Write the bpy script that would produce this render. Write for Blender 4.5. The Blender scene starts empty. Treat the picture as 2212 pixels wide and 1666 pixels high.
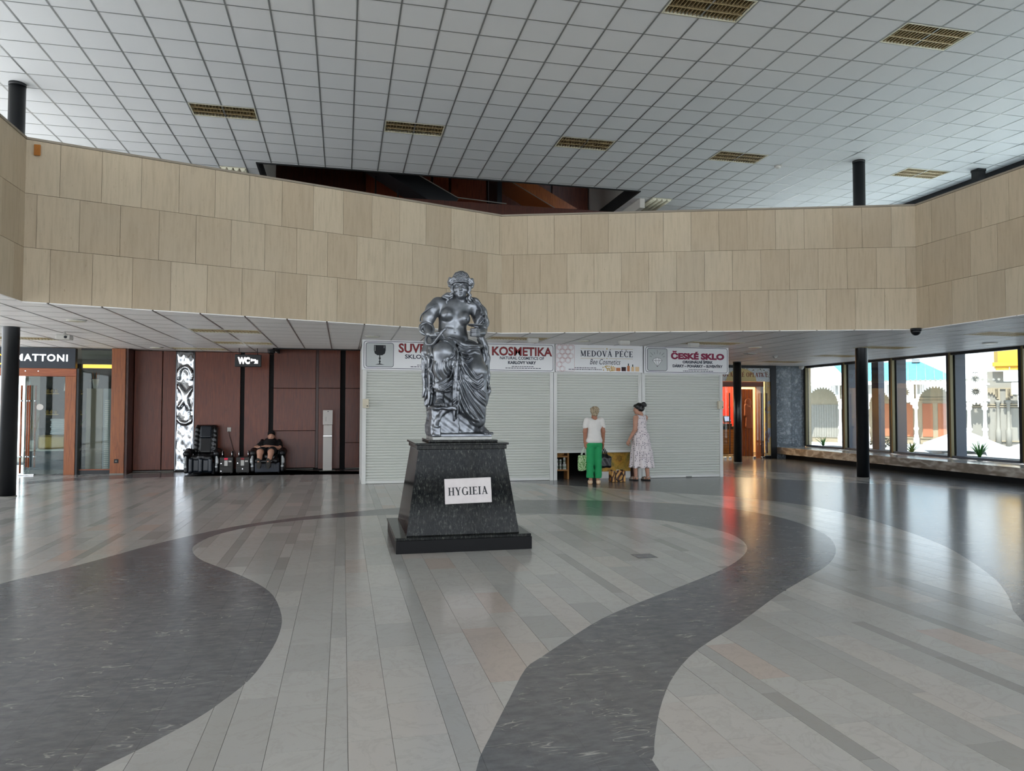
import bpy, bmesh, math, random
import numpy as np
from mathutils import Vector, Matrix
PI = math.pi
R = random.Random(7)
SC = bpy.context.scene
COL = SC.collection
# ------------------------------------------------------------------ camera
EYE = Vector((0.0, 0.0, 1.4911))
YAW, PITCH, ROLL = 0.2275, 0.0339, 0.0021
FPX = 1574.0
def cam_axes():
    cy, sy, cp, sp = math.cos(YAW), math.sin(YAW), math.cos(PITCH), math.sin(PITCH)
    f = Vector((sy*cp, cy*cp, sp)); r = Vector((cy, -sy, 0)); u = r.cross(f)
    cr, sr = math.cos(ROLL), math.sin(ROLL)
    return cr*r + sr*u, -sr*r + cr*u, f
CR, CU, CF = cam_axes()
cam_d = bpy.data.cameras.new('camera'); cam = bpy.data.objects.new('camera', cam_d); COL.objects.link(cam)
cam_d.sensor_fit = 'HORIZONTAL'; cam_d.sensor_width = 36.0; cam_d.lens = FPX/2212*36.0
cam_d.clip_start = 0.05; cam_d.clip_end = 400
cam.matrix_world = Matrix(((CR.x, CU.x, -CF.x, EYE.x), (CR.y, CU.y, -CF.y, EYE.y), (CR.z, CU.z, -CF.z, EYE.z), (0, 0, 0, 1)))
SC.camera = cam
# ------------------------------------------------------------------ sky, sun, exposure
W = bpy.data.worlds.new('sky'); SC.world = W; W.use_nodes = True
wn = W.node_tree; wn.nodes.clear()
wo = wn.nodes.new('ShaderNodeOutputWorld'); wb = wn.nodes.new('ShaderNodeBackground')
tc = wn.nodes.new('ShaderNodeTexCoord'); sp_ = wn.nodes.new('ShaderNodeSeparateXYZ'); rp = wn.nodes.new('ShaderNodeValToRGB')
rp.color_ramp.elements[0].position = 0.0; rp.color_ramp.elements[0].color = (0.91, 0.955, 1.0, 1)
rp.color_ramp.elements[1].position = 0.9; rp.color_ramp.elements[1].color = (0.54, 0.74, 1.0, 1)
wn.links.new(tc.outputs['Generated'], sp_.inputs[0]); wn.links.new(sp_.outputs[2], rp.inputs[0])
wn.links.new(rp.outputs[0], wb.inputs[0]); wb.inputs[1].default_value = 5.0
wn.links.new(wb.outputs[0], wo.inputs[0])
sun_d = bpy.data.lights.new('sun', 'SUN'); sun = bpy.data.objects.new('sun', sun_d); COL.objects.link(sun)
sun_d.energy = 17.0; sun_d.angle = math.radians(0.8); sun_d.color = (1.0, 0.945, 0.86)
SUN_DIR = Vector((0.42, 0.40, -0.82)).normalized()      # the way the light travels
sun.rotation_euler = SUN_DIR.to_track_quat('-Z', 'Y').to_euler()
SC.view_settings.view_transform = 'Standard'; SC.view_settings.look = 'None'
SC.view_settings.gamma = 1.0; SC.view_settings.use_curve_mapping = False
SC.view_settings.exposure = 0.04
SC.cycles.max_bounces = 8; SC.cycles.diffuse_bounces = 5; SC.cycles.glossy_bounces = 4
SC.cycles.transmission_bounces = 6; SC.cycles.transparent_max_bounces = 10
SC.cycles.caustics_reflective = False; SC.cycles.caustics_refractive = False
SC.cycles.sample_clamp_indirect = 6.0

# ------------------------------------------------------------------ materials
M = {}
def lin(c):
    if isinstance(c, str):
        c = c.lstrip('#'); c = tuple(int(c[i:i+2], 16)/255 for i in (0, 2, 4))
        return tuple(x/12.92 if x <= 0.04045 else ((x+0.055)/1.055)**2.4 for x in c)
    return c
class NT:
    """small node helper around one material"""
    def __init__(s, m):
        s.t = m.node_tree; s.b = s.t.nodes['Principled BSDF']
    def n(s, typ, **kw):
        x = s.t.nodes.new(typ)
        for k, v in kw.items(): setattr(x, k, v)
        return x
    def l(s, a, b): s.t.links.new(a, b)
    def pos(s, scale=(1, 1, 1), obj=False):
        mp = s.n('ShaderNodeMapping'); mp.inputs['Scale'].default_value = scale; mp.inputs['Location'].default_value = (7.37, 3.21, 5.43)
        if obj: s.l(s.n('ShaderNodeTexCoord').outputs['Object'], mp.inputs[0])
        else: s.l(s.n('ShaderNodeNewGeometry').outputs['Position'], mp.inputs[0])
        return mp.outputs[0]
    def noise(s, vec, scale=5, detail=4, rough=0.55, dist=0.0):
        x = s.n('ShaderNodeTexNoise'); x.inputs['Scale'].default_value = scale; x.inputs['Detail'].default_value = detail
        x.inputs['Roughness'].default_value = rough; x.inputs['Distortion'].default_value = dist
        if vec is not None: s.l(vec, x.inputs['Vector'])
        return x.outputs['Fac']
    def ramp(s, fac, stops):
        x = s.n('ShaderNodeValToRGB'); e = x.color_ramp.elements
        while len(e) < len(stops): e.new(0.5)
        for i, (p, c) in enumerate(stops):
            e[i].position = p; c = lin(c); e[i].color = (c[0], c[1], c[2], 1)
        s.l(fac, x.inputs[0]); return x.outputs[0]
    def mix(s, fac, a, b, mode='MIX'):
        x = s.n('ShaderNodeMix', data_type='RGBA', blend_type=mode)
        for sock, v in ((x.inputs[0], fac), (x.inputs[6], a), (x.inputs[7], b)):
            if isinstance(v, (int, float)): sock.default_value = v
            elif isinstance(v, (tuple, str)): c = lin(v); sock.default_value = (c[0], c[1], c[2], 1)
            else: s.l(v, sock)
        return x.outputs[2]
    def math(s, op, a, b=0.0, clamp=False):
        x = s.n('ShaderNodeMath', operation=op, use_clamp=clamp)
        for sock, v in ((x.inputs[0], a), (x.inputs[1], b)):
            if isinstance(v, (int, float)): sock.default_value = v
            else: s.l(v, sock)
        return x.outputs[0]
    def attr(s, name):
        x = s.n('ShaderNodeAttribute'); x.attribute_name = name; return x.outputs['Fac']
    def rand(s): return s.n('ShaderNodeObjectInfo').outputs['Random']
    def bump(s, h, strength=0.2, dist=0.01):
        x = s.n('ShaderNodeBump'); x.inputs['Strength'].default_value = strength; x.inputs['Distance'].default_value = dist
        s.l(h, x.inputs['Height']); s.l(x.outputs[0], s.b.inputs['Normal'])
    def col(s, c): s.l(c, s.b.inputs['Base Color'])
    def rough(s, r): s.l(r, s.b.inputs['Roughness'])
def mat(name, color='#808080', rough=0.5, metal=0.0, spec=0.5, fn=None, alpha=None, emit=None, estr=0.0, trans=0.0, ior=1.45, coat=0.0):
    m = bpy.data.materials.new(name); m.use_nodes = True; M[name] = m
    t = NT(m); c = lin(color)
    t.b.inputs['Base Color'].default_value = (c[0], c[1], c[2], 1)
    t.b.inputs['Roughness'].default_value = rough; t.b.inputs['Metallic'].default_value = metal
    t.b.inputs['Specular IOR Level'].default_value = spec; t.b.inputs['IOR'].default_value = ior
    t.b.inputs['Transmission Weight'].default_value = trans; t.b.inputs['Coat Weight'].default_value = coat
    if alpha is not None: t.b.inputs['Alpha'].default_value = alpha
    if emit is not None:
        e = lin(emit); t.b.inputs['Emission Color'].default_value = (e[0], e[1], e[2], 1); t.b.inputs['Emission Strength'].default_value = estr
    m.diffuse_color = (c[0], c[1], c[2], 1)
    if fn: fn(t)
    return m
# thin architectural glass: mirror-like reflection by Fresnel, otherwise clear
def glass(name, tint='#f4f8f6', refl=1.0):
    m = bpy.data.materials.new(name); m.use_nodes = True; M[name] = m
    t = m.node_tree; t.nodes.clear()
    o = t.nodes.new('ShaderNodeOutputMaterial'); tr = t.nodes.new('ShaderNodeBsdfTransparent'); gl = t.nodes.new('ShaderNodeBsdfGlossy')
    fr = t.nodes.new('ShaderNodeLayerWeight'); fr.inputs[0].default_value = 0.5; mx = t.nodes.new('ShaderNodeMixShader')
    pw = t.nodes.new('ShaderNodeMath'); pw.operation = 'POWER'; pw.inputs[1].default_value = 5.0
    mu = t.nodes.new('ShaderNodeMath'); mu.operation = 'MULTIPLY_ADD'; mu.inputs[1].default_value = 0.9*refl; mu.inputs[2].default_value = 0.045*refl
    c = lin(tint); tr.inputs[0].default_value = (c[0], c[1], c[2], 1); gl.inputs['Roughness'].default_value = 0.02
    t.links.new(fr.outputs['Facing'], pw.inputs[0]); t.links.new(pw.outputs[0], mu.inputs[0]); t.links.new(mu.outputs[0], mx.inputs[0])
    t.links.new(tr.outputs[0], mx.inputs[1]); t.links.new(gl.outputs[0], mx.inputs[2]); t.links.new(mx.outputs[0], o.inputs[0])
    return m

# ------------------------------------------------------------------ mesh helpers
class MB:
    """collects vertices and faces; build() links them as ONE mesh object"""
    def __init__(s): s.v = []; s.f = []; s.mi = []; s.at = []; s.cur = 0; s.tone = 0.5; s.sm = []; s.smooth = False
    def face(s, idx): s.f.append(idx); s.mi.append(s.cur); s.at.append(s.tone); s.sm.append(s.smooth)
    def add(s, vs, fs, T=None):
        o = len(s.v)
        for p in vs:
            p = Vector(p); s.v.append(tuple(T @ p) if T is not None else tuple(p))
        for f in fs: s.face([o+i for i in f])
        return s
    def box(s, a, b, T=None):
        (x0, y0, z0), (x1, y1, z1) = a, b
        return s.add([(x0,y0,z0),(x1,y0,z0),(x1,y1,z0),(x0,y1,z0),(x0,y0,z1),(x1,y0,z1),(x1,y1,z1),(x0,y1,z1)],
                     [(3,2,1,0),(4,5,6,7),(0,1,5,4),(1,2,6,5),(2,3,7,6),(3,0,4,7)], T)
    def cbox(s, a, b, c=0.004, T=None):
        """box with chamfered edges on all sides"""
        (x0, y0, z0), (x1, y1, z1) = a, b
        c = min(c, (x1-x0)*.45, (y1-y0)*.45, (z1-z0)*.45)
        bm = bmesh.new(); bmesh.ops.create_cube(bm, size=1.0)
        for v in bm.verts: v.co = Vector(((x0+x1)/2+v.co.x*(x1-x0), (y0+y1)/2+v.co.y*(y1-y0), (z0+z1)/2+v.co.z*(z1-z0)))
        bmesh.ops.bevel(bm, geom=bm.edges[:], offset=c, segments=2, affect='EDGES', profile=0.5)
        bm.verts.index_update(); s.add([v.co for v in bm.verts], [[v.index for v in f.verts] for f in bm.faces], T); bm.free(); return s
    def prism(s, pts, z0, z1, T=None):
        """polygon (ccw, x-y) extruded in z"""
        n = len(pts); v = [(p[0], p[1], z0) for p in pts]+[(p[0], p[1], z1) for p in pts]
        return s.add(v, [list(range(n-1, -1, -1)), list(range(n, 2*n))]+[(i, (i+1) % n, n+(i+1) % n, n+i) for i in range(n)], T)
    def frustum(s, a, b, T=None):
        """a=(x0,y0,x1,y1,z) bottom, b the same at the top"""
        x0,y0,x1,y1,z0 = a; X0,Y0,X1,Y1,z1 = b
        return s.add([(x0,y0,z0),(x1,y0,z0),(x1,y1,z0),(x0,y1,z0),(X0,Y0,z1),(X1,Y0,z1),(X1,Y1,z1),(X0,Y1,z1)],
                     [(3,2,1,0),(4,5,6,7),(0,1,5,4),(1,2,6,5),(2,3,7,6),(3,0,4,7)], T)
    def cyl(s, p0, p1, r0, r1=None, n=24, cap=True):
        p0, p1 = Vector(p0), Vector(p1); r1 = r0 if r1 is None else r1
        d = (p1-p0).normalized(); u = d.orthogonal().normalized(); w = d.cross(u); o = len(s.v)
        for p, r in ((p0, r0), (p1, r1)):
            for i in range(n):
                a = 2*PI*i/n; s.v.append(tuple(p+u*r*math.cos(a)+w*r*math.sin(a)))
        k = s.smooth; s.smooth = True
        for i in range(n): s.face([o+i, o+(i+1) % n, o+n+(i+1) % n, o+n+i])
        s.smooth = k
        if cap: s.face([o+i for i in range(n-1, -1, -1)]); s.face([o+n+i for i in range(n)])
        return s
    def tube(s, pts, r, n=8, closed=False, cap=True):
        pts = [Vector(p) for p in pts]; m = len(pts); o = len(s.v); rr = r if isinstance(r, (list, tuple)) else [r]*m
        up = None
        for i, p in enumerate(pts):
            d = (pts[(i+1) % m if closed else min(i+1, m-1)] - pts[(i-1) % m if closed else max(i-1, 0)])
            d = d.normalized() if d.length > 1e-9 else Vector((0, 0, 1))
            if up is None: up = d.orthogonal().normalized()
            up = (up - d*up.dot(d)); up = up.normalized() if up.length > 1e-6 else d.orthogonal().normalized()
            w = d.cross(up)
            for j in range(n):
                a = 2*PI*j/n; s.v.append(tuple(p+(up*math.cos(a)+w*math.sin(a))*rr[i]))
        k = s.smooth; s.smooth = True
        for i in range(m if closed else m-1):
            i2 = (i+1) % m
            for j in range(n): s.face([o+i*n+j, o+i*n+(j+1) % n, o+i2*n+(j+1) % n, o+i2*n+j])
        s.smooth = k
        if cap and not closed: s.face([o+j for j in range(n-1, -1, -1)]); s.face([o+(m-1)*n+j for j in range(n)])
        return s
    def lathe(s, prof, n=24, T=None, cx=0, cy=0):
        """profile [(r,z)] turned about z"""
        o = len(s.v); m = len(prof)
        for r, z in prof:
            for j in range(n):
                a = 2*PI*j/n; p = Vector((cx+r*math.cos(a), cy+r*math.sin(a), z)); s.v.append(tuple(T @ p) if T is not None else tuple(p))
        k = s.smooth; s.smooth = True
        for i in range(m-1):
            for j in range(n): s.face([o+i*n+j, o+i*n+(j+1) % n, o+(i+1)*n+(j+1) % n, o+(i+1)*n+j])
        s.smooth = k
        s.face([o+j for j in range(n-1, -1, -1)]); s.face([o+(m-1)*n+j for j in range(n)])
        return s
    def loft(s, rings, cap=True):
        """rings of equal point counts"""
        n = len(rings[0]); o = len(s.v)
        for r in rings:
            for p in r: s.v.append(tuple(p))
        k = s.smooth; s.smooth = True
        for i in range(len(rings)-1):
            for j in range(n): s.face([o+i*n+j, o+i*n+(j+1) % n, o+(i+1)*n+(j+1) % n, o+(i+1)*n+j])
        s.smooth = k
        if cap: s.face([o+j for j in range(n-1, -1, -1)]); s.face([o+(len(rings)-1)*n+j for j in range(n)])
        return s
    def mesh(s, name, mats, tone=False):
        me = bpy.data.meshes.new(name); me.from_pydata(s.v, [], s.f)
        for m in (mats if isinstance(mats, (list, tuple)) else [mats]): me.materials.append(M[m] if isinstance(m, str) else m)
        if any(s.mi): me.polygons.foreach_set('material_index', s.mi)
        me.polygons.foreach_set('use_smooth', s.sm)
        if tone:
            a = me.attributes.new('tone', 'FLOAT', 'FACE'); a.data.foreach_set('value', s.at)
        me.update(); return me
    def build(s, name, mats, parent=None, tone=False, loc=None, rot=None, fix=False):
        me = s.mesh(name, mats, tone)
        if fix:
            bm = bmesh.new(); bm.from_mesh(me); bmesh.ops.recalc_face_normals(bm, faces=bm.faces); bm.to_mesh(me); bm.free()
        return link(name, me, parent, loc, rot)
def link(name, data, parent=None, loc=None, rot=None):
    o = bpy.data.objects.new(name, data); COL.objects.link(o)
    if parent is not None: o.parent = parent
    if loc is not None: o.location = loc
    if rot is not None: o.rotation_euler = rot
    return o
def thing(name, label, cat, loc=(0, 0, 0), rz=0.0, group=None):
    o = link(name, None, None, loc, (0, 0, rz)); return tag(o, label, cat, group)
def tag(o, label, cat, group=None):
    o['label'] = label; o['category'] = cat
    if group: o['group'] = group
    return o
def struct(o, label=None):
    o['kind'] = 'structure'
    if label: o['label'] = label
    return o
def stuff(o): o['kind'] = 'stuff'; return o
def dup(root, loc=None, rz=None, label=None, group=None):
    def cp(o, par):
        c = o.copy(); COL.objects.link(c); c.parent = par
        for ch in o.children: cp(ch, c)
        return c
    r = cp(root, None)
    if loc is not None: r.location = loc
    if rz is not None: r.rotation_euler = (0, 0, rz)
    if label: r['label'] = label
    if group: r['group'] = group
    return r
def to_px(p):
    d = Vector(p)-EYE; w = d.dot(CF)
    if w < 0.1: return None
    return 1106+FPX*d.dot(CR)/w, 833-FPX*d.dot(CU)/w
def px_area(pts):
    """how large a flat piece shows in the photograph (clipped roughly to the frame)"""
    q = [to_px(p) for p in pts]
    if any(a is None for a in q): return 0.0
    q = [(min(max(x, 0), 2212), min(max(y, 0), 1666)) for x, y in q]
    return abs(sum(q[i][0]*q[(i+1) % len(q)][1]-q[(i+1) % len(q)][0]*q[i][1] for i in range(len(q))))/2
def text_mesh(body, size=1.0, bold=0.0, shear=0.0, ext=0.002, width=None, space=1.0):
    """lettering as a flat mesh in local x-z (reads from -y); returns verts,faces centred on x, baseline z=0"""
    c = bpy.data.curves.new('lettering', 'FONT'); c.body = body; c.size = size; c.offset = bold; c.shear = shear; c.space_character = space
    c.resolution_u = 3; c.fill_mode = 'FRONT'
    o = bpy.data.objects.new('lettering', c); COL.objects.link(o)
    bpy.context.view_layer.update()
    me = bpy.data.meshes.new_from_object(o.evaluated_get(bpy.context.evaluated_depsgraph_get()))
    v = [tuple(x.co) for x in me.vertices]; f = [list(p.vertices) for p in me.polygons]
    bpy.data.objects.remove(o); bpy.data.curves.remove(c); bpy.data.meshes.remove(me)
    x0, x1 = min(p[0] for p in v), max(p[0] for p in v); k = (width/(x1-x0)) if width else 1.0
    return [((p[0]-(x0+x1)/2)*k, 0.0, p[1]) for p in v], f
def lettering(mb, body, cx, z, size, y=0.0, bold=0.0, shear=0.0, width=None, left=False, space=1.0):
    v, f = text_mesh(body, size, bold, shear, width=width, space=space)
    if left: dx = cx-min(p[0] for p in v)
    else: dx = cx
    mb.add([(p[0]+dx, y, p[2]+z) for p in v], f); return mb
# strokes for roman (serif) capitals: thick and thin stems with serifs, cell height 1
SERIF = {}
def _g(ch, w, *st): SERIF[ch] = (w, st)
TK, TN, SF = 0.20, 0.075, 0.055
def _bar(x0, z0, x1, z1): return [(x0, z0), (x1, z0), (x1, z1), (x0, z1)]
def _ser(cx, z, w=0.36): return _bar(cx-w/2, z if z < 0.5 else z-SF, cx+w/2, z+SF if z < 0.5 else z)
def _dia(xa, za, xb, zb, t): return [(xa-t/2, za), (xa+t/2, za), (xb+t/2, zb), (xb-t/2, zb)]
def _arc(cx, cz, rx, rz, a0, a1, thick=TK, thin=TN, n=14, open_=False):
    out = []
    for i in range(n):
        a, b = math.radians(a0+(a1-a0)*i/n), math.radians(a0+(a1-a0)*(i+1)/n)
        ta = thin+(thick-thin)*abs(math.cos(a)); tb = thin+(thick-thin)*abs(math.cos(b))
        out.append([(cx+rx*math.cos(a), cz+rz*math.sin(a)), (cx+rx*math.cos(b), cz+rz*math.sin(b)), (cx+(rx-tb)*math.cos(b), cz+(rz-min(tb, thin*1.3))*math.sin(b)), (cx+(rx-ta)*math.cos(a), cz+(rz-min(ta, thin*1.3))*math.sin(a))])
    return out
def _stem(cx, t=TK): return [_bar(cx-t/2, 0, cx+t/2, 1), _ser(cx, 0, t+0.2), _ser(cx, 1, t+0.2)]
_g('I', 0.42, *_stem(0.21))
_g('H', 0.92, *_stem(0.2), *_stem(0.72), _bar(0.2, 0.47, 0.72, 0.47+TN))
_g('E', 0.76, *_stem(0.2), _bar(0.2, 1-TN, 0.68, 1), _bar(0.2, 0.48, 0.55, 0.48+TN), _bar(0.2, 0, 0.72, TN), _bar(0.63, 0.78, 0.68, 1), _bar(0.67, 0, 0.72, 0.25), _bar(0.52, 0.38, 0.56, 0.64))
_g('L', 0.72, *_stem(0.2), _bar(0.2, 0, 0.66, TN), _bar(0.62, 0, 0.66, 0.26))
_g('T', 0.8, *_stem(0.4), _bar(0.06, 1-TN, 0.74, 1), _bar(0.06, 0.76, 0.11, 1), _bar(0.69, 0.76, 0.74, 1))
_g('Y', 0.84, _bar(0.34, 0, 0.34+TK, 0.48), _ser(0.425, 0), _dia(0.16, 1, 0.43, 0.42, TK), _dia(0.70, 1, 0.46, 0.42, TN*1.3), _ser(0.16, 1), _ser(0.70, 1, 0.26))
_g('V', 0.88, _dia(0.16, 1, 0.46, 0, TK), _dia(0.74, 1, 0.47, 0, TN*1.2), _ser(0.16, 1), _ser(0.74, 1, 0.26))
_g('A', 0.92, _dia(0.46, 1, 0.18, 0, TN*1.2), _dia(0.44, 1, 0.74, 0, TK), _ser(0.17, 0, 0.27), _ser(0.74, 0), _bar(0.28, 0.3, 0.62, 0.3+TN))
_g('M', 1.12, _bar(0.16, 0, 0.16+TN, 1), _bar(0.80, 0, 0.80+TK, 1), _dia(0.2, 1, 0.52, 0.05, TK), _dia(0.84, 1, 0.53, 0.05, TN*1.2), _ser(0.19, 0, 0.26), _ser(0.885, 0), _ser(0.17, 1, 0.3), _ser(0.9, 1, 0.32))
_g('K', 0.9, *_stem(0.2), _dia(0.72, 1, 0.28, 0.45, TN*1.2), _dia(0.36, 0.55, 0.76, 0, TK), _ser(0.72, 1, 0.28), _ser(0.78, 0, 0.3))
_g('D', 0.92, *_stem(0.2), *_arc(0.36, 0.5, 0.5, 0.5, -90, 90), _bar(0.2, 0, 0.37, TN), _bar(0.2, 1-TN, 0.37, 1))
_g('P', 0.78, *_stem(0.2), *_arc(0.40, 0.74, 0.32, 0.26, -90, 90), _bar(0.2, 1-TN, 0.41, 1), _bar(0.2, 0.48, 0.41, 0.48+TN))
_g('R', 0.88, *_stem(0.2), *_arc(0.40, 0.74, 0.32, 0.26, -90, 90), _bar(0.2, 1-TN, 0.41, 1), _bar(0.2, 0.48, 0.41, 0.48+TN), _dia(0.44, 0.5, 0.74, 0, TK), _ser(0.77, 0, 0.24))
_g('O', 0.96, *_arc(0.48, 0.5, 0.44, 0.52, 0, 360, n=28))
_g('C', 0.9, *_arc(0.50, 0.5, 0.44, 0.52, 45, 315, n=24), _bar(0.79, 0.68, 0.83, 0.98))
_g('G', 0.98, *_arc(0.50, 0.5, 0.44, 0.52, 45, 318, n=24), _bar(0.79, 0.68, 0.83, 0.98), _bar(0.70, 0.02, 0.70+TK, 0.42), _bar(0.62, 0.40, 0.96, 0.40+SF))
_g('S', 0.66, *_arc(0.33, 0.76, 0.24, 0.26, 30, 250, thin=0.08, thick=0.13), *_arc(0.33, 0.26, 0.26, 0.28, -150, 80, thin=0.08, thick=0.13), _bar(0.51, 0.72, 0.55, 1), _bar(0.06, 0, 0.10, 0.3))
def serif_text(mb, body, cx, z, h, y=0.0, width=None):
    """roman capitals with accents, in x-z reading from -y"""
    acc = {'Á': ('A', 1), 'É': ('E', 1), 'Č': ('C', 2), 'Ý': ('Y', 1)}
    pos = 0.0; polys = []
    for ch in body:
        if ch == ' ': pos += 0.42; continue
        b, a = acc.get(ch, (ch, 0)); w, st = SERIF[b]
        for p in st: polys.append([(q[0]+pos, q[1]) for q in p])
        if a == 1: polys.append([(pos+w*.5-.05, 1.08), (pos+w*.5+.03, 1.08), (pos+w*.5+.2, 1.3), (pos+w*.5+.06, 1.3)])
        if a == 2: polys += [[(pos+w*.5-.04, 1.1), (pos+w*.5+.04, 1.1), (pos+w*.5+.2, 1.3), (pos+w*.5+.1, 1.3)], [(pos+w*.5-.04, 1.1), (pos+w*.5+.04, 1.1), (pos+w*.5-.1, 1.3), (pos+w*.5-.2, 1.3)]]
        pos += w+0.05
    k = (width/pos) if width else h
    for i, p in enumerate(polys):
        if sum(p[j][0]*p[(j+1) % 4][1]-p[(j+1) % 4][0]*p[j][1] for j in range(4)) < 0: p = p[::-1]
        mb.add([(cx+(q[0]-pos/2)*k, y-0.00002*(i % 7), z+q[1]*h) for q in p], [(0, 1, 2, 3)])
    return mb
# ================================================================== MATERIALS OF THE SHELL
def f_marble(t):
    p = t.pos(); tone = t.attr('tone')
    base = t.ramp(tone, [(0.0, '#9d9b97'), (0.3, '#acaaa6'), (0.5, '#b5b3ae'), (0.75, '#bcb8b2'), (0.93, '#bab3ac'), (1.0, '#baada4')])
    sh = t.math('MULTIPLY', tone, 37.0)
    x = t.n('ShaderNodeCombineXYZ'); t.l(sh, x.inputs[0]); t.l(sh, x.inputs[2])
    ad = t.n('ShaderNodeVectorMath', operation='ADD'); t.l(p, ad.inputs[0]); t.l(x.outputs[0], ad.inputs[1])
    v = t.noise(ad.outputs[0], 3.2, 6, 0.62, 1.6)
    vein = t.ramp(v, [(0.45, (0, 0, 0)), (0.5, (1, 1, 1)), (0.53, (0, 0, 0))])
    c = t.mix(t.math('MULTIPLY', vein, 0.22), base, '#9a958d')
    sp = t.noise(ad.outputs[0], 26, 5, 0.7)
    c = t.mix(t.ramp(sp, [(0.58, (0, 0, 0)), (0.75, (0.3, 0.3, 0.3))]), c, '#8f8980')
    t.col(c)
mat('marble', '#b5b0a8', 0.17, fn=f_marble)
def f_slate(t):
    p = t.pos(); tone = t.attr('tone')
    base = t.ramp(tone, [(0.0, '#68696c'), (1.0, '#707174')])
    v = t.noise(t.pos((1.6, 3.0, 1)), 2.4, 7, 0.66, 2.2)
    c = t.mix(t.ramp(v, [(0.3, (0, 0, 0)), (0.7, (0.45, 0.45, 0.45))]), base, '#7b7b7b')
    v2 = t.noise(t.pos((1.5, 5.0, 1)), 2.2, 2, 0.5, 1.2); v3 = t.noise(t.pos((1, 1, 1)), 5.0, 2, 0.5)
    fl = t.math('MULTIPLY', t.ramp(v2, [(0.485, (0, 0, 0)), (0.5, (1, 1, 1)), (0.515, (0, 0, 0))]), t.ramp(v3, [(0.48, (0, 0, 0)), (0.6, (0.95, 0.95, 0.95))]))
    c = t.mix(fl, c, '#b4b1ab')
    v4 = t.noise(t.pos((1, 2, 1)), 9.0, 4, 0.7); c = t.mix(t.ramp(v4, [(0.38, (0.4, 0.4, 0.4)), (0.62, (0, 0, 0))]), c, '#45464a')
    t.col(c)
mat('slate', '#555555', 0.2, fn=f_slate)
mat('grout', '#5b554e', 0.85)
def f_travertine(t):
    tone = t.attr('tone'); p = t.pos()
    base = t.ramp(tone, [(0.0, '#b09f87'), (0.5, '#b8a890'), (1.0, '#bfb098')])
    v = t.noise(t.pos((9, 9, 0.7)), 3.0, 6, 0.65)
    c = t.mix(t.ramp(v, [(0.45, (0, 0, 0)), (0.8, (0.55, 0.55, 0.55))]), base, '#94866f')
    w = t.noise(t.pos((14, 14, 3.0)), 4.0, 5, 0.7)
    c = t.mix(t.ramp(w, [(0.62, (0, 0, 0)), (0.72, (0.6, 0.6, 0.6))]), c, '#8c7a60')
    g = t.noise(p, 0.8, 3, 0.5)
    c = t.mix(t.ramp(g, [(0.45, (0, 0, 0)), (0.75, (0.25, 0.25, 0.25))]), c, '#a9a293')
    t.col(c); t.bump(w, 0.15, 0.004)
mat('travertine', '#bfae93', 0.55, spec=0.3, fn=f_travertine)
mat('coping', '#8b8172', 0.6)
mat('joint', '#5d5142', 0.9)
mat('tile_white', '#dddfe1', 0.9, spec=0.15, fn=lambda t: t.col(t.mix(t.ramp(t.noise(t.pos(), 160, 2, 0.5), [(0.5, (0, 0, 0)), (0.7, (0.1, 0.1, 0.1))]), '#dddfe1', '#b6b8ba')))
mat('tile_metal', '#efecea', 0.5, spec=0.4)
mat('tbar', '#8d9090', 0.32, metal=0.35, spec=0.6)
mat('tbar_low', '#8a8380', 0.3, metal=0.2, spec=0.6)
mat('plaster', '#bdb9b2', 0.85)
mat('black_paint', '#0e1013', 0.28, spec=0.5)
mat('black_metal', '#17181b', 0.4, spec=0.5)
mat('black_matt', '#0c0c0d', 0.75)
mat('dark_fascia', '#14161a', 0.5)
mat('column_ring', '#77746d', 0.5)
mat('louvre', '#b8a57e', 0.38, metal=0.55, spec=0.5)
mat('reflector', '#6f634a', 0.4, metal=0.3)
mat('diffuser', '#d6d2bd', 0.35)
def wood(name, c0, c1, c2, rough=0.35, sc=(22, 22, 1.2)):
    def f(t):
        v = t.noise(t.pos(sc), 2.0, 6, 0.6, 0.8); t.col(t.mix(t.math('MULTIPLY', t.rand(), 0.35), t.ramp(v, [(0.3, c0), (0.5, c1), (0.72, c2)]), c0))
        t.bump(v, 0.05, 0.003)
    return mat(name, c1, rough, fn=f)
wood('mahogany', '#4c2212', '#6a3019', '#7d3d22')
wood('mahogany_dark', '#2c130b', '#431d10', '#552915')
wood('cherry', '#6e3a1c', '#8f5027', '#a3612f')
wood('oak_light', '#8b5a2b', '#b07a3c', '#c4904c', sc=(22, 1.2, 22))
wood('walnut_h', '#7a3c20', '#98502b', '#ab6136', sc=(1.2, 22, 22))
def f_terrazzo(t):
    v = t.n('ShaderNodeTexVoronoi'); v.inputs['Scale'].default_value = 13; t.l(t.pos(), v.inputs['Vector'])
    w = t.noise(t.pos(), 3, 6, 0.7, 2.0)
    c = t.mix(t.ramp(v.outputs['Distance'], [(0.1, (0, 0, 0)), (0.55, (0.8, 0.8, 0.8))]), t.mix(v.outputs['Color'], '#757d85', '#a3aab0'), '#5d646b')
    t.col(t.mix(t.ramp(w, [(0.52, (0, 0, 0)), (0.66, (0.6, 0.6, 0.6))]), c, '#c3c7c9'))
mat('terrazzo', '#737a80', 0.18, fn=f_terrazzo)
mat('granite_out', '#a9aeb2', 0.5, fn=lambda t: t.col(t.ramp(t.noise(t.pos(), 60, 4, 0.8), [(0.35, '#767c82'), (0.6, '#b5babd')])))
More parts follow.
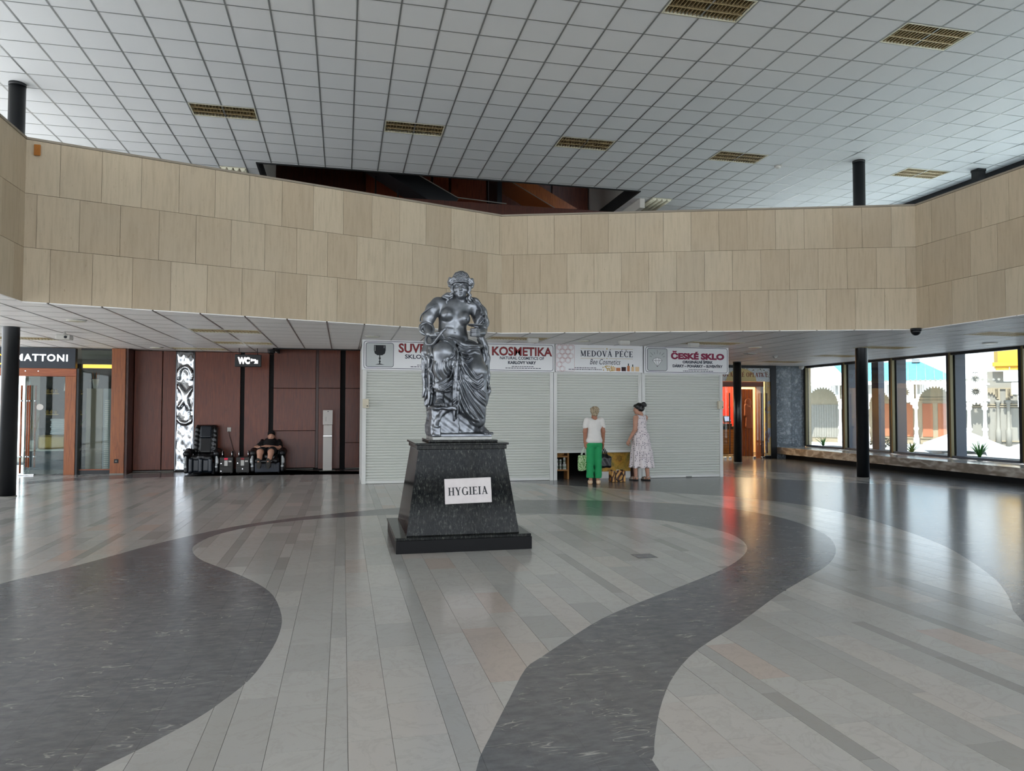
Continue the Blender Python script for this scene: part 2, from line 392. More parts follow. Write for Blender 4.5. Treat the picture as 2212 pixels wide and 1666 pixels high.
def f_bench(t):
    w = t.n('ShaderNodeTexWave'); w.inputs['Scale'].default_value = 0.9; w.inputs['Distortion'].default_value = 7; w.inputs['Detail'].default_value = 3; w.inputs['Detail Scale'].default_value = 1.6
    t.l(t.pos((1, 1, 2.2)), w.inputs['Vector'])
    t.col(t.ramp(w.outputs['Fac'], [(0.0, '#857a6e'), (0.3, '#aaa095'), (0.6, '#c0b8ad'), (0.9, '#9a9085')]))
mat('bench_marble', '#9a8b7a', 0.16, fn=f_bench)
mat('window_steel', '#2b2d30', 0.35, metal=0.3)
mat('window_brass', '#6d6448', 0.4, metal=0.4)
mat('fin_grey', '#5d6169', 0.45)
mat('concrete_out', '#bdbdbb', 0.85)
glass('pane')
glass('pane_tinted', '#d2d6d7', 1.0)  # tint added to dim the bright outdoors behind the right panes
glass('pane_thick', '#e9f0ee', 0.6)

# ================================================================== FLOOR
FLOOR = struct(MB().box((-11, -8, -0.12), (15.5, 26, -0.006)).build('floor', 'grout'), 'polished stone floor of pale marble and dark slate strips')
XS = [-1.17, -1.07, -0.87, -0.615, -0.51, -0.315, -0.065, 0.035, 0.232, 0.487, 0.597, 0.80, 1.055, 1.257, 1.507, 1.705, 1.95, 2.16, 2.262, 2.467, 2.72, 2.936, 3.033, 3.29, 3.505, 3.605]
WID = [0.20, 0.25, 0.10]
x = XS[-1]; k = 0
while x < 15.4: x += WID[k % 3]; XS.append(x); k += 1
x = XS[0]; k = 1
while x > -10.9: x -= WID[k % 3]; XS.insert(0, x); k += 1
INNER = [(-2.2,-4),(-1.9,0),(-1.45,2.4),(-1.2,3.02),(-0.98,3.37),(-0.86,3.53),(-0.68,3.81),(-0.59,4.01),(-0.49,4.30),(-0.43,4.69),(-0.40,5.12),(-0.42,5.57),(-0.53,6.17),(-0.69,6.61),(-0.94,7.09),(-1.18,7.48),(-1.39,7.86),(-1.54,8.32),(-1.57,8.73),(-1.45,9.32),(-1.09,9.89),(-0.54,10.29),(0.20,10.48),(0.78,10.55),(1.6,10.47),(2.48,10.27),(2.99,10.11),(3.57,9.79),(4.10,9.39),(4.40,8.89),(4.58,8.25),(4.51,7.70),(4.28,7.17),(3.93,6.71),(3.49,6.28),(2.87,5.80),(2.25,5.34),(1.82,4.99),(1.46,4.61),(1.18,4.30),(1.04,4.13),(0.85,3.72),(0.67,3.32),(0.55,3.02),(0.45,2.5),(0.6,0),(1.2,-4)]
OUTER = [(-5.2,-4),(-4.6,0),(-3.9,3.5),(-3.35,5.6),(-2.84,7.09),(-2.62,7.48),(-2.38,7.95),(-1.97,8.91),(-1.37,9.87),(-0.85,10.36),(-0.25,10.76),(0.83,11.29),(1.9,11.66),(2.81,11.78),(3.39,11.72),(3.97,11.55),(4.45,11.32),(4.85,11.11),(5.43,10.63),(5.83,9.94),(5.96,8.96),(5.71,7.83),(5.22,6.96),(4.63,6.28),(4.02,5.78),(3.45,5.32),(2.74,4.69),(2.19,4.24),(1.85,3.87),(1.61,3.52),(1.43,3.20),(1.33,2.99),(1.29,2.85),(1.28,2.0),(1.6,0),(2.6,-4)]
ODARK = [(3.0,-4),(3.4,0),(3.9,2.8),(4.70,4.25),(5.22,4.85),(5.65,5.38),(6.06,6.03),(6.49,6.82),(6.85,7.86),(7.11,9.03),(7.12,10.20),(6.67,11.37),(6.11,11.98),(5.55,12.61),(5.14,13.05),(4.69,13.55),(4.16,14.12),(3.40,14.87),(2.6,15.6)]
BAND_U = [(7.2,19.0),(9.39,16.77),(10.73,15.22),(11.27,13.89),(11.69,12.73),(12.6,9.5),(13.4,6)]
BAND_L = [(6.4,17.2),(8.43,15.06),(9.70,13.75),(10.53,12.98),(11.26,12.27),(12.35,9.4),(13.35,6)]
LS_U = [(-9,15.0),(-6.51,16.79),(-5.70,17.61),(-4.89,18.30),(-3.85,18.67),(-2.5,19.2)]
LS_L = [(-9,14.2),(-6.30,16.23),(-5.48,16.93),(-4.43,17.3),(-3.42,17.51),(-1.54,17.50),(0.42,17.35),(2.6,17.3)]
def smooth(pts, k=3):
    out = []
    for i in range(len(pts)-1):
        p0, p1, p2, p3 = (Vector(pts[max(0, min(len(pts)-1, j))]) for j in (i-1, i, i+1, i+2))
        for q in range(k):
            u = q/k; out.append(tuple(0.5*((2*p1)+(p2-p0)*u+(2*p0-5*p1+4*p2-p3)*u*u+(3*p1-p0-3*p2+p3)*u**3)))
    out.append(tuple(pts[-1])); return out
inner, outer, odark = smooth(INNER), smooth(OUTER), smooth(ODARK)
bu, bl, lu, ll = smooth(BAND_U), smooth(BAND_L), smooth(LS_U), smooth(LS_L)
REG = [  # (polygon, dark?)
    (inner, 0), (outer+inner[::-1], 1),
    (outer[:]+[(3.0, -4)]+odark[1:]+[(2.6, 17.3)]+ll[::-1]+[(-11, 14.2), (-11, -4)], 0),
    (odark+[(2.6, 17.3), (6.4, 17.2)]+bl[1:]+[(13.35, -4)], 1),
    (bl+bu[::-1], 0),
    (bu+[(13.5, -4), (15.4, -4), (15.4, 25), (7.2, 25)], 1),
    (ll+lu[::-1], 1), (lu+[(-2.5, 25), (-11, 25), (-11, 15)], 0),
    ([(-3.42, 17.51), (-1.54, 17.50), (0.42, 17.35), (2.6, 17.3), (7.2, 17.2), (7.2, 25), (-2.5, 25), (-2.5, 19.2)], 1)]
def clip(poly, x0, y0, x1, y1):
    for ax, lim, sg in ((0, x0, 1), (0, x1, -1), (1, y0, 1), (1, y1, -1)):
        out = []; n = len(poly)
        for i in range(n):
            a, b = poly[i], poly[(i+1) % n]; da, db = (a[ax]-lim)*sg, (b[ax]-lim)*sg
            if da >= 0: out.append(a)
            if (da >= 0) != (db >= 0):
                u = da/(da-db); out.append((a[0]+(b[0]-a[0])*u, a[1]+(b[1]-a[1])*u))
        poly = out
        if len(poly) < 3: return []
    return poly
def area2(p): return sum(p[i][0]*p[(i+1) % len(p)][1]-p[(i+1) % len(p)][0]*p[i][1] for i in range(len(p)))/2
def tidy(p):
    q = []
    for a in p:
        if not q or (abs(a[0]-q[-1][0])+abs(a[1]-q[-1][1])) > 0.0015: q.append(a)
    if len(q) > 2 and (abs(q[0][0]-q[-1][0])+abs(q[0][1]-q[-1][1])) < 0.0015: q.pop()
    return q
pieces = []
regs = []
for poly, dark in REG:
    if area2(poly) < 0: poly = poly[::-1]
    regs.append((poly, dark, min(p[0] for p in poly), max(p[0] for p in poly)))
for i in range(len(XS)-1):
    xa, xb = XS[i]+0.0010, XS[i+1]-0.0010; strip_tone = R.uniform(0.25, 0.8) if XS[i+1]-XS[i] > 0.15 else R.uniform(0.0, 0.45)
    w = xb-xa; L = 0.5 if w > 0.23 else (0.6 if w > 0.15 else 0.75)
    if xb < -10.5: continue
    for poly, dark, rx0, rx1 in regs:
        if rx1 < xa or rx0 > xb: continue
        strip = clip(poly, xa-(0.0007 if dark else 0), -3.0, xb+(0.0007 if dark else 0), 22.0)
        if len(strip) < 3: continue
        ys = [p[1] for p in strip]; y = -3.0+R.uniform(0, L)
        lo, hi = min(ys), max(ys)
        while y < lo: y += L
        cuts = [lo]
        while y < hi: cuts.append(y); y += L*R.choice((1, 1, 1, 1, 0.8, 1.2) if not dark else (1.6, 2.2, 1.2))
        cuts.append(hi)
        for a, b in zip(cuts[:-1], cuts[1:]):
            g = 0.001 if not dark else 0.0004
            c = tidy(clip(strip, xa-1, a+g, xb+1, b-g))
            if len(c) < 3 or abs(area2(c)) < 4e-4: continue
            pieces.append((c, dark, R.random() if dark else min(1, max(0, strip_tone+R.gauss(0, 0.13)+(0.35 if R.random() < 0.06 else 0)))))
ranked = sorted(range(len(pieces)), key=lambda i: -px_area([(p[0], p[1], 0) for p in pieces[i][0]]))
own = set(ranked[:300]); rest = MB()
for i, (c, dark, tone) in enumerate(pieces):
    mb = MB() if i in own else rest
    mb.tone = tone
    if i in own: mb.prism(c, -0.006, 0.0).build('stone_tile', 'slate' if dark else 'marble', FLOOR, tone=True)
    else: rest.cur = dark; rest.prism(c, -0.006, 0.0)
stuff(rest.build('stone_tile_field', ['marble', 'slate'], FLOOR, tone=True))

# ================================================================== CEILINGS
def ceiling(name, z, gx, gy, x0, x1, y0, y1, region, holes, tile_m, bar_m, label, n_own=300):
    """lay-in ceiling: backing slab, T-bar grid and square tiles, cut to the region polygon"""
    rx, ry = [p[0] for p in region], [p[1] for p in region]
    kx0, kx1 = math.floor((min(rx)-gx)/0.6), math.ceil((max(rx)-gx)/0.6); ky0, ky1 = math.floor((min(ry)-gy)/0.6), math.ceil((max(ry)-gy)/0.6)
    cells = []; grid = MB(); vid = {}
    def gv(p):
        key = (round(p[0], 3), round(p[1], 3))
        if key not in vid: vid[key] = len(grid.v); grid.v.append((p[0], p[1], z))
        return vid[key]
    wa, wb = 0.012, 0.008
    for i in range(kx0, kx1):
        for j in range(ky0, ky1):
            X, Y = gx+0.6*i, gy+0.6*j
            cell = clip(region, X, Y, X+0.6, Y+0.6)
            if len(cell) < 3 or abs(area2(cell)) < 0.004: continue
            full = abs(area2(cell)) > 0.3599
            xq, yq = (X, X+wa, X+0.6-wa, X+0.6), (Y, Y+wb, Y+0.6-wb, Y+0.6)
            for a in range(3):
                for b in range(3):
                    if a == 1 and b == 1: continue
                    q = [(xq[a], yq[b]), (xq[a+1], yq[b]), (xq[a+1], yq[b+1]), (xq[a], yq[b+1])] if full else tidy(clip(cell, xq[a], yq[b], xq[a+1], yq[b+1]))
                    ids = [gv(p) for p in q][::-1]
                    if len(set(ids)) == len(ids) >= 3: grid.face(ids)
            if (i, j) in holes: continue
            cells.append((X, Y, None if full else tidy(clip(cell, X+wa, Y+wb, X+0.6-wa, Y+0.6-wb))))
    root = struct(MB().box((x0, y0, z+0.30), (x1, y1, z+0.34)).build(name, 'black_matt'), label)
    grid.build('ceiling_grid', bar_m, root)
    t0 = MB().box((-0.288, -0.292, 0.004), (0.288, 0.292, 0.016)).mesh('ceiling_tile', tile_m)
    cells.sort(key=lambda c: -px_area([(p[0], p[1], z) for p in (c[2] or [(c[0], c[1]), (c[0]+0.6, c[1]), (c[0]+0.6, c[1]+0.6), (c[0], c[1]+0.6)])]))
    rest = MB()
    for n, (X, Y, poly) in enumerate(cells):
        if poly is not None and len(poly) < 3: continue
        if n < n_own:
            if poly is None: link('ceiling_tile', t0, root, (X+0.3, Y+0.3, z))
            else: MB().prism(poly, z+0.004, z+0.016).build('ceiling_tile', tile_m, root)
        elif poly is None: rest.box((X+0.012, Y+0.008, z+0.004), (X+0.588, Y+0.592, z+0.016))
        else: rest.prism(poly, z+0.004, z+0.016)
    if rest.v: stuff(rest.build('ceiling_tile_field', tile_m, root))
    return root
GX, GY, ZC = -3.4606, 10.6468, 7.146
UP_LIGHTS = [(1, 6, 2, 1), (7, 6, 2, 1), (13, 6, 2, 1), (19, 6, 2, 1), (27, 6, 2, 1), (13, -3, 2, 1), (19, -3, 2, 1)]
UP_DIFF = [(1, 12, 1, 2), (19, 12, 1, 2)]
uh = {(i+a, j+b) for i, j, w, h in UP_LIGHTS+UP_DIFF for a in range(w) for b in range(h)}
HOLE = (-1.97, 7.39, 17.40)       # stairwell opening in the upper ceiling: x0, x1, y0
REG_UP = [(-9.5, -7.5), (14.88, -7.5), (14.88, 23.3), (HOLE[1], 23.3), (HOLE[1], HOLE[2]), (HOLE[0], HOLE[2]), (HOLE[0], 22.6), (-9.5, 22.6)]
ceiling('ceiling_upper', ZC, GX, GY, -9.6, 15.0, -7.6, 17.2, REG_UP, uh, 'tile_white', 'tbar', 'high white square tile ceiling over the hall')
ZS = 2.90; SX, SY = -0.87, 13.6
C1, C2, C3 = (-4.14, 10.79), (2.83, 13.09), (9.72, 10.73)
LOW_LIGHTS = [(-3, 0, 2, 1), (-3, 4, 2, 1), (-5, 7, 2, 1), (13, 0, 2, 1), (21, 8, 2, 1), (21, 4, 2, 1), (20, 0, 2, 1), (20, -5, 2, 1), (-10, 4, 2, 1), (6, 0, 2, 1)]
lh = {(i+a, j+b) for i, j, w, h in LOW_LIGHTS for a in range(w) for b in range(h)}
REG_LOW = [(-9.4, -3), (C1[0], -3), C1, C2, C3, (C3[0], -3), (14.34, -3), (14.34, 20.9), (4.4, 20.9), (4.4, 17.45), (-1.55, 17.45), (-1.55, 18.97), (-9.4, 18.97)]
ceiling('ceiling_lower', ZS, SX, SY, -9.5, -1.6, 18.9, 22, REG_LOW, lh, 'tile_metal', 'tbar_low', 'low metal tile ceiling under the gallery')

# gallery floor slab with the open hexagonal void, seen only as what carries the parapet
def slab(name, pts): return struct(MB().prism(pts, 3.24, 3.95).build(name, 'plaster'))
slab('gallery_slab', [(-9.5, -3), (C1[0]-0.12, -3), (C1[0]-0.12, C1[1]+0.1), (-4.26, 17.4), (-9.5, 20.6)])
slab('gallery_slab', [(C1[0]-0.12, C1[1]+0.1), (C2[0], C2[1]+0.12), (4.4, 17.4), (-4.26, 17.4)])
slab('gallery_slab', [(C2[0], C2[1]+0.12), (C3[0]+0.12, C3[1]+0.1), (10.0, 21.5), (4.4, 17.4)])
slab('gallery_slab', [(C3[0]+0.12, C3[1]+0.1), (C3[0]+0.12, -3), (14.5, -3), (14.5, 21.5), (10.0, 21.5)])

# ================================================================== GALLERY PARAPET OF TRAVERTINE PANELS
Z0, ZH, NR = 2.915, 0.7225, 3
par = struct(MB().box((0, 0, 0), (0.01, 0.01, 0.01)).build('wall_gallery', 'joint'), 'beige travertine parapet wall of the gallery')
core = MB(); cop = MB()
segs = [((C1[0], -3.0), C1, (0.10, 0.33, 0.21)), (C1, C2, (0.39, 0.135, 0.30)), (C2, C3, (0.48, 0.22, 0.35)), (C3, (C3[0], -3.0), (0.36, 0.15, 0.27))]
PWD = 0.4925
for a, b, offs in segs:
    a, b = Vector(a), Vector(b); L = (b-a).length; d = (b-a)/L; nrm = Vector((d.y, -d.x))
    if nrm.dot(Vector((2.8, 5))-a) < 0: nrm = -nrm          # towards the void
    T = Matrix(((d.x, -nrm.x, 0, a.x), (d.y, -nrm.y, 0, a.y), (0, 0, 1, 0), (0, 0, 0, 1)))
    core.box((-0.03, 0.025, Z0), (L+0.03, 0.20, Z0+NR*ZH), T)
    cop.box((-0.02, -0.012, Z0+NR*ZH), (L+0.02, 0.24, Z0+NR*ZH+0.03), T)
    for r in range(NR):
        off = offs[2-r]; cuts = [0.0]
        u = off
        while u < L-0.04: cuts.append(u); u += PWD
        cuts.append(L)
        for u0, u1 in zip(cuts[:-1], cuts[1:]):
            p = MB(); p.tone = R.random(); dz = R.uniform(-0.0015, 0.0015)
            g0 = 0.0 if u0 == 0 else 0.002; g1 = 0.0 if u1 == L else 0.002
            p.box((u0+g0, dz, Z0+r*ZH+0.0025), (u1-g1, 0.03, Z0+(r+1)*ZH-0.0025), T)
            p.build('stone_panel', 'travertine', par, tone=True)
core.build('parapet_core', 'joint', par); cop.build('coping', 'coping', par)

# ================================================================== COLUMNS
def column(x, y, r, z1, label):
    t = thing('column', label, 'column', (x, y, 0), group=None)
    MB().cyl((0, 0, 0.015), (0, 0, z1), r, n=36).build('shaft', 'black_paint', t)
    MB().cyl((0, 0, 0), (0, 0, 0.016), r+0.012, n=36).build('base_ring', 'column_ring', t)
    MB().cyl((0, 0, z1-0.05), (0, 0, z1), r+0.004, n=36).build('collar', 'black_metal', t)
    return t
column(-5.57, 14.10, 0.13, ZC, 'tall black round steel column in front of the mineral water shop')
column(11.32, 14.13, 0.13, ZC, 'tall black round steel column in front of the long marble bench')
column(11.08, 19.02, 0.115, 2.92, 'slim black column standing before the wafer shop doorway')
# pedestal-side far upper column on the right gallery
t = thing('column', 'short stretch of square dark column above the right gallery parapet', 'column', (14.45, 14.0, 3.95))
MB().box((-0.1, -0.1, 0), (0.1, 0.1, ZC-3.95)).build('shaft', 'black_metal', t)
MB().box((-0.11, -0.11, ZC-3.95-0.05), (0.11, 0.11, ZC-3.95)).build('collar', 'dark_fascia', t)
# ================================================================== WALLS
# wooden back wall, panel by panel
WB = struct(MB().box((-5.0, 18.96, 0.0), (0.9, 19.06, 7.0)).build('wall_back', 'black_matt'), 'mahogany panelled back wall with dark vertical gaps')
def panel(par, x0, x1, z0, z1, y, m='mahogany', dep=0.05, name='wood_panel'):
    return MB().cbox((x0, y, z0), (x1, y+dep, z1), 0.004).build(name, m, par)
panel(WB, -4.84, -4.235, 0.05, 2.89, 18.88); panel(WB, -4.215, -3.935, 0.05, 2.89, 18.88)
panel(WB, -3.50, -2.46, 0.05, 2.89, 18.88); panel(WB, -2.36, -1.79, 0.05, 2.89, 18.88)
for z0, z1 in ((0.05, 0.965), (0.975, 2.02), (2.03, 4.2)): panel(WB, -1.68, -0.675, z0, z1, 18.88)
for z0, z1 in ((0.02, 2.03), (2.04, 4.2)): panel(WB, -0.60, -0.075, z0, z1, 18.86)
for z0, z1 in ((0.03, 0.66), (0.67, 2.03), (2.04, 4.2)): panel(WB, 0.05, 0.86, z0, z1, 18.90)
panel(WB, -0.672, -0.605, 0.04, 4.2, 18.90, 'mahogany_dark')
MB().box((-4.98, 18.40, 0.0), (-4.85, 18.96, 2.9)).build('wood_return', 'mahogany_dark', WB)
for a, b in ((-4.84, -3.95), (-1.66, -0.72), (0.06, 0.8)): MB().box((a, 18.862, 0.012), (b, 18.90, 0.028)).build('metal_skirting', 'column_ring', WB)
struct(MB().box((0.9, 18.9, 0), (10.2, 19.06, 7.0)).build('wall_back', 'mahogany_dark'), 'dark wall hidden behind the kiosk row')
# edge boards around the stairwell cut in the low ceiling
ed = MB(); ed.box((-1.58, 17.42, 2.88), (4.4, 17.46, 3.5)); ed.box((-1.58, 17.42, 2.88), (-1.54, 18.95, 3.5))
struct(ed.build('trim_1', 'black_matt'), 'dark edge of the stairwell cut in the low ceiling')
# outer shell of the hall: left side, far left shop walls, upper gallery walls
struct(MB().box((-9.7, 18.4, 0), (-9.5, 22.6, 3.9)).build('wall_left', 'plaster'))
struct(MB().box((-9.7, 12.2, 2.9), (-9.5, 18.4, 3.9)).build('wall_left', 'plaster'))
struct(MB().box((-9.5, 18.98, 2.9), (-5.0, 22.6, 2.95)).build('ceiling_shop', 'plaster'))
struct(MB().box((-9.7, -7.6, 2.9), (-9.5, 12.2, 3.9)).build('wall_left', 'plaster'))
for i in range(13): struct(MB().box((-9.68, -7.5+2.15*i, 0), (-9.52, -7.4+2.15*i, 7.2)).build('trim_%d' % (60+i), 'window_steel'))
struct(MB().box((-11.5, -10.5, 7.44), (16.5, -7.8, 7.6)).build('roof', 'plaster'))  # added unseen canopy, keeps high sky light off the near ceiling
struct(MB().box((-8.55, 22.6, 0), (-1.97, 22.8, 7.4)).build('wall_back', 'plaster'))
struct(MB().box((-9.7, 22.6, 2.75), (-8.55, 22.8, 7.4)).build('wall_back', 'plaster'))
struct(MB().box((-5.06, 18.96, 0), (-4.96, 22.6, 3.3)).build('wall_partition', 'plaster'))
struct(MB().box((7.39, 23.2, 2.9), (15.0, 23.4, 7.4)).build('wall_back', 'plaster'))
struct(MB().box((-9.7, -7.8, 7.44), (15.1, 17.38, 7.6)).build('roof', 'plaster'))
struct(MB().box((-9.7, 17.38, 7.44), (-2.2, 23.4, 7.6)).build('roof', 'plaster'))
struct(MB().box((7.6, 17.38, 7.44), (15.1, 23.4, 7.6)).build('roof', 'plaster'))
# upper gallery glazing behind the left gallery (out of view, gives the cool light on the ceiling)
# stairwell shaft above the ceiling opening
SH = struct(MB().box((HOLE[0]-0.2, 22.2, 3.95), (HOLE[1]+0.4, 22.4, 10.6)).build('wall_stairwell', 'mahogany_dark'), 'mahogany lined stairwell above the ceiling opening')
for i, (a, b) in enumerate(((0.6, 2.55), (2.63, 3.1), (3.18, 4.3), (4.72, 5.35), (5.42, 6.35), (6.43, 7.62))):
    MB().cbox((a, 22.13, 7.0), (b, 22.19, 10.2), 0.004).build('wood_panel', 'mahogany', SH)
MB().box((4.33, 22.05, 6.9), (4.68, 22.2, 10.2)).build('slate_strip', 'slate', SH)
MB().box((7.66, 18.0, 6.9), (7.8, 22.2, 10.2)).build('white_lining', 'plaster', SH)
MB().box((HOLE[0]-0.2, 17.4, 7.2), (HOLE[0]-0.02, 22.2, 10.4)).build('side_lining', 'plaster', SH)
MB().box((HOLE[0]-0.2, 17.38, 10.4), (HOLE[1]+0.6, 22.4, 10.6)).build('shaft_top', 'black_matt', SH)
fr = MB(); fr.box((HOLE[0]-0.03, 17.37, ZC-0.02), (HOLE[1]+0.03, 17.41, 10.5)); fr.box((HOLE[0]-0.03, 17.4, ZC-0.02), (HOLE[0]+0.02, 22.2, ZC+0.3)); fr.box((HOLE[1]-0.02, 17.4, ZC-0.02), (HOLE[1]+0.03, 22.2, ZC+0.3))
struct(fr.build('trim_2', 'black_matt'), 'black edge frame of the ceiling opening')
st = thing('stair_flight', 'black stair flight with pale handrail inside the ceiling opening', 'stairs', (0, 20.5, 0))
MB().add([(0.30,-.9,8.30),(1.40,-.9,8.10),(3.02,-.9,7.28),(2.7,-.9,6.9),(0.30,.2,8.30),(1.40,.2,8.10),(3.02,.2,7.28),(2.7,.2,6.9)], [(0,1,2,3),(7,6,5,4),(0,4,5,1),(1,5,6,2),(2,6,7,3),(3,7,4,0)]).build('stringer', 'black_metal', st)
MB().tube([(1.30,-.94,8.16),(2.99,-.94,7.30),(4.36,-.94,7.22)], 0.014, 8).build('handrail', 'column_ring', st)
for i in range(3): MB().box((0.8+0.62*i, -.1, 7.0), (0.84+0.62*i, -.06, 8.1-0.3*i)).build('baluster', 'black_metal', st)
st = thing('stair_flight', 'mahogany clad stair flight slanting down inside the ceiling opening', 'stairs', (0, 20.5, 0))
MB().add([(4.28,-.7,8.08),(4.93,-.7,8.10),(6.50,-.7,7.28),(5.86,-.7,7.25),(4.28,.5,8.08),(4.93,.5,8.10),(6.50,.5,7.28),(5.86,.5,7.25)], [(0,1,2,3),(7,6,5,4),(0,4,5,1),(1,5,6,2),(2,6,7,3),(3,7,4,0)]).build('stringer', 'cherry', st)
MB().tube([(4.30,-.72,8.05),(5.88,-.72,7.22)], 0.012, 8).build('edge_strip', 'column_ring', st)
MB().box((4.14, -.75, 7.1), (4.27, .5, 8.3)).build('newel_post', 'black_metal', st)
# right side upper clerestory
cl = struct(MB().box((14.86, -7.6, 7.02), (14.98, 23.2, 7.44)).build('wall_right', 'dark_fascia'), 'black fascia beam above the upper right windows')
MB().box((14.5, -7.6, 2.92), (14.98, 23.2, 3.9)).build('spandrel', 'dark_fascia', cl)
UPW = [13.34-1.95*i for i in range(-4, 11)]
for i, y in enumerate(UPW):
    MB().box((14.84, y-0.13, 3.9), (14.97, y+0.13, 7.03)).build('post', 'fin_grey', cl)
MB().box((14.87, -7.6, 6.93), (14.93, 23.2, 7.02)).build('head_frame', 'fin_grey', cl)
for i, y in enumerate(UPW[:-1]):
    if y < -6: continue
    w = struct(MB().box((14.90, y-1.82, 3.9), (14.912, y-0.13, 6.93)).build('window_%d' % (20+i), 'pane'))
# lower right window wall
YM = [20.40, 18.58, 16.68, 14.77, 12.84, 10.92, 9.0, 7.08, 5.16, 3.24]
for i, y in enumerate(YM[:-1]):
    y2 = YM[i+1]
    w = struct(MB().box((14.30, y2+0.02, 0.40), (14.312, y-0.02, 2.86)).build('window_%d' % (i+1), 'pane_tinted'))
    MB().box((14.22, y-0.035, 0.38), (14.36, y+0.035, 2.90)).build('mullion', 'window_steel', w)
    MB().box((14.22, y-0.085, 0.38), (14.30, y-0.036, 2.90)).build('glazing_bar', 'window_brass', w)
    if i > 0: MB().box((14.36, y-0.09, 0.38), (14.66, y+0.05, 2.92)).build('fin', 'fin_grey', w)
    MB().box((14.24, y2+0.03, 0.37), (14.36, y-0.03, 0.42)).build('sill_rail', 'fin_grey', w)
    MB().box((14.24, y2+0.03, 2.84), (14.36, y-0.03, 2.91)).build('head_rail', 'window_steel', w)
# grey stone wall beside the wafer shop
ST = struct(MB().box((13.27, 20.46, 0), (14.25, 20.7, 2.9)).build('wall_stone', 'grout'), 'grey breccia stone wall between shop and window')
for x0, x1, z0, z1 in ((13.25, 13.78, 0.0, 0.62), (13.785, 14.25, 0.0, 0.80), (13.25, 13.78, 0.625, 1.9), (13.785, 14.25, 0.805, 2.2), (13.25, 13.78, 1.905, 2.9), (13.785, 14.25, 2.205, 2.9)):
    MB().cbox((x0, 20.42, z0), (x1, 20.47, z1), 0.002).build('stone_slab', 'terrazzo', ST)
# marble bench along the windows
B = thing('marble_bench', 'long low marble bench running below the right hand windows', 'bench', (13.25, 12, 0))
for i in range(11):
    y1 = 20.42-12-i*1.55; y0 = y1-1.546
    MB().cbox((0, y0, 0.145), (1.02, y1, 0.355), 0.006).build('slab', 'bench_marble', B)
MB().box((0.30, -9, 0), (0.98, 8.4, 0.146)).build('plinth', 'black_matt', B)
# glazed front of the hall behind the camera
for i in range(10):
    struct(MB().box((-9.4+2.7*i, -7.5, 0), (-9.28+2.7*i, -7.3, 7.4)).build('trim_%d' % (10+i), 'window_steel'))
struct(MB().box((-9.5, -7.5, 3.0), (14.9, -7.35, 4.0)).build('trim_21', 'window_steel'))
# ground outside
struct(MB().box((-60, -60, -0.85), (120, 110, -0.70)).build('ground', 'concrete_out'))
# ceiling light fittings ------------------------------------------------------------
def fitting(name, x0, y0, w, h, z, label, group=None, nb=20, rows=3):
    t = thing(name, label, 'ceiling light', (x0+w/2, y0+h/2, z), group=group)
    a, b = w/2-0.012, h/2-0.010
    f = MB()
    for p, q in (((-a, -b), (a, -b+0.02)), ((-a, b-0.02), (a, b)), ((-a, -b+0.02), (-a+0.02, b-0.02)), ((a-0.02, -b+0.02), (a, b-0.02))): f.box((p[0], p[1], -0.004), (q[0], q[1], 0.085))
    f.build('frame', 'diffuser', t)
    MB().box((-a+0.01, -b+0.01, 0.085), (a-0.01, b-0.01, 0.10)).build('reflector', 'reflector', t)
    lv = MB()
    for i in range(1, nb): lv.box((-a+2*a*i/nb-0.004, -b+0.018, 0.002), (-a+2*a*i/nb+0.004, b-0.018, 0.062))
    stuff(lv.build('louvre_blades', 'louvre', t))
    for i in range(1, rows):
        yy = -b+2*b*i/rows; MB().box((-a+0.018, yy-0.010, -0.001), (a-0.018, yy+0.010, 0.06)).build('divider', 'louvre', t)
    for i in range(rows):
        yy = -b+2*b*(i+0.5)/rows; MB().cyl((-a+0.04, yy, 0.072), (a-0.04, yy, 0.072), 0.012, n=10).build('tube_lamp', 'diffuser', t)
    return t
UL = ['square gold louvre ceiling light above the left bend of the parapet', 'gold louvre ceiling light above the left of the statue', 'gold louvre ceiling light right of the middle over the parapet',
      'gold louvre ceiling light beside the smoke detector', 'gold louvre ceiling light nearest the upper right windows', 'large gold louvre ceiling light cut by the top edge', 'large gold louvre ceiling light at the top right']
for (i, j, w, h), lb in zip(UP_LIGHTS, UL): fitting('ceiling_light', GX+0.6*i, GY+0.6*j, 0.6*w, 0.6*h, ZC, lb, 'louvre lights in the high ceiling')
for n, (i, j, w, h) in enumerate(UP_DIFF):
    t = thing('ceiling_light', ('pale ribbed ceiling light peeping over the parapet at the left', 'pale ribbed ceiling light right of the ceiling opening')[n], 'ceiling light', (GX+0.6*i+0.3, GY+0.6*j+0.6, ZC))
    MB().box((-0.29, -0.59, -0.01), (0.29, 0.59, 0.01)).build('frame', 'diffuser', t)
    for k in range(4): MB().cyl((-0.21+0.14*k, -0.57, -0.012), (-0.21+0.14*k, 0.57, -0.012), 0.055, n=12).build('rib', 'diffuser', t)
LLB = ['louvre light in the low ceiling above the massage chairs, nearer one', 'louvre light in the low ceiling just before the WC sign', 'louvre light in the low ceiling above the relief strip', 'louvre light in the low ceiling above the jewellery sign',
       'louvre light in the low ceiling before the grey stone wall', 'louvre light in the low ceiling left of the bench column', 'louvre light in the low ceiling right of the bench column', 'louvre light in the low ceiling at the right photo edge', 'louvre light in the low ceiling behind the left column', 'louvre light in the low ceiling above the cosmetics sign']
for (i, j, w, h), lb in zip(LOW_LIGHTS, LLB): fitting('ceiling_light', SX+0.6*i, SY+0.6*j, 0.6*w, 0.6*h, ZS, lb, 'louvre lights in the low ceiling')
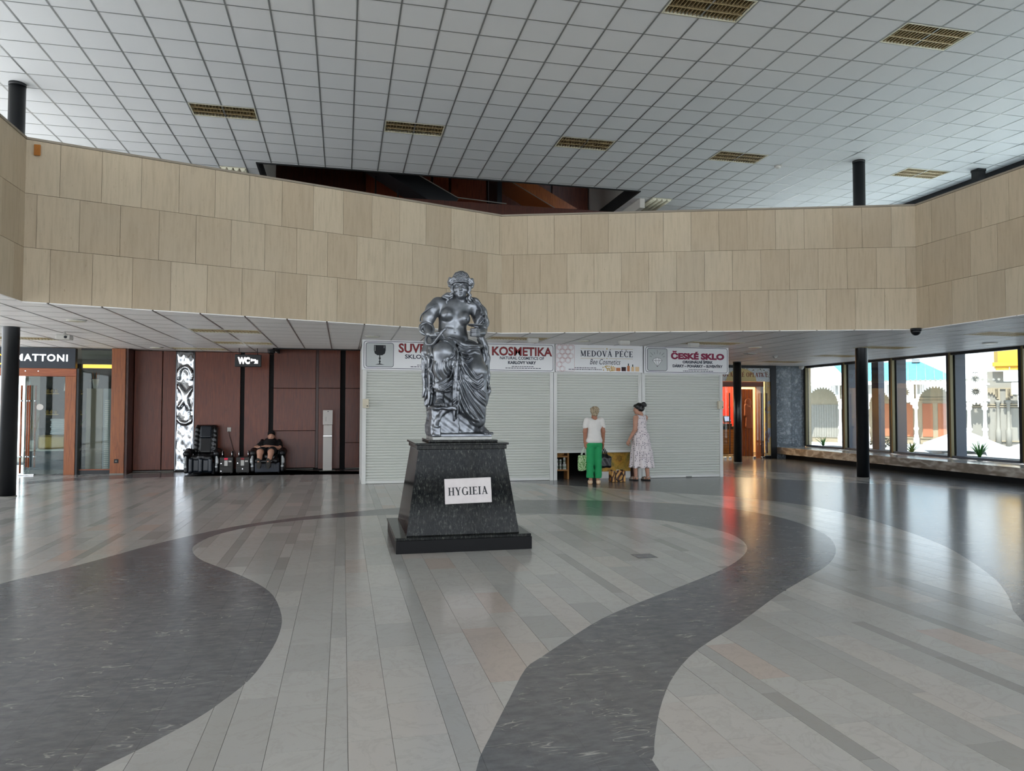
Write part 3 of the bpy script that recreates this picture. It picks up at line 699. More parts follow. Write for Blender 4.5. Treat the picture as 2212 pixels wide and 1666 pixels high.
# ================================================================== OUTSIDE: WHITE CARVED COLONNADE, ROOFS, PLANTS, PARASOLS
mat('white_carved', '#f2f0ea', 0.6)
mat('copper_roof', '#8fc4d2', 0.5, fn=lambda t: t.col(t.mix(t.noise(t.pos(), 3, 4), '#4d8ea2', '#69a8b8')))
mat('panel_cream', '#a59881', 0.7); mat('panel_peach', '#b47254', 0.7); mat('panel_grey', '#97938a', 0.7)
mat('yellow_wall', '#d9a83f', 0.8); mat('canvas', '#f4f4f2', 0.85)
mat('leaf', '#4f8a35', 0.5, fn=lambda t: t.col(t.mix(t.rand(), '#3f7a30', '#6fa044'))); mat('leaf_dark', '#2c4630', 0.6)
mat('soil', '#3d382f', 0.95); mat('print_grey', '#8f9090', 0.7)
OR = (24.089*1.5, 26.753*1.5, 0); ORZ = -math.radians(42); GZ = -0.70
def ez(z): return 1.491+(z-1.491)*1.5
def eu(u): return u*1.5
def arch_board(x0, x1, zs, z1, y0, y1, teeth):
    """board with a toothed round arch cut from it"""
    cx, r = (x0+x1)/2, (x1-x0)/2-0.06; P = [(x0, zs)]; n = teeth*4
    for i in range(n+1):
        a = PI-PI*i/n; rr = r-(0.11 if (i % 4) in (1, 2) else 0.0); P.append((cx+rr*math.cos(a), zs+rr*math.sin(a)))
    P.append((x1, zs)); mb = MB()
    for (xa, za), (xb, zb) in zip(P[:-1], P[1:]):
        mb.add([(xa, y0, za), (xb, y0, zb), (xb, y0, z1), (xa, y0, z1), (xa, y1, za), (xb, y1, zb), (xb, y1, z1), (xa, y1, z1)], [(0,1,2,3),(7,6,5,4),(0,4,5,1),(2,6,7,3)])
    return mb
def gear_board(x0, x1, z0, z1, holes, y0, y1):
    """board pierced by toothed round holes: holes = [(cz, r)], one above another"""
    mb = MB(); cx = (x0+x1)/2; n = 48; edges = [z0]+[(holes[i][0]+holes[i+1][0])/2 for i in range(len(holes)-1)]+[z1]
    for (cz, r), za, zb in zip(holes, edges[:-1], edges[1:]):
        def sq(a):
            c, s = math.cos(a), math.sin(a); k = min(((x1-cx) if c > 0 else (cx-x0))/max(abs(c), 1e-6), ((zb-cz) if s > 0 else (cz-za))/max(abs(s), 1e-6)); return cx+k*c, cz+k*s
        for i in range(n):
            a, b = 2*PI*i/n, 2*PI*(i+1)/n; ra = r-(0.09 if i % 4 in (1, 2) else 0); rb = r-(0.09 if (i+1) % 4 in (1, 2) else 0)
            q = [(cx+ra*math.cos(a), cz+ra*math.sin(a)), (cx+rb*math.cos(b), cz+rb*math.sin(b)), sq(b), sq(a)]
            mb.add([(x, y0, z) for x, z in q]+[(x, y1, z) for x, z in q], [(3,2,1,0),(4,5,6,7),(0,1,5,4)])
    return mb
def turned_post(root, x, h, r=0.10, z0=GZ):
    p = [(r*1.7, 0), (r*1.7, 0.45), (r*1.2, 0.5), (r*1.45, 0.58), (r, 0.7), (r, 0.95), (r*1.5, 1.0), (r*1.5, 1.1), (r, 1.16), (r*0.85, 1.6), (r*0.8, h-0.5), (r*1.4, h-0.42), (r*1.4, h-0.3), (r, h-0.25), (r*1.3, h)]
    MB().lathe([(a, b+z0) for a, b in p], 12, cx=x).build('turned_post', 'white_carved', root)
co = thing('colonnade', 'white carved wooden colonnade with toothed arches and pale blue roof outside', 'building', OR, ORZ)
zs = ez(1.88)
for u in (-4.45, -2.98, -1.87, -0.87, 0.02, 1.45): turned_post(co, eu(u), zs-GZ)
for a, b in ((-4.45, -2.98), (-1.87, -0.87), (0.02, 1.45)):
    arch_board(eu(a), eu(b), zs, ez(2.66), -0.06, 0.06, max(9, int((b-a)*12))).build('carved_arch', 'white_carved', co)
for a, b in ((-2.98, -1.87), (-0.87, 0.02)):
    gear_board(eu(a)+0.1, eu(b)-0.1, ez(2.02), ez(2.66), [(ez(2.30), 0.32)], -0.05, 0.05).build('pierced_board', 'white_carved', co)
    arch_board(eu(a), eu(b), ez(1.55), ez(2.03), -0.05, 0.05, 7).build('carved_arch', 'white_carved', co)
MB().box((eu(-6), -0.5, ez(2.64)), (eu(1.66), 0.15, ez(2.80))).build('fascia', 'white_carved', co)
for k in range(40): MB().cyl((eu(-2.6)+0.28*k, -0.52, ez(2.795)), (eu(-2.6)+0.28*k, -0.47, ez(2.795)), 0.075, n=10).build('fascia_knob', 'panel_grey', co)
rf = MB(); rf.add([(eu(-6), -0.5, ez(2.80)), (eu(1.68), -0.5, ez(2.80)), (eu(0.2), 3.0, ez(3.75)), (eu(-6), 3.0, ez(3.75)), (eu(1.68), 6, ez(2.80))], [(0, 1, 2, 3), (1, 4, 2)])
roof = rf.build('roof', 'copper_roof', co)
for k in range(14):
    x = eu(-2.6)+0.5*k; u = min(1.0, max(0.0, (eu(1.85)-x)/(eu(1.85)-eu(0.2))))
    MB().tube([(x, -0.5, ez(2.80)+0.02), (x, -0.5+3.5*u, ez(2.80)+(ez(3.75)-ez(2.80))*u+0.02)], 0.02, 5).build('roof_seam', 'panel_grey', roof)
MB().box((eu(-0.12), 2.6, ez(3.7)), (eu(0.2), 3.1, ez(3.86))).build('ridge_cap', 'print_grey', co)
MB().add([(eu(-4.9), -0.55, ez(2.78)), (eu(-2.55), -0.55, ez(2.78)), (eu(-3.9), -0.55, ez(4.3)), (eu(-4.9), 0.2, ez(2.78)), (eu(-2.55), 0.2, ez(2.78)), (eu(-3.9), 0.2, ez(4.3))], [(0, 1, 2), (5, 4, 3), (0, 3, 4, 1), (1, 4, 5, 2), (2, 5, 3, 0)]).build('gable', 'white_carved', co)
wl = MB().box((eu(-6), 1.6, GZ), (eu(1.9), 1.75, ez(2.7))).build('back_wall', 'panel_cream', co)
for k in range(16): MB().box((eu(-4.4)+0.16*k, 1.55, ez(0.25)), (eu(-4.4)+0.16*k+0.15, 1.6, ez(1.78))).build('board', 'panel_grey', wl)
for a, b in ((-1.35, -0.95), (-0.75, -0.1), (0.27, 0.66), (0.86, 1.17)): MB().box((eu(a), 1.55, ez(0.36)), (eu(b), 1.6, ez(1.82))).build('peach_panel', 'panel_peach', wl)
for z in (0.28, 1.92, 2.05): MB().box((eu(-2.2), 1.52, ez(z)), (eu(1.8), 1.6, ez(z)+0.06)).build('moulding', 'panel_cream', wl)
tw = thing('carved_tower', 'white carved turret with toothed round holes beside the yellow house outside', 'building', OR, ORZ)
for u in (1.96, 2.52): turned_post(tw, eu(u), ez(1.85)-GZ, 0.12)
arch_board(eu(1.90), eu(2.58), ez(1.55), ez(1.95), -0.06, 0.06, 6).build('carved_arch', 'white_carved', tw)
gear_board(eu(1.80), eu(2.62), ez(1.95), ez(4.4), [(ez(2.31), 0.26), (ez(2.85), 0.25), (ez(3.22), 0.25), (ez(3.86), 0.26)], -0.06, 0.06).build('pierced_board', 'white_carved', tw)
MB().box((eu(1.72), -0.12, ez(1.90)), (eu(2.70), 0.12, ez(2.0))).build('cornice', 'white_carved', tw)
MB().box((eu(1.72), -0.12, ez(2.58)), (eu(2.70), 0.12, ez(2.66))).build('cornice', 'white_carved', tw)
gh = thing('grey_arcade_wall', 'grey panelled arcade wall in shade right of the carved turret', 'building', (OR[0], OR[1], 0), ORZ)
MB().box((eu(1.85), 0.9, GZ), (eu(5.5), 1.1, ez(3.16))).build('wall', 'panel_grey', gh)
for a, b in ((1.95, 2.5), (2.72, 3.05), (3.10, 3.35), (3.45, 4.2)): MB().box((eu(a), 0.84, ez(0.25)), (eu(b), 0.9, ez(1.62))).build('wall_panel', 'panel_grey', gh)
for z in (0.22, 1.66, 1.75, 2.42): MB().box((eu(1.9), 0.80, ez(z)), (eu(5.4), 0.9, ez(z)+0.07)).build('moulding', 'panel_cream', gh)
for u in (3.02, 3.38): MB().lathe([(0.16, GZ), (0.16, 0.3), (0.10, 0.4), (0.10, ez(1.8)), (0.17, ez(1.86)), (0.17, ez(1.95))], 12, cx=eu(u), cy=0.78).build('half_column', 'panel_grey', gh)
arch_board(eu(2.35), eu(3.10), ez(1.95), ez(2.42), 0.78, 0.84, 8).build('carved_arch', 'panel_cream', gh)
arch_board(eu(3.30), eu(4.30), ez(1.85), ez(2.42), 0.78, 0.84, 9).build('carved_arch', 'panel_cream', gh)
yh = thing('yellow_house', 'yellow house front with a cornice above the white lamp boxes', 'building', OR, ORZ)
MB().box((eu(3.03), 0.5, ez(3.35)), (eu(6), 3.0, ez(5.5))).build('wall', 'yellow_wall', yh)
MB().box((eu(2.84), 0.25, ez(3.36)), (eu(6), 0.6, ez(3.52))).build('cornice', 'yellow_wall', yh)
MB().box((eu(2.95), 0.35, ez(3.2)), (eu(6), 0.6, ez(3.36))).build('cornice', 'yellow_wall', yh)
for n, (u, z0, z1) in enumerate(((3.16, 2.70, 3.14), (3.42, 2.17, 2.66), (3.63, 1.65, 2.13))):
    t = thing('sign_box', ('topmost of the three white sign boxes hanging outside', 'middle one of the three white sign boxes hanging outside', 'lowest of the three white sign boxes hanging outside')[n], 'sign', (OR[0], OR[1], 0), ORZ, 'white sign boxes outside')
    MB().cbox((eu(u), -0.6, ez(z0)), (eu(u)+2.4, -0.35, ez(z1)), 0.03).build('box', 'canvas', t)
    MB().box((eu(u)+0.3+0.1*n, -0.345, ez(z0)+0.1), (eu(u)+0.35+0.1*n, -0.30, ez(3.3))).build('hanger', 'print_grey', t)
def parasol(px, py, zt, r, rz, label):
    t = thing('parasol', label, 'parasol', (px, py, GZ), rz, 'white parasols outside')
    mb = MB(); h = zt-GZ; c4 = [(-r, -r), (r, -r), (r, r), (-r, r)]
    e = h-0.55*r*0.9
    mb.add([(x, y, e) for x, y in c4]+[(0, 0, h)]+[(x*0.99, y*0.99, e-0.22) for x, y in c4], [(0, 1, 4), (1, 2, 4), (2, 3, 4), (3, 0, 4), (0, 5, 6, 1), (1, 6, 7, 2), (2, 7, 8, 3), (3, 8, 5, 0)]).build('canopy', 'canvas', t)
    MB().cyl((0, 0, 0), (0, 0, h+0.06), 0.03, n=10).build('pole', 'print_grey', t); MB().cbox((-0.4, -0.4, 0), (0.4, 0.4, 0.08), 0.02).build('base', 'concrete_out', t)
    return t
def along(u, y): return (OR[0]+u*math.cos(ORZ)-y*math.sin(ORZ), OR[1]+u*math.sin(ORZ)+y*math.cos(ORZ))
p = along(eu(1.22), -8.0); parasol(p[0]-0.3, p[1]-0.8, ez(0.86), 1.65, ORZ+0.1, 'white parasol standing left of the carved turret outside')
p = along(eu(3.75), -8.0); pp = parasol(p[0]-0.5, p[1]-0.9, ez(0.74), 1.6, ORZ, 'white parasol under the lowest sign box outside')
aw = thing('restaurant_awning', 'white restaurant awning edge lettered RESTAURACE outside', 'awning', (OR[0], OR[1], 0), ORZ)
MB().box((eu(2.0), -12.0, ez(-0.5)), (eu(5.2), -11.9, ez(0.08))).build('valance', 'canvas', aw)
MB().add([(eu(2.0), -11.9, ez(0.08)), (eu(5.2), -11.9, ez(0.08)), (eu(5.2), -10.4, ez(0.25)), (eu(2.0), -10.4, ez(0.25))], [(0, 1, 2, 3)]).build('canvas', 'canvas', aw)
lettering(MB(), 'RESTAURACE', eu(2.90), ez(-0.10), 0.22, -12.01, bold=0.006).build('lettering', 'print_grey', aw)
# planter and plants right outside the panes
pl = thing('planter', 'stone planter trough just outside the right windows', 'planter', (14.55, 0, 0))
MB().box((0.5, 2, GZ), (1.9, 22, 0.27)).build('trough', 'concrete_out', pl); MB().box((0.56, 2.05, 0.27), (1.84, 21.95, 0.30)).build('soil', 'soil', pl)
MB().box((-0.18, 2, GZ), (0.5, 22, 0.36)).build('ledge', 'granite_out', pl)
def blades(name, x, y, n, h, sp, label, m='leaf'):
    t = thing(name, label, 'plant', (x, y, 0.30), group='spiky plants outside the windows')
    for i in range(n):
        a = R.uniform(0, 2*PI); l = h*R.uniform(0.6, 1.05); s = sp*R.uniform(0.3, 1.0); w = 0.018*R.uniform(0.8, 1.4)
        mb = MB(); q = []
        for k in range(6):
            u = k/5; rr = s*u**1.6; zz = l*(u-0.25*s*u*u); ww = w*(1-u**2.2)+0.001
            q.append(((rr*math.cos(a)-ww*math.sin(a), rr*math.sin(a)+ww*math.cos(a), zz), (rr*math.cos(a), rr*math.sin(a), zz-0.006), (rr*math.cos(a)+ww*math.sin(a), rr*math.sin(a)-ww*math.cos(a), zz)))
        vs = [p for r3 in q for p in r3]
        mb.smooth = True
        mb.add(vs, [(3*k, 3*k+1, 3*k+4, 3*k+3) for k in range(5)]+[(3*k+1, 3*k+2, 3*k+5, 3*k+4) for k in range(5)]); mb.build('leaf', m, t)
blades('spiky_plant', 15.3, 20.95, 16, 0.40, 0.30, 'low spiky green plant beside the granite pillar outside')
blades('spiky_plant', 15.3, 17.15, 24, 0.40, 0.42, 'spreading spiky green plant behind the third window pane')
blades('spiky_plant', 15.3, 14.95, 26, 0.58, 0.40, 'tallest spiky green plant behind the right window pane')
blades('spiky_plant', 15.3, 15.5, 10, 0.34, 0.25, 'small pale spiky plant left of the tallest one outside')
t = thing('round_bush', 'dark rounded bush outside behind the square grey post', 'plant', (15.7, 18.85, 0.30))
MB().cyl((0, 0, 0), (0, 0, 0.2), 0.02, n=8).build('stem', 'soil', t)
fo = MB()
for i in range(420):
    v = Vector((R.gauss(0, 1), R.gauss(0, 1), R.gauss(0, 1))).normalized()*R.uniform(0.7, 1.0); c = Vector((v.x*0.30, v.y*0.30, 0.25+v.z*0.20)); a = Vector((R.gauss(0, 1), R.gauss(0, 1), R.gauss(0, 1))).normalized(); b = a.orthogonal().normalized()
    fo.add([c-a*0.035, c+b*0.014, c+a*0.035, c-b*0.014], [(0, 1, 2, 3)])
stuff(fo.build('foliage', 'leaf_dark', t))
t = thing('granite_pillar', 'speckled pale granite pillar outside next to the stone wall', 'pillar', (15.1, 22.45, 0))
for k in range(4): MB().cbox((-0.05, -0.33, -0.7+0.95*k), (0.40, 0.30, 0.245+0.95*k), 0.004).build('block', 'granite_out', t)
t = thing('square_post', 'square grey steel post standing outside behind the second window', 'post', (15.3, 18.42, 0.30))
MB().box((-0.10, -0.14, 0), (0.10, 0.14, 3.0)).build('shaft', 'fin_grey', t); MB().box((-0.13, -0.17, -0.02), (0.13, 0.17, 0.03)).build('foot', 'fin_grey', t)
# ================================================================== KIOSK ROW WITH ROLLER SHUTTERS
mat('shutter', '#c9cbc4', 0.45, spec=0.4); mat('shutter_dark', '#8d8f8a', 0.6); mat('kiosk_white', '#d6d6d2', 0.5)
mat('sign_white', '#e3e3e4', 0.45); mat('icon_grey', '#b9bdbd', 0.5); mat('ink_black', '#16191d', 0.6); mat('ink_red', '#8f1f24', 0.5); mat('ink_wine', '#8a1f45', 0.5)
mat('ink_navy', '#2a3040', 0.6); mat('ink_gold', '#b79a55', 0.5); mat('ink_pink', '#b98f90', 0.6); mat('ink_outline', '#3a1416', 0.6)
mat('kiosk_dark', '#0b0b0d', 0.8); mat('ply', '#a5743f', 0.6); mat('jar_white', '#cfd2cd', 0.4); mat('switch_beige', '#cfc6b0', 0.5); mat('label_green', '#7c8a76', 0.6)
mat('amber', '#b4652a', 0.3); mat('jar_cream', '#d9b98d', 0.4)
KY = 14.96
def slat_curtain(x0, x1, z0, z1, y, name, par, pitch=0.0556):
    n = int(round((z1-z0)/pitch)); p = (z1-z0)/n; prof = []
    for i in range(n):
        z = z0+i*p; prof += [(y, z+p*0.02), (y-0.011, z+p*0.16), (y-0.014, z+p*0.5), (y-0.010, z+p*0.84), (y+0.004, z+p*0.93)]
    mb = MB(); mb.smooth = False
    vs = [(x0, a, b) for a, b in prof]+[(x1, a, b) for a, b in prof]; m = len(prof)
    mb.add(vs, [(i, m+i, m+i+1, i+1) for i in range(m-1)])
    return stuff(mb.build(name, 'shutter', par))
def kiosk(name, x0, x1, zopen, label):
    t = thing(name, label, 'kiosk', ((x0+x1)/2, KY, 0)); w = (x1-x0)/2
    MB().box((-w, 0.02, 0), (-w+0.075, 0.10, 2.30)).build('guide_rail', 'kiosk_white', t); MB().box((w-0.075, 0.02, 0), (w, 0.10, 2.30)).build('guide_rail', 'kiosk_white', t)
    sh_ = slat_curtain(-w+0.06, w-0.06, zopen+0.05, 2.30, 0.06, 'shutter_slats', t)
    MB().cbox((-w+0.07, 0.045, zopen), (w-0.07, 0.08, zopen+0.055), 0.004).build('bottom_bar', 'kiosk_white', t)
    lk = MB().cbox((w*0.15-0.07, 0.035, zopen+0.004), (w*0.15+0.07, 0.05, zopen+0.028), 0.003).build('lock', 'shutter_dark', t)
    MB().box((-w, 0.03, 2.28), (w, 0.30, 2.88)).build('header_box', 'kiosk_white', t)
    for sx in (-1, 1): MB().box((sx*w-0.02 if sx > 0 else -w, 0.1, 0), (w if sx > 0 else -w+0.02, 2.3, 2.88)).build('side_wall', 'kiosk_white', t)
    MB().box((-w, 2.28, 0), (w, 2.3, 2.88)).build('back_wall', 'kiosk_dark', t); MB().box((-w, 0.1, 2.84), (w, 2.3, 2.88)).build('roof', 'kiosk_dark', t)
    return t
k1 = kiosk('kiosk', 0.375, 4.375, 0.005, 'double width white kiosk with closed roller shutter behind the statue')
k2 = kiosk('kiosk', 4.385, 6.395, 0.575, 'white kiosk with half raised roller shutter behind the two women')
k3 = kiosk('kiosk', 6.405, 8.36, 0.005, 'white kiosk with closed roller shutter at the right end')
# boxed switches and cables
for x, lb, mm in ((0.44, 'cream shutter switch box at the left end of the kiosks', 'switch_beige'), (8.28, 'cream shutter switch box at the right end of the kiosks', 'switch_beige')):
    t = thing('switch_box', lb, 'switch', (x, KY, 1.62)); MB().cbox((-0.06, -0.06, -0.09), (0.06, 0.02, 0.09), 0.008).build('casing', mm, t)
    MB().cyl((0.03, -0.062, -0.05), (0.03, -0.072, -0.05), 0.012, n=12).build('key_switch', 'ink_black', t)
    MB().tube([(0, -0.01, 0.09), (0.0, -0.012, 0.4), (0.02, -0.01, 0.66)], 0.006, 6).build('cable', 'kiosk_white', t)
t = thing('crank_rod', 'thin white cord hanging beside the half raised shutter', 'cord', (6.36, KY, 0)); MB().tube([(0.0, -0.02, 2.28), (-0.06, -0.03, 1.9), (-0.1, -0.03, 1.55)], 0.007, 6).build('cord', 'kiosk_white', t); MB().cyl((-0.1, -0.03, 1.5), (-0.1, -0.03, 1.56), 0.012, n=8).build('pull', 'shutter_dark', t)
# ---- fascia signs
def rrect(x0, z0, x1, z1, r, n=5):
    out = []
    for cx, cz, a0 in ((x1-r, z0+r, -90), (x1-r, z1-r, 0), (x0+r, z1-r, 90), (x0+r, z0+r, 180)):
        for i in range(n+1): a = math.radians(a0+90*i/n); out.append((cx+r*math.cos(a), cz+r*math.sin(a)))
    return out
def outline(mb, pts, w, y):
    """thin closed line of width w along pts in x-z"""
    n = len(pts); P = [Vector(p) for p in pts]; o = []
    for i in range(n):
        d = (P[(i+1) % n]-P[i-1]).normalized(); o.append(Vector((d.y, -d.x)))
    for i in range(n):
        j = (i+1) % n
        mb.add([(P[i].x+o[i].x*w/2, y, P[i].y+o[i].y*w/2), (P[j].x+o[j].x*w/2, y, P[j].y+o[j].y*w/2), (P[j].x-o[j].x*w/2, y, P[j].y-o[j].y*w/2), (P[i].x-o[i].x*w/2, y, P[i].y-o[i].y*w/2)], [(3, 2, 1, 0)])
def seg(mb, a, b, w, y):
    a, b = Vector(a), Vector(b); d = (b-a).normalized(); n = Vector((-d.y, d.x))*w/2
    q = [a-n, b-n, b+n, a+n]; mb.add([(p.x, y, p.y) for p in q], [(0, 1, 2, 3)])
def poly(mb, pts, y):
    if sum(pts[i][0]*pts[(i+1) % len(pts)][1]-pts[(i+1) % len(pts)][0]*pts[i][1] for i in range(len(pts))) < 0: pts = pts[::-1]
    mb.add([(p[0], y, p[1]) for p in pts], [list(range(len(pts)))])
def sign(x0, x1, z0, z1, label):
    t = thing('shop_sign', label, 'sign', (x0, KY-0.02, 0), group='kiosk fascia signs')
    MB().cbox((0, -0.03, z0), (x1-x0, 0.02, z1), 0.004).build('board', 'sign_white', t); return t
YF = -0.0315
def framed(t, W, z0, z1, icon_w, icon=True):
    f = MB(); outline(f, rrect(0.035, z0+0.03, W-0.035, z1-0.03, 0.05), 0.010, YF); f.build('frame_line', 'ink_navy', t)
    if icon:
        p = MB(); poly(p, rrect(0.075, z0+0.06, 0.075+icon_w, z1-0.06, 0.045), YF-0.0004); ic = p.build('icon_panel', 'icon_grey', t)
        f = MB(); outline(f, rrect(0.075, z0+0.06, 0.075+icon_w, z1-0.06, 0.045), 0.010, YF-0.0008); f.build('icon_frame', 'ink_navy', t)
def small_print(t, cx, z, widths):
    """rows of print too small to read: broken dashes"""
    mb = MB(); q = random.Random(int(cx*1000))
    for i, w in enumerate(widths):
        x = cx-w/2
        while x < cx+w/2:
            l = q.uniform(0.02, 0.06); poly(mb, [(x, z-0.035*i), (x+l, z-0.035*i), (x+l, z-0.035*i+0.014), (x, z-0.035*i+0.014)], YF-0.0005); x += l+0.012
    mb.build('small_print', 'ink_navy', t)
# 1 souvenirs
s1 = sign(0.36, 2.37, 2.30, 2.905, 'white sign with black goblet icon and red word SUVENÝRY'); W = 2.01
framed(s1, W, 2.30, 2.905, 0.55)
g = MB(); cx = 0.35
cup = [(cx-0.115, 2.80), (cx+0.115, 2.80), (cx+0.118, 2.70), (cx+0.10, 2.63), (cx+0.05, 2.595), (cx-0.05, 2.595), (cx-0.10, 2.63), (cx-0.118, 2.70)]
poly(g, cup, YF-0.0012); poly(g, [(cx-0.01, 2.6), (cx+0.01, 2.6), (cx+0.01, 2.41), (cx-0.01, 2.41)], YF-0.0012)
for z, h in ((2.535, 0.035), (2.465, 0.03)): poly(g, [(cx-0.024, z), (cx, z-h), (cx+0.024, z), (cx, z+h)], YF-0.0014)
poly(g, [(cx-0.095, 2.405), (cx+0.095, 2.405), (cx+0.02, 2.425), (cx-0.02, 2.425)], YF-0.0013); g.build('goblet', 'ink_black', s1)
g = MB(); seg(g, (cx-0.095, 2.79), (cx-0.095, 2.68), 0.010, YF-0.0016); seg(g, (cx+0.085, 2.79), (cx+0.085, 2.74), 0.008, YF-0.0016); g.build('goblet_shine', 'icon_grey', s1)
lettering(MB(), 'SUVENÝRY', 1.315, 2.665, 0.25, YF-0.0004, bold=0.008, width=1.18).build('lettering_outline', 'ink_outline', s1)
lettering(MB(), 'SUVENÝRY', 1.315, 2.669, 0.245, YF-0.0012, bold=0.001, width=1.17).build('lettering', 'ink_red', s1)
lettering(MB(), 'SKLO - DÁRKY', 1.315, 2.54, 0.115, YF-0.0006, bold=0.003, width=0.92).build('lettering', 'ink_navy', s1)
small_print(s1, 1.33, 2.40, (0.45, 0.72))
# 2 cosmetics
s2 = sign(2.38, 4.385, 2.30, 2.905, 'white sign with red word KOSMETIKA partly behind the statue'); W = 2.005
framed(s2, W, 2.30, 2.905, 0.50)
g = MB(); outline(g, [(0.325+0.13*math.cos(2*PI*i/24), 2.60+0.13*math.sin(2*PI*i/24)) for i in range(24)], 0.012, YF-0.0012)
for k in range(5):
    a = PI/2+2*PI*k/5; outline(g, [(0.325+0.07*math.cos(a)+0.05*math.cos(2*PI*i/12), 2.60+0.07*math.sin(a)+0.05*math.sin(2*PI*i/12)) for i in range(12)], 0.008, YF-0.0014)
g.build('flower_icon', 'ink_navy', s2)
lettering(MB(), 'KOSMETIKA', 1.295, 2.645, 0.25, YF-0.0004, bold=0.008, width=1.31).build('lettering_outline', 'ink_outline', s2)
lettering(MB(), 'KOSMETIKA', 1.295, 2.649, 0.245, YF-0.0012, bold=0.001, width=1.30).build('lettering', 'ink_red', s2)
lettering(MB(), 'NATURAL COSMETICS OF', 1.29, 2.56, 0.085, YF-0.0006, bold=0.002, width=0.96).build('lettering', 'ink_navy', s2)
lettering(MB(), 'KARLOVY VARY', 1.29, 2.465, 0.085, YF-0.0006, bold=0.004, width=0.61).build('lettering', 'ink_navy', s2)
small_print(s2, 1.29, 2.405, (0.45, 0.72))
# 3 honey care
s3 = sign(4.405, 6.40, 2.315, 2.905, 'white sign with honeycomb pattern and the words MEDOVÁ PÉČE'); W = 1.995
f = MB(); outline(f, rrect(0.02, 2.335, 0.42, 2.885, 0.025), 0.006, YF); f.build('frame_line', 'ink_pink', s3)
h = MB(); r = 0.055
for (i, j) in ((0, 0), (1, 0), (2, 0), (0, 1), (1, 1), (2, 1), (0, 2), (1, 2), (2, 2), (0, 3), (1, 3), (0, 4), (0, 5)):
    hx, hz = 0.085+0.128*i+(0.064 if j % 2 else 0), 2.84-0.092*j
    if hx > 0.39 or hz < 2.36: continue
    outline(h, [(hx+0.068*math.cos(PI/6+PI/3*k), hz+0.068*math.sin(PI/6+PI/3*k)) for k in range(6)], 0.006, YF-0.0004)
    outline(h, [(hx+0.045*math.cos(2*PI*k/14), hz+0.045*math.sin(2*PI*k/14)) for k in range(14)], 0.005, YF-0.0004)
h.build('honeycomb', 'ink_pink', s3)
serif_text(MB(), 'MEDOVÁ PÉČE', 1.16, 2.655, 0.125, YF-0.0006, width=1.22).build('lettering', 'ink_navy', s3)
g = MB()
for a, b in (((0.56, 2.825), (1.10, 2.825)), ((1.22, 2.825), (1.76, 2.825)), ((0.56, 2.615), (1.12, 2.615)), ((1.20, 2.615), (1.76, 2.615))): seg(g, a, b, 0.006, YF-0.0005)
poly(g, [(1.14, 2.825), (1.16, 2.805), (1.18, 2.825), (1.16, 2.845)], YF-0.0005); poly(g, [(1.145, 2.615), (1.16, 2.60), (1.175, 2.615), (1.16, 2.63)], YF-0.0005); g.build('rule', 'ink_gold', s3)
lettering(MB(), 'Bee Cosmetics', 1.12, 2.485, 0.17, YF-0.0006, shear=0.32, width=0.70).build('lettering', 'ink_navy', s3)
small_print(s3, 0.65, 2.40, (0.45, 0.72))
g = MB()
for i, (x, w_, h_, neck) in enumerate(((1.30, 0.11, 0.09, 0), (1.42, 0.10, 0.075, 0), (1.545, 0.105, 0.08, 0), (1.655, 0.06, 0.12, 1), (1.755, 0.065, 0.10, 1), (1.86, 0.09, 0.10, 0))):
    g.cur = (0, 1, 2, 1, 0, 0)[i]; poly(g, [(x-w_/2, 2.345), (x+w_/2, 2.345), (x+w_/2, 2.345+h_), (x-w_/2, 2.345+h_)], YF-0.0006)
    g.cur = 3
    if neck: poly(g, [(x-0.012, 2.345+h_), (x+0.012, 2.345+h_), (x+0.012, 2.345+h_+0.05), (x-0.012, 2.345+h_+0.05)], YF-0.0006)
    elif i == 2: poly(g, [(x-w_/2, 2.345+h_-0.01), (x+w_/2, 2.345+h_-0.01), (x+w_/2, 2.345+h_+0.012), (x-w_/2, 2.345+h_+0.012)], YF-0.0008)
for k in range(26): g.cur = 4; x, z = 1.06+R.random()*0.26, 2.345+R.random()*0.11; poly(g, [(x+0.016*math.cos(2*PI*q/6), z+0.014*math.sin(2*PI*q/6)) for q in range(6)], YF-0.0005-0.00002*k)
g.build('product_print', ['jar_cream', 'amber', 'ink_outline', 'ink_black', 'ink_gold'], s3)
# 4 czech glass
s4 = sign(6.43, 8.475, 2.31, 2.92, 'white sign with diamond icon and purple words ČESKÉ SKLO'); W = 2.045
framed(s4, W, 2.31, 2.92, 0.47)
g = MB(); cx, cz = 0.31, 2.60; yy = YF-0.0014
top = [(cx-0.075, cz+0.035), (cx-0.03, cz+0.055), (cx+0.03, cz+0.055), (cx+0.075, cz+0.035)]; gl_ = [(cx-0.115, cz-0.005), (cx-0.04, cz-0.012), (cx+0.04, cz-0.012), (cx+0.115, cz-0.005)]; tip = (cx, cz-0.145)
poly(g, [gl_[0], tip, gl_[3], top[3], top[2], top[1], top[0]], yy); g.build('diamond', 'sign_white', s4)
g = MB(); yy -= 0.0006
for a, b in list(zip(top[:-1], top[1:]))+list(zip(gl_[:-1], gl_[1:]))+[(top[0], gl_[0]), (top[3], gl_[3]), (gl_[0], tip), (gl_[3], tip), (gl_[1], tip), (gl_[2], tip), (top[1], gl_[1]), (top[2], gl_[2])]: seg(g, a, b, 0.006, yy)
for k in range(7):
    a = math.radians(20+140*k/6); l = 0.085 if k % 2 == 1 or k == 3 else 0.05; seg(g, (cx+0.14*math.cos(a), cz+0.04+0.10*math.sin(a)), (cx+(0.14+l)*math.cos(a), cz+0.04+(0.10+l)*math.sin(a)), 0.006, yy)
g.build('diamond_lines', 'ink_black', s4)
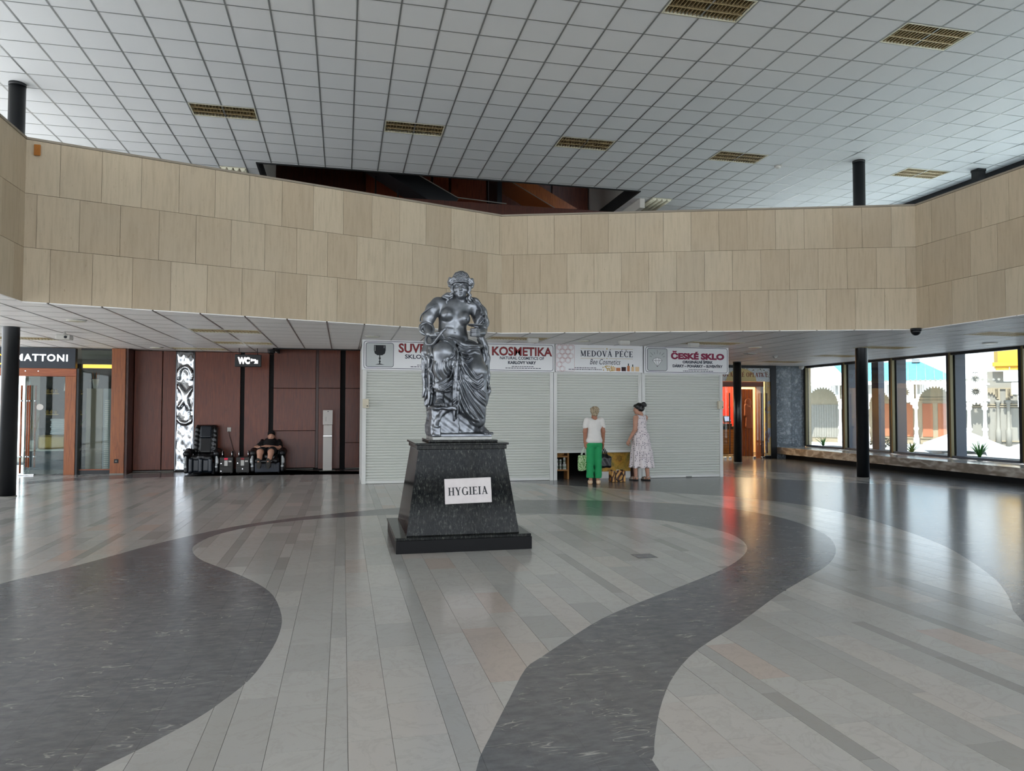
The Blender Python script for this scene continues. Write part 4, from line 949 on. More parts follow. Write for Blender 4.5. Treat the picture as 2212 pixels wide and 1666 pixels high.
lettering(MB(), 'ČESKÉ SKLO', 1.285, 2.64, 0.175, YF-0.0008, bold=0.011, width=1.30).build('lettering', 'ink_wine', s4)
lettering(MB(), 'ORIGINÁLNÍ ŠPERK', 1.285, 2.545, 0.078, YF-0.0006, bold=0.004, width=0.74).build('lettering', 'ink_navy', s4)
lettering(MB(), 'DÁRKY – POHÁRKY – SUVENÝRY', 1.285, 2.455, 0.078, YF-0.0006, bold=0.004, width=1.22).build('lettering', 'ink_navy', s4)
small_print(s4, 1.285, 2.40, (0.45, 0.72))
# ---- what shows under the raised shutter
t = thing('wall_shelf', 'pale wooden shelf rack with jars under the raised shutter', 'shelf', (4.62, 15.32, 0))
for x in (-0.14, 0.16): MB().box((x-0.018, -0.11, 0), (x+0.018, 0.16, 0.78)).build('upright', 'ply', t)
for z in (0.19, 0.485, 0.76): MB().box((-0.14, -0.11, z-0.015), (0.16, 0.16, z+0.015)).build('board', 'ply', t)
jn = 0
for z, row in ((0.205, [(-0.08, .065, .13), (0.0, .05, .12), (0.09, .085, .12)]), (0.335, [(-0.08, .065, .10), (0.0, .05, .09)]), (0.33, [(0.09, .05, .14)])):
    for x, w_, h_ in row:
        jl = ['white jar at the lower left of the small shelf rack', 'narrow white jar in the lower middle of the shelf rack', 'broad white jar at the lower right of the shelf rack', 'white jar stacked at the upper left of the shelf rack', 'narrow white jar stacked in the middle of the shelf rack', 'tall white jar stacked highest on the shelf rack'][jn]; jn += 1
        j = thing('jar', jl, 'jar', (4.62+x, 15.27, z), group='jars on the shelf rack')
        MB().lathe([(w_*.5, 0), (w_*.52, 0.01), (w_*.52, h_*.72), (w_*.44, h_*.78)], 14).build('body', 'jar_white', j); MB().lathe([(w_*.47, h_*.78), (w_*.47, h_-.002)], 14).build('lid', 'kiosk_white', j)
        lb_ = MB(); lb_.smooth = True; n = 8
        for q in range(n): 
            a, b = PI+PI*q/n, PI+PI*(q+1)/n; rr = w_*.525
            lb_.add([(rr*math.cos(a), rr*math.sin(a), h_*.2), (rr*math.cos(b), rr*math.sin(b), h_*.2), (rr*math.cos(b), rr*math.sin(b), h_*.6), (rr*math.cos(a), rr*math.sin(a), h_*.6)], [(0, 1, 2, 3)])
        lb_.build('label', 'label_green', j)
t = thing('basket', 'shallow brown basket on the upper board of the shelf rack', 'basket', (4.6, 15.28, 0.50)); MB().lathe([(0.07, 0), (0.1, 0.02), (0.11, 0.07), (0.10, 0.07), (0.09, 0.02), (0.0, 0.015)], 18).build('bowl', 'ply', t); MB().lathe([(0.108, 0.062), (0.118, 0.068), (0.108, 0.076)], 18).build('rim', 'ply', t)
def f_sunflower(t):
    v = t.n('ShaderNodeTexVoronoi'); v.inputs['Scale'].default_value = 4.2; t.l(t.pos(), v.inputs['Vector'])
    n = t.noise(t.pos((1, 1, 1)), 7, 5, 0.6, 2.5)
    c = t.ramp(v.outputs['Distance'], [(0.12, '#3a2a14'), (0.24, '#5d3a12'), (0.34, '#b98424'), (0.6, '#c59a35'), (0.8, '#6c7236')])
    c2 = t.ramp(n, [(0.3, '#54401d'), (0.45, '#9a7a2a'), (0.55, '#c79a3c'), (0.7, '#8c3f1d')])
    t.col(t.mix(0.5, c, c2))
mat('sunflower', '#a5822f', 0.5, fn=f_sunflower)
t = thing('sunflower_panel', 'counter front printed with yellow sunflowers under the raised shutter', 'panel', (5.83, 15.20, 0))
MB().box((-0.39, 0, 0.15), (0.39, 0.03, 0.80)).build('print', 'sunflower', t); MB().box((-0.39, 0.0, 0.0), (0.39, 0.03, 0.145)).build('kickboard', 'kiosk_white', t)
MB().box((-0.40, 0.03, 0.0), (0.40, 0.45, 0.82)).build('counter_body', 'kiosk_dark', t)
t = thing('counter_post', 'dark wooden post at the right end of the sunflower panel', 'post', (6.28, 15.2, 0)); MB().box((-0.02, -0.02, 0), (0.02, 0.02, 0.9)).build('upright', 'mahogany_dark', t); MB().box((-0.03, -0.03, 0), (0.03, 0.03, 0.02)).build('foot', 'mahogany_dark', t)
# ================================================================== SIGNED DISTANCE SCULPTING (numpy) AND SURFACE NETS
class Sculpt:
    """one solid on a voxel grid: shapes are blended into it, then turned into one continuous mesh"""
    def __init__(s, lo, hi, vox):
        s.lo = np.array(lo, np.float32); s.vox = vox
        s.n = [int(math.ceil((hi[i]-lo[i])/vox))+1 for i in range(3)]
        s.ax = [(s.lo[i]+vox*np.arange(s.n[i])).astype(np.float32) for i in range(3)]
        s.F = np.full(s.n, 0.5, np.float32)
    def sl(s, lo, hi):
        r = []
        for i in range(3):
            a = max(0, int((lo[i]-s.lo[i])/s.vox)); b = min(s.n[i], int((hi[i]-s.lo[i])/s.vox)+2); r.append(slice(a, max(a, b)))
        return tuple(r)
    def pts(s, sl): return s.ax[0][sl[0]][:, None, None], s.ax[1][sl[1]][None, :, None], s.ax[2][sl[2]][None, None, :]
    def _mix(s, sl, d, k, op):
        f = s.F[sl]
        if op == 'add':
            if k > 0: h = np.clip(0.5+0.5*(f-d)/k, 0, 1); s.F[sl] = f*(1-h)+d*h-k*h*(1-h)
            else: s.F[sl] = np.minimum(f, d)
        else:
            d = -d
            if k > 0: h = np.clip(0.5-0.5*(f-d)/k, 0, 1); s.F[sl] = f*(1-h)+d*h+k*h*(1-h)
            else: s.F[sl] = np.maximum(f, d)
    def ell(s, c, r, k=0.03, op='add', rot=None):
        m = max(r)+k+0.02; sl = s.sl([c[i]-m for i in range(3)], [c[i]+m for i in range(3)]); X, Y, Z = s.pts(sl)
        x, y, z = X-c[0], Y-c[1], Z-c[2]
        if rot is not None:
            q = Matrix.Rotation(rot[2], 3, 'Z') @ Matrix.Rotation(rot[1], 3, 'Y') @ Matrix.Rotation(rot[0], 3, 'X'); q = q.transposed()
            x, y, z = (q[i][0]*x+q[i][1]*y+q[i][2]*z for i in range(3))
        k0 = np.sqrt((x/r[0])**2+(y/r[1])**2+(z/r[2])**2); k1 = np.sqrt((x/r[0]**2)**2+(y/r[1]**2)**2+(z/r[2]**2)**2)
        s._mix(sl, (k0*(k0-1)/np.maximum(k1, 1e-6)).astype(np.float32), k, op); return s
    def ball(s, c, r, k=0.03, op='add'): return s.ell(c, (r, r, r), k, op)
    def limb(s, P, rad, k=0.03, op='add', sq=None):
        """chain of tapered capsules; sq=(sx,sy,sz) squashes space about each joint chain"""
        if not isinstance(rad, (list, tuple)): rad = [rad]*len(P)
        for a, b, ra, rb in zip(P[:-1], P[1:], rad[:-1], rad[1:]):
            m = max(ra, rb)+k+0.02
            sl = s.sl([min(a[i], b[i])-m for i in range(3)], [max(a[i], b[i])+m for i in range(3)]); X, Y, Z = s.pts(sl)
            ba = [b[i]-a[i] for i in range(3)]; L = sum(v*v for v in ba)+1e-9
            h = np.clip(((X-a[0])*ba[0]+(Y-a[1])*ba[1]+(Z-a[2])*ba[2])/L, 0, 1)
            d = np.sqrt((X-a[0]-ba[0]*h)**2+(Y-a[1]-ba[1]*h)**2+(Z-a[2]-ba[2]*h)**2)-(ra+(rb-ra)*h)
            s._mix(sl, d.astype(np.float32), k, op)
        return s
    def box(s, lo, hi, r=0.02, k=0.0, op='add', rz=0.0):
        c = [(lo[i]+hi[i])/2 for i in range(3)]; h = [(hi[i]-lo[i])/2-r for i in range(3)]; m = max(hi[i]-lo[i] for i in range(3))*0.75+k+0.02
        sl = s.sl([c[i]-m for i in range(3)], [c[i]+m for i in range(3)]); X, Y, Z = s.pts(sl); x, y, z = X-c[0], Y-c[1], Z-c[2]
        if rz: x, y = math.cos(rz)*x+math.sin(rz)*y, -math.sin(rz)*x+math.cos(rz)*y
        qx, qy, qz = np.abs(x)-h[0], np.abs(y)-h[1], np.abs(z)-h[2]
        d = np.sqrt(np.maximum(qx, 0)**2+np.maximum(qy, 0)**2+np.maximum(qz, 0)**2)+np.minimum(np.maximum(qx, np.maximum(qy, qz)), 0)-r
        s._mix(sl, d.astype(np.float32), k, op); return s
    def ridge(s, line, w=0.013, amp=0.010, groove=0.6, ymax=0.1, wts=None):
        """raised fold with shadowing groove beside it along a polyline drawn on the front (x-z)"""
        X, Z = s.ax[0][:, None], s.ax[2][None, :]; D = np.full((s.n[0], s.n[2]), 9.0, np.float32); T = np.zeros_like(D); n = len(line)-1
        for i, ((x0, z0), (x1, z1)) in enumerate(zip(line[:-1], line[1:])):
            bx, bz = x1-x0, z1-z0; L = bx*bx+bz*bz+1e-9; h = np.clip(((X-x0)*bx+(Z-z0)*bz)/L, 0, 1); d = np.sqrt((X-x0-bx*h)**2+(Z-z0-bz*h)**2)
            m = d < D; D = np.where(m, d, D); T = np.where(m, (i+h)/n, T)
        fade = np.clip(np.minimum(T, 1-T)*6+0.25, 0, 1)
        g = amp*fade*(np.exp(-(D/w)**2)-groove*np.exp(-((D-1.9*w)/(0.8*w))**2))
        m = np.clip((ymax-s.ax[1])/0.06, 0, 1)
        s.F -= (g[:, None, :]*m[None, :, None]).astype(np.float32); return s
    def wave(s, fn, lo, hi):
        sl = s.sl(lo, hi); X, Y, Z = s.pts(sl); s.F[sl] += fn(X, Y, Z).astype(np.float32); return s
    def mesh(s, name, m):
        F = s.F.copy()
        for ax in range(3):
            i0 = [slice(None)]*3; i0[ax] = 0; F[tuple(i0)] = np.maximum(F[tuple(i0)], 0.01); i0[ax] = -1; F[tuple(i0)] = np.maximum(F[tuple(i0)], 0.01)
        S = F < 0; nx, ny, nz = F.shape
        C = [(dx, dy, dz) for dx in (0, 1) for dy in (0, 1) for dz in (0, 1)]
        cnt = np.zeros((nx-1, ny-1, nz-1), np.int8)
        for dx, dy, dz in C: cnt += S[dx:nx-1+dx, dy:ny-1+dy, dz:nz-1+dz]
        act = (cnt > 0) & (cnt < 8); I, J, K = np.nonzero(act); N = len(I)
        vid = np.full(act.shape, -1, np.int32); vid[I, J, K] = np.arange(N)
        acc = np.zeros((N, 3)); w = np.zeros(N)
        fv = [F[I+a, J+b, K+c] for a, b, c in C]
        for p in range(8):
            for q in range(p+1, 8):
                if sum(abs(C[p][t]-C[q][t]) for t in range(3)) != 1: continue
                fa, fb = fv[p], fv[q]; m_ = (fa < 0) != (fb < 0); t = np.where(m_, fa/np.where(m_, fa-fb, 1), 0)
                for ax in range(3): acc[:, ax] += np.where(m_, C[p][ax]+(C[q][ax]-C[p][ax])*t, 0)
                w += m_
        V = (np.stack([I, J, K], 1)+acc/w[:, None])*s.vox+s.lo
        Q = []
        for ax in range(3):
            u, v = (ax+1) % 3, (ax+2) % 3
            a0 = [slice(0, F.shape[i]) for i in range(3)]; a1 = list(a0); a0[ax] = slice(0, F.shape[ax]-1); a1[ax] = slice(1, F.shape[ax])
            sa, sb = S[tuple(a0)], S[tuple(a1)]; e = np.argwhere(sa != sb)
            ok = (e[:, u] > 0) & (e[:, v] > 0) & (e[:, u] < F.shape[u]-1) & (e[:, v] < F.shape[v]-1); e = e[ok]
            def cell(du, dv):
                c = e.copy(); c[:, u] += du; c[:, v] += dv; return vid[c[:, 0], c[:, 1], c[:, 2]]
            q = np.stack([cell(-1, -1), cell(0, -1), cell(0, 0), cell(-1, 0)], 1)
            ins = sa[e[:, 0], e[:, 1], e[:, 2]]; q[~ins] = q[~ins][:, ::-1]; Q.append(q)
        Q = np.concatenate(Q); Q = Q[(Q >= 0).all(1)]
        me = bpy.data.meshes.new(name); me.vertices.add(N); me.vertices.foreach_set('co', V.astype(np.float32).ravel())
        me.loops.add(Q.size); me.loops.foreach_set('vertex_index', Q.astype(np.int32).ravel())
        me.polygons.add(len(Q)); me.polygons.foreach_set('loop_start', np.arange(0, Q.size, 4, dtype=np.int32))
        me.polygons.foreach_set('use_smooth', np.ones(len(Q), bool)); me.materials.append(M[m] if isinstance(m, str) else m)
        me.update(calc_edges=True); return me
    def build(s, name, m, parent, loc=None): return link(name, s.mesh(name, m), parent, loc)
# ================================================================== PEDESTAL AND STATUE
F_SKIRT = [[(-0.216,1.11),(-0.162,1.085),(-0.116,1.047),(-0.085,0.979),(-0.061,0.911)],[(-0.231,1.071),(-0.177,1.067),(-0.13,1.032),(-0.102,0.971),(-0.107,0.902),(-0.138,0.856)],[(-0.093,1.025),(-0.069,0.949),(-0.061,0.88),(-0.076,0.819)],[(-0.07,1.071),(-0.031,1.019),(0.031,0.982),(0.109,0.999),(0.195,1.004)],[(-0.062,1.037),(-0.015,0.985),(0.047,0.957),(0.132,0.975),(0.218,0.969)],[(-0.054,0.999),(0.0,0.947),(0.07,0.933),(0.156,0.957),(0.234,0.936)],[(-0.031,0.954),(0.008,0.897),(0.055,0.878),(0.093,0.918)],[(-0.019,0.904),(0.02,0.855),(0.07,0.848),(0.117,0.891)],[(-0.046,0.85),(0.001,0.743),(0.064,0.652),(0.126,0.592),(0.173,0.577),(0.219,0.623)],[(-0.038,0.804),(0.017,0.682),(0.079,0.591),(0.134,0.538),(0.181,0.531),(0.223,0.57)],[(0.016,0.843),(0.071,0.744),(0.118,0.668),(0.157,0.638),(0.204,0.669)],[(-0.289,0.561),(-0.228,0.576),(-0.175,0.615),(-0.137,0.665)],[(-0.289,0.54),(-0.221,0.548),(-0.167,0.587),(-0.122,0.635)],[(-0.281,0.518),(-0.213,0.518),(-0.152,0.549)],[(-0.266,0.498),(-0.197,0.498),(-0.129,0.504)],[(-0.214,0.832),(-0.222,0.771),(-0.199,0.71),(-0.16,0.688)],[(-0.188,0.847),(-0.184,0.771),(-0.153,0.726)],[(-0.32,0.815),(-0.319,0.754),(-0.301,0.678),(-0.259,0.618)],[(-0.115,0.788),(-0.122,0.711),(-0.152,0.634)],[(-0.092,0.803),(-0.095,0.711),(-0.102,0.62)],[(-0.061,0.834),(-0.068,0.727),(-0.075,0.62)],[(-0.034,0.842),(-0.037,0.743),(-0.029,0.621)],[(-0.026,0.631),(0.021,0.516),(0.099,0.378),(0.177,0.287),(0.24,0.202)],[(0.02,0.631),(0.083,0.524),(0.161,0.425),(0.271,0.341)],[(-0.048,0.615),(-0.018,0.477),(0.037,0.363),(0.1,0.263),(0.201,0.156)],[(-0.057,0.554),(-0.025,0.416),(0.022,0.302),(0.092,0.202)],[(-0.056,0.477),(-0.039,0.363),(-0.009,0.248)],[(-0.084,0.63),(-0.079,0.477),(-0.095,0.263),(-0.093,0.149)],[(-0.111,0.607),(-0.109,0.477),(-0.109,0.324),(-0.101,0.202)],[(-0.061,0.607),(-0.056,0.439),(-0.059,0.286),(-0.063,0.179)],[(0.067,0.632),(0.137,0.54),(0.216,0.471),(0.263,0.433)],[(-0.003,0.585),(0.052,0.447),(0.13,0.325),(0.217,0.217)],[(-0.117,0.355),(-0.093,0.374),(-0.067,0.401)],[(0.053,0.302),(0.1,0.217),(0.178,0.156)]]
F_MANT = [[(-0.333,1.001),(-0.325,0.923),(-0.301,0.876)],[(-0.411,0.929),(-0.379,0.859),(-0.394,0.781),(-0.401,0.672),(-0.393,0.556)],[(-0.348,0.907),(-0.363,0.813),(-0.355,0.712),(-0.346,0.517)],[(-0.315,0.845),(-0.339,0.751),(-0.308,0.673),(-0.315,0.595)],[(-0.387,0.922),(-0.356,0.844),(-0.378,0.75)],[(-0.393,0.635),(-0.392,0.518),(-0.415,0.417)],[(-0.354,0.635),(-0.346,0.48),(-0.36,0.34)],[(-0.331,0.558),(-0.314,0.48),(-0.268,0.519),(-0.26,0.59)],[(-0.374,0.635),(-0.369,0.511),(-0.38,0.402)],[(0.187,1.123),(0.228,1.059),(0.276,1.004),(0.326,0.909),(0.318,0.829)],[(0.219,1.123),(0.268,1.052),(0.317,0.973)],[(0.245,1.124),(0.294,1.029),(0.334,0.925)],[(0.318,0.813),(0.343,0.733),(0.351,0.621),(0.36,0.525)],[(0.33,0.797),(0.326,0.685),(0.335,0.541)],[(0.337,0.645),(0.353,0.55),(0.337,0.486),(0.33,0.382),(0.314,0.271)],[(0.288,0.605),(0.305,0.446),(0.298,0.287),(0.29,0.183)]]
F_SHL = [[(0.121,1.595),(0.177,1.566),(0.234,1.506),(0.272,1.427)],[(0.159,1.572),(0.222,1.506),(0.247,1.444),(0.216,1.369),(0.16,1.299)],[(0.247,1.444),(0.266,1.408),(0.222,1.344),(0.179,1.287)],[(0.285,1.446),(0.297,1.396),(0.279,1.346),(0.216,1.282)],[(0.241,1.382),(0.304,1.328),(0.273,1.296)],[(0.19,1.554),(0.253,1.469),(0.285,1.383)]]
def f_granite(t):
    a = t.noise(t.pos((1, 1, 0.35)), 55, 5, 0.75, 0.4); b = t.noise(t.pos(), 6, 4, 0.6, 1.2)
    c = t.ramp(a, [(0.42, '#0c0d0e'), (0.54, '#1a1c1c'), (0.64, '#474943'), (0.76, '#6d6e64')])
    t.col(t.mix(t.ramp(b, [(0.45, (0, 0, 0)), (0.75, (0.35, 0.35, 0.35))]), c, '#3a3833'))
mat('granite_black', '#1c1d1d', 0.10, spec=0.12, fn=f_granite)
mat('plinth_black', '#0b0b0c', 0.3, spec=0.15); mat('marble_plaque', '#c9c0be', 0.35, fn=lambda t: t.col(t.mix(t.noise(t.pos(), 12, 4), '#bdb3b1', '#cfc8c5')))
def f_silver(t):
    n = t.noise(t.pos(), 7, 5, 0.6, 0.6)
    t.col(t.ramp(n, [(0.3, '#6f7277'), (0.55, '#83868b'), (0.8, '#94979a')])); t.rough(t.ramp(n, [(0.3, (0.42, 0.42, 0.42)), (0.8, (0.30, 0.30, 0.30))]))
mat('silver', '#85888d', 0.36, metal=0.85, spec=0.5, fn=f_silver)
mat('silver_pale', '#9a9a98', 0.45, metal=0.55, spec=0.5, fn=lambda t: t.col(t.ramp(t.noise(t.pos((1, 1, 3)), 9, 5), [(0.3, '#82827f'), (0.7, '#a9a9a5')])))
P = thing('pedestal', 'tapered black granite pedestal under the silver statue', 'pedestal', (1.27, 8.375, 0))
MB().cbox((-0.725, -0.725, 0), (0.725, 0.725, 0.135), 0.004).build('plinth', 'plinth_black', P)
for i, (x0, x1) in enumerate(((-0.735, 0.715),)):
    MB().cbox((-0.735, -0.728, 0.136), (0.715, 0.73, 0.165), 0.003).build('plinth_cover', 'granite_black', P)
MB().frustum((-0.61, -0.61, 0.61, 0.61, 0.165), (-0.475, -0.475, 0.475, 0.475, 1.065)).build('body', 'granite_black', P)
MB().cbox((-0.495, -0.495, 1.065), (0.495, 0.495, 1.112), 0.003).build('cap_frieze', 'granite_black', P)
MB().cbox((-0.515, -0.515, 1.112), (0.515, 0.515, 1.135), 0.004).build('cap_slab', 'granite_black', P)
MB().cbox((-0.35, -0.375, 1.135), (0.42, 0.36, 1.160), 0.006).build('step', 'granite_black', P)
pq = MB().cbox((-0.255, -0.012, -0.135), (0.255, 0.012, 0.135), 0.004).build('plaque', 'marble_plaque', P, loc=(0.055, -0.555, 0.62), rot=(-0.149, -0.022, 0))
serif_text(MB(), 'HYGIEIA', 0, -0.045, 0.085, -0.0135, width=0.44).build('lettering', 'ink_black', pq)
ST_O = (1.305, 8.42, 1.205)
S_ = thing('statue', 'silver seated goddess statue with snake and bowl on the black pedestal', 'statue', ST_O)
MB().cbox((-0.335, -0.345, -0.046), (0.335, 0.30, 0.0), 0.003).build('base_slab', 'silver_pale', S_)
# throne block and rock
q = Sculpt((-0.42, -0.42, -0.02), (0.40, 0.38, 1.02), 0.009)
q.box((-0.345, 0.00, -0.01), (0.32, 0.28, 0.96), 0.02)
q.box((-0.345, -0.30, -0.01), (-0.03, 0.1, 0.30), 0.02, 0.02).box((-0.06, -0.12, -0.01), (0.22, 0.1, 0.42), 0.03, 0.03)
q.box((-0.33, -0.375, -0.01), (-0.25, -0.25, 0.10), 0.012, 0.01).limb([(-0.30, -0.33, 0.10), (-0.28, -0.34, 0.18), (-0.22, -0.33, 0.27), (-0.12, -0.30, 0.315)], [0.03, 0.028, 0.03, 0.02], 0.02)
q.box((-0.345, -0.40, 0.285), (-0.10, -0.1, 0.325), 0.012, 0.012, rz=0.12)
q.wave(lambda X, Y, Z: 0.016*np.sin(X*17+Z*9)*np.sin(Y*13+1)*np.sin(Z*15+0.6)+0.004*np.sin(X*60+Z*30)*np.sin(Z*51), (-0.42, -0.42, 0.02), (0.4, 0.38, 1))
q.box((-0.34, -0.35, -0.02), (0.33, 0.29, 0.022), 0.006, 0.01)
q.build('throne', 'silver', S_)
# body: head, torso, arms, feet
b = Sculpt((-0.50, -0.46, 0.92), (0.42, 0.20, 1.95), 0.0065)
b.ell((-0.07, -0.01, 1.12), (0.185, 0.135, 0.16), 0.05).ell((-0.075, -0.02, 1.24), (0.162, 0.115, 0.15), 0.05).ell((-0.055, 0.0, 1.39), (0.182, 0.118, 0.17), 0.06)
b.limb([(-0.235, 0.03, 1.525), (-0.04, 0.02, 1.50), (0.165, 0.03, 1.51)], [0.075, 0.095, 0.072], 0.05)
b.limb([(0.008, 0.02, 1.62), (-0.12, 0.035, 1.565), (-0.22, 0.04, 1.535)], [0.055, 0.055, 0.05], 0.03).limb([(0.008, 0.02, 1.62), (0.10, 0.035, 1.565), (0.165, 0.04, 1.53)], [0.055, 0.05, 0.05], 0.03)
b.ell((-0.145, -0.095, 1.385), (0.078, 0.072, 0.078), 0.03).ell((0.048, -0.09, 1.345), (0.076, 0.072, 0.078), 0.03)
b.ball((-0.160, -0.164, 1.392), 0.010, 0.006).ball((0.066, -0.159, 1.338), 0.010, 0.006)
b.limb([(-0.052, -0.142, 1.31), (-0.06, -0.152, 1.21)], 0.008, 0.022, 'sub').ball((-0.062, -0.148, 1.185), 0.009, 0.010, 'sub')
b.limb([(-0.15, -0.126, 1.245), (-0.06, -0.156, 1.232), (0.03, -0.126, 1.245)], 0.004, 0.020, 'sub')
b.limb([(-0.09, -0.13, 1.07), (0.02, -0.145, 1.04)], [0.05, 0.05], 0.05)
b.limb([(0.002, 0.01, 1.48), (0.010, -0.02, 1.64)], [0.074, 0.062], 0.035)
b.limb([(-0.02, -0.05, 1.525), (-0.13, -0.035, 1.545)], 0.014, 0.03).limb([(0.02, -0.05, 1.525), (0.11, -0.03, 1.54)], 0.014, 0.03)
# arm with the snake (left in the picture)
b.limb([(-0.245, 0.03, 1.52), (-0.300, 0.01, 1.45), (-0.345, -0.01, 1.36), (-0.375, -0.02, 1.26)], [0.078, 0.082, 0.072, 0.062], 0.03)
b.limb([(-0.375, -0.02, 1.25), (-0.385, -0.11, 1.20), (-0.365, -0.22, 1.145)], [0.062, 0.056, 0.038], 0.02)
b.ell((-0.315, -0.275, 1.125), (0.055, 0.04, 0.030), 0.02, rot=(0, 0.1, -0.5))
for i, (x, y, z) in enumerate(((-0.225, -0.345, 1.120), (-0.215, -0.330, 1.100), (-0.220, -0.312, 1.083), (-0.235, -0.295, 1.070))):
    b.limb([(-0.285, -0.30+0.012*i, 1.128-0.012*i), ((-0.285+x)/2, (-0.31+y)/2-0.006, (1.128+z)/2+0.004-0.004*i), (x, y, z)], [0.015, 0.013, 0.010], 0.006)
b.limb([(-0.31, -0.30, 1.145), (-0.272, -0.335, 1.150), (-0.240, -0.345, 1.142)], [0.016, 0.013, 0.010], 0.006)
# arm with the bowl (right in the picture)
b.limb([(0.185, 0.03, 1.50), (0.245, 0.02, 1.38), (0.278, 0.0, 1.25)], [0.074, 0.072, 0.062], 0.03).limb([(0.280, -0.01, 1.225), (0.245, -0.14, 1.185), (0.185, -0.235, 1.170)], [0.062, 0.052, 0.036], 0.02)
b.ell((0.160, -0.262, 1.172), (0.040, 0.036, 0.044), 0.015)
for i in range(4):
    z = 1.205-0.024*i; b.limb([(0.196, -0.278, z), (0.150, -0.312, z-0.002), (0.112, -0.296, z-0.002), (0.100, -0.268, z)], [0.014, 0.0135, 0.012, 0.011], 0.003)
b.limb([(0.180, -0.285, 1.205), (0.165, -0.318, 1.228), (0.13, -0.325, 1.236)], [0.015, 0.013, 0.010], 0.005)
b.build('figure', 'silver', S_)
ft = Sculpt((-0.37, -0.46, 0.28), (-0.15, -0.15, 0.62), 0.006)
ft.limb([(-0.235, -0.25, 0.60), (-0.245, -0.25, 0.46), (-0.240, -0.24, 0.395)], [0.058, 0.042, 0.042], 0.02).limb([(-0.235, -0.24, 0.375), (-0.262, -0.33, 0.365), (-0.280, -0.375, 0.352)], [0.042, 0.040, 0.032], 0.02)
for i in range(5):
    x = -0.318+0.0235*i; ft.limb([(x*0.5-0.14, -0.36, 0.355), (x, -0.405-0.012*(1 if i > 2 else 0), 0.350), (x-0.001, -0.420-0.014*(1 if i > 2 else 0), 0.341)], [0.013, 0.012+0.003*(i == 4), 0.010+0.003*(i == 4)], 0.004)
ft.build('foot', 'silver', S_)
ft = Sculpt((0.14, -0.42, -0.01), (0.38, -0.05, 0.33), 0.006)
ft.limb([(0.222, -0.15, 0.30), (0.218, -0.15, 0.14), (0.215, -0.14, 0.075)], [0.06, 0.046, 0.045], 0.02).limb([(0.215, -0.13, 0.045), (0.250, -0.24, 0.055), (0.280, -0.31, 0.035)], [0.042, 0.042, 0.030], 0.02)
for i in range(5):
    x = 0.248+0.0225*i; ft.limb([(x*0.7+0.075, -0.29, 0.03), (x, -0.345-0.008*(2-abs(i-1)), 0.028), (x+0.003, -0.362-0.008*(2-abs(i-1)), 0.018)], [0.014, 0.012+0.003*(i == 0), 0.010+0.003*(i == 0)], 0.004)
ft.build('foot', 'silver', S_)
# head, in its own frame: eyes near z=0, face towards -y
HL, HR, HS = (0.016, -0.055, 1.716), (0.06, 0.03, -0.15), (1.09, 1.09, 1.09)
def face(k, male=False):
    k.ell((0, 0.02, 0.03), (0.078, 0.098, 0.095), 0.02).ell((0, -0.03, -0.03), (0.070, 0.078, 0.095), 0.02).ell((0, -0.035, -0.075), (0.050, 0.058, 0.042), 0.025).ball((0, -0.082, -0.100), 0.020, 0.018)
    k.limb([(0, 0.03, -0.19), (0, 0.012, -0.06)], [0.060, 0.055], 0.02)
    k.limb([(-0.052, -0.078, 0.028), (-0.02, -0.098, 0.027), (0, -0.098, 0.022), (0.02, -0.098, 0.027), (0.052, -0.078, 0.028)], 0.008, 0.014)
    k.limb([(0, -0.099, 0.018), (0, -0.119, -0.034)], [0.0075, 0.0115], 0.010)
    for s_ in (-1, 1):
        k.ball((s_*0.0115, -0.107, -0.039), 0.0075, 0.006).ell((s_*0.045, -0.066, -0.035), (0.026, 0.028, 0.026), 0.02)
        k.ell((s_*0.033, -0.106, 0.003), (0.021, 0.018, 0.0125), 0.010, 'sub').ell((s_*0.033, -0.0795, 0.003), (0.0165, 0.016, 0.0105), 0.002)
        k.limb([(s_*0.014, -0.093, 0.004), (s_*0.026, -0.098, 0.012), (s_*0.040, -0.095, 0.011), (s_*0.052, -0.083, 0.003)], 0.0034, 0.003).limb([(s_*0.016, -0.092, 0.000), (s_*0.033, -0.094, -0.008), (s_*0.050, -0.083, -0.001)], 0.0026, 0.003)
    k.limb([(-0.023, -0.095, -0.0655), (-0.008, -0.104, -0.0615), (0, -0.1045, -0.063), (0.008, -0.104, -0.0615), (0.023, -0.095, -0.0655)], [0.002, 0.0055, 0.005, 0.0055, 0.002], 0.004)
    k.limb([(-0.018, -0.094, -0.075), (0, -0.1015, -0.0775), (0.018, -0.094, -0.075)], [0.002, 0.0068, 0.002], 0.004)
    k.limb([(-0.025, -0.100, -0.0685), (0, -0.112, -0.0690), (0.025, -0.100, -0.0685)], 0.0022, 0.001, 'sub').ell((0, -0.104, -0.089), (0.014, 0.008, 0.005), 0.008, 'sub').limb([(0, -0.113, -0.047), (0, -0.112, -0.056)], 0.0025, 0.003, 'sub')
    return k
k = Sculpt((-0.10, -0.15, -0.20), (0.10, 0.13, 0.14), 0.0035); face(k)
hd = k.build('head', 'silver', S_, HL); hd.rotation_euler = HR; hd.scale = HS
h = Sculpt((-0.15, -0.15, -0.19), (0.16, 0.15, 0.19), 0.004)
h.ell((0, 0.010, 0.066), (0.101, 0.116, 0.112), 0.02).ell((0, 0.07, -0.01), (0.075, 0.055, 0.08), 0.03)
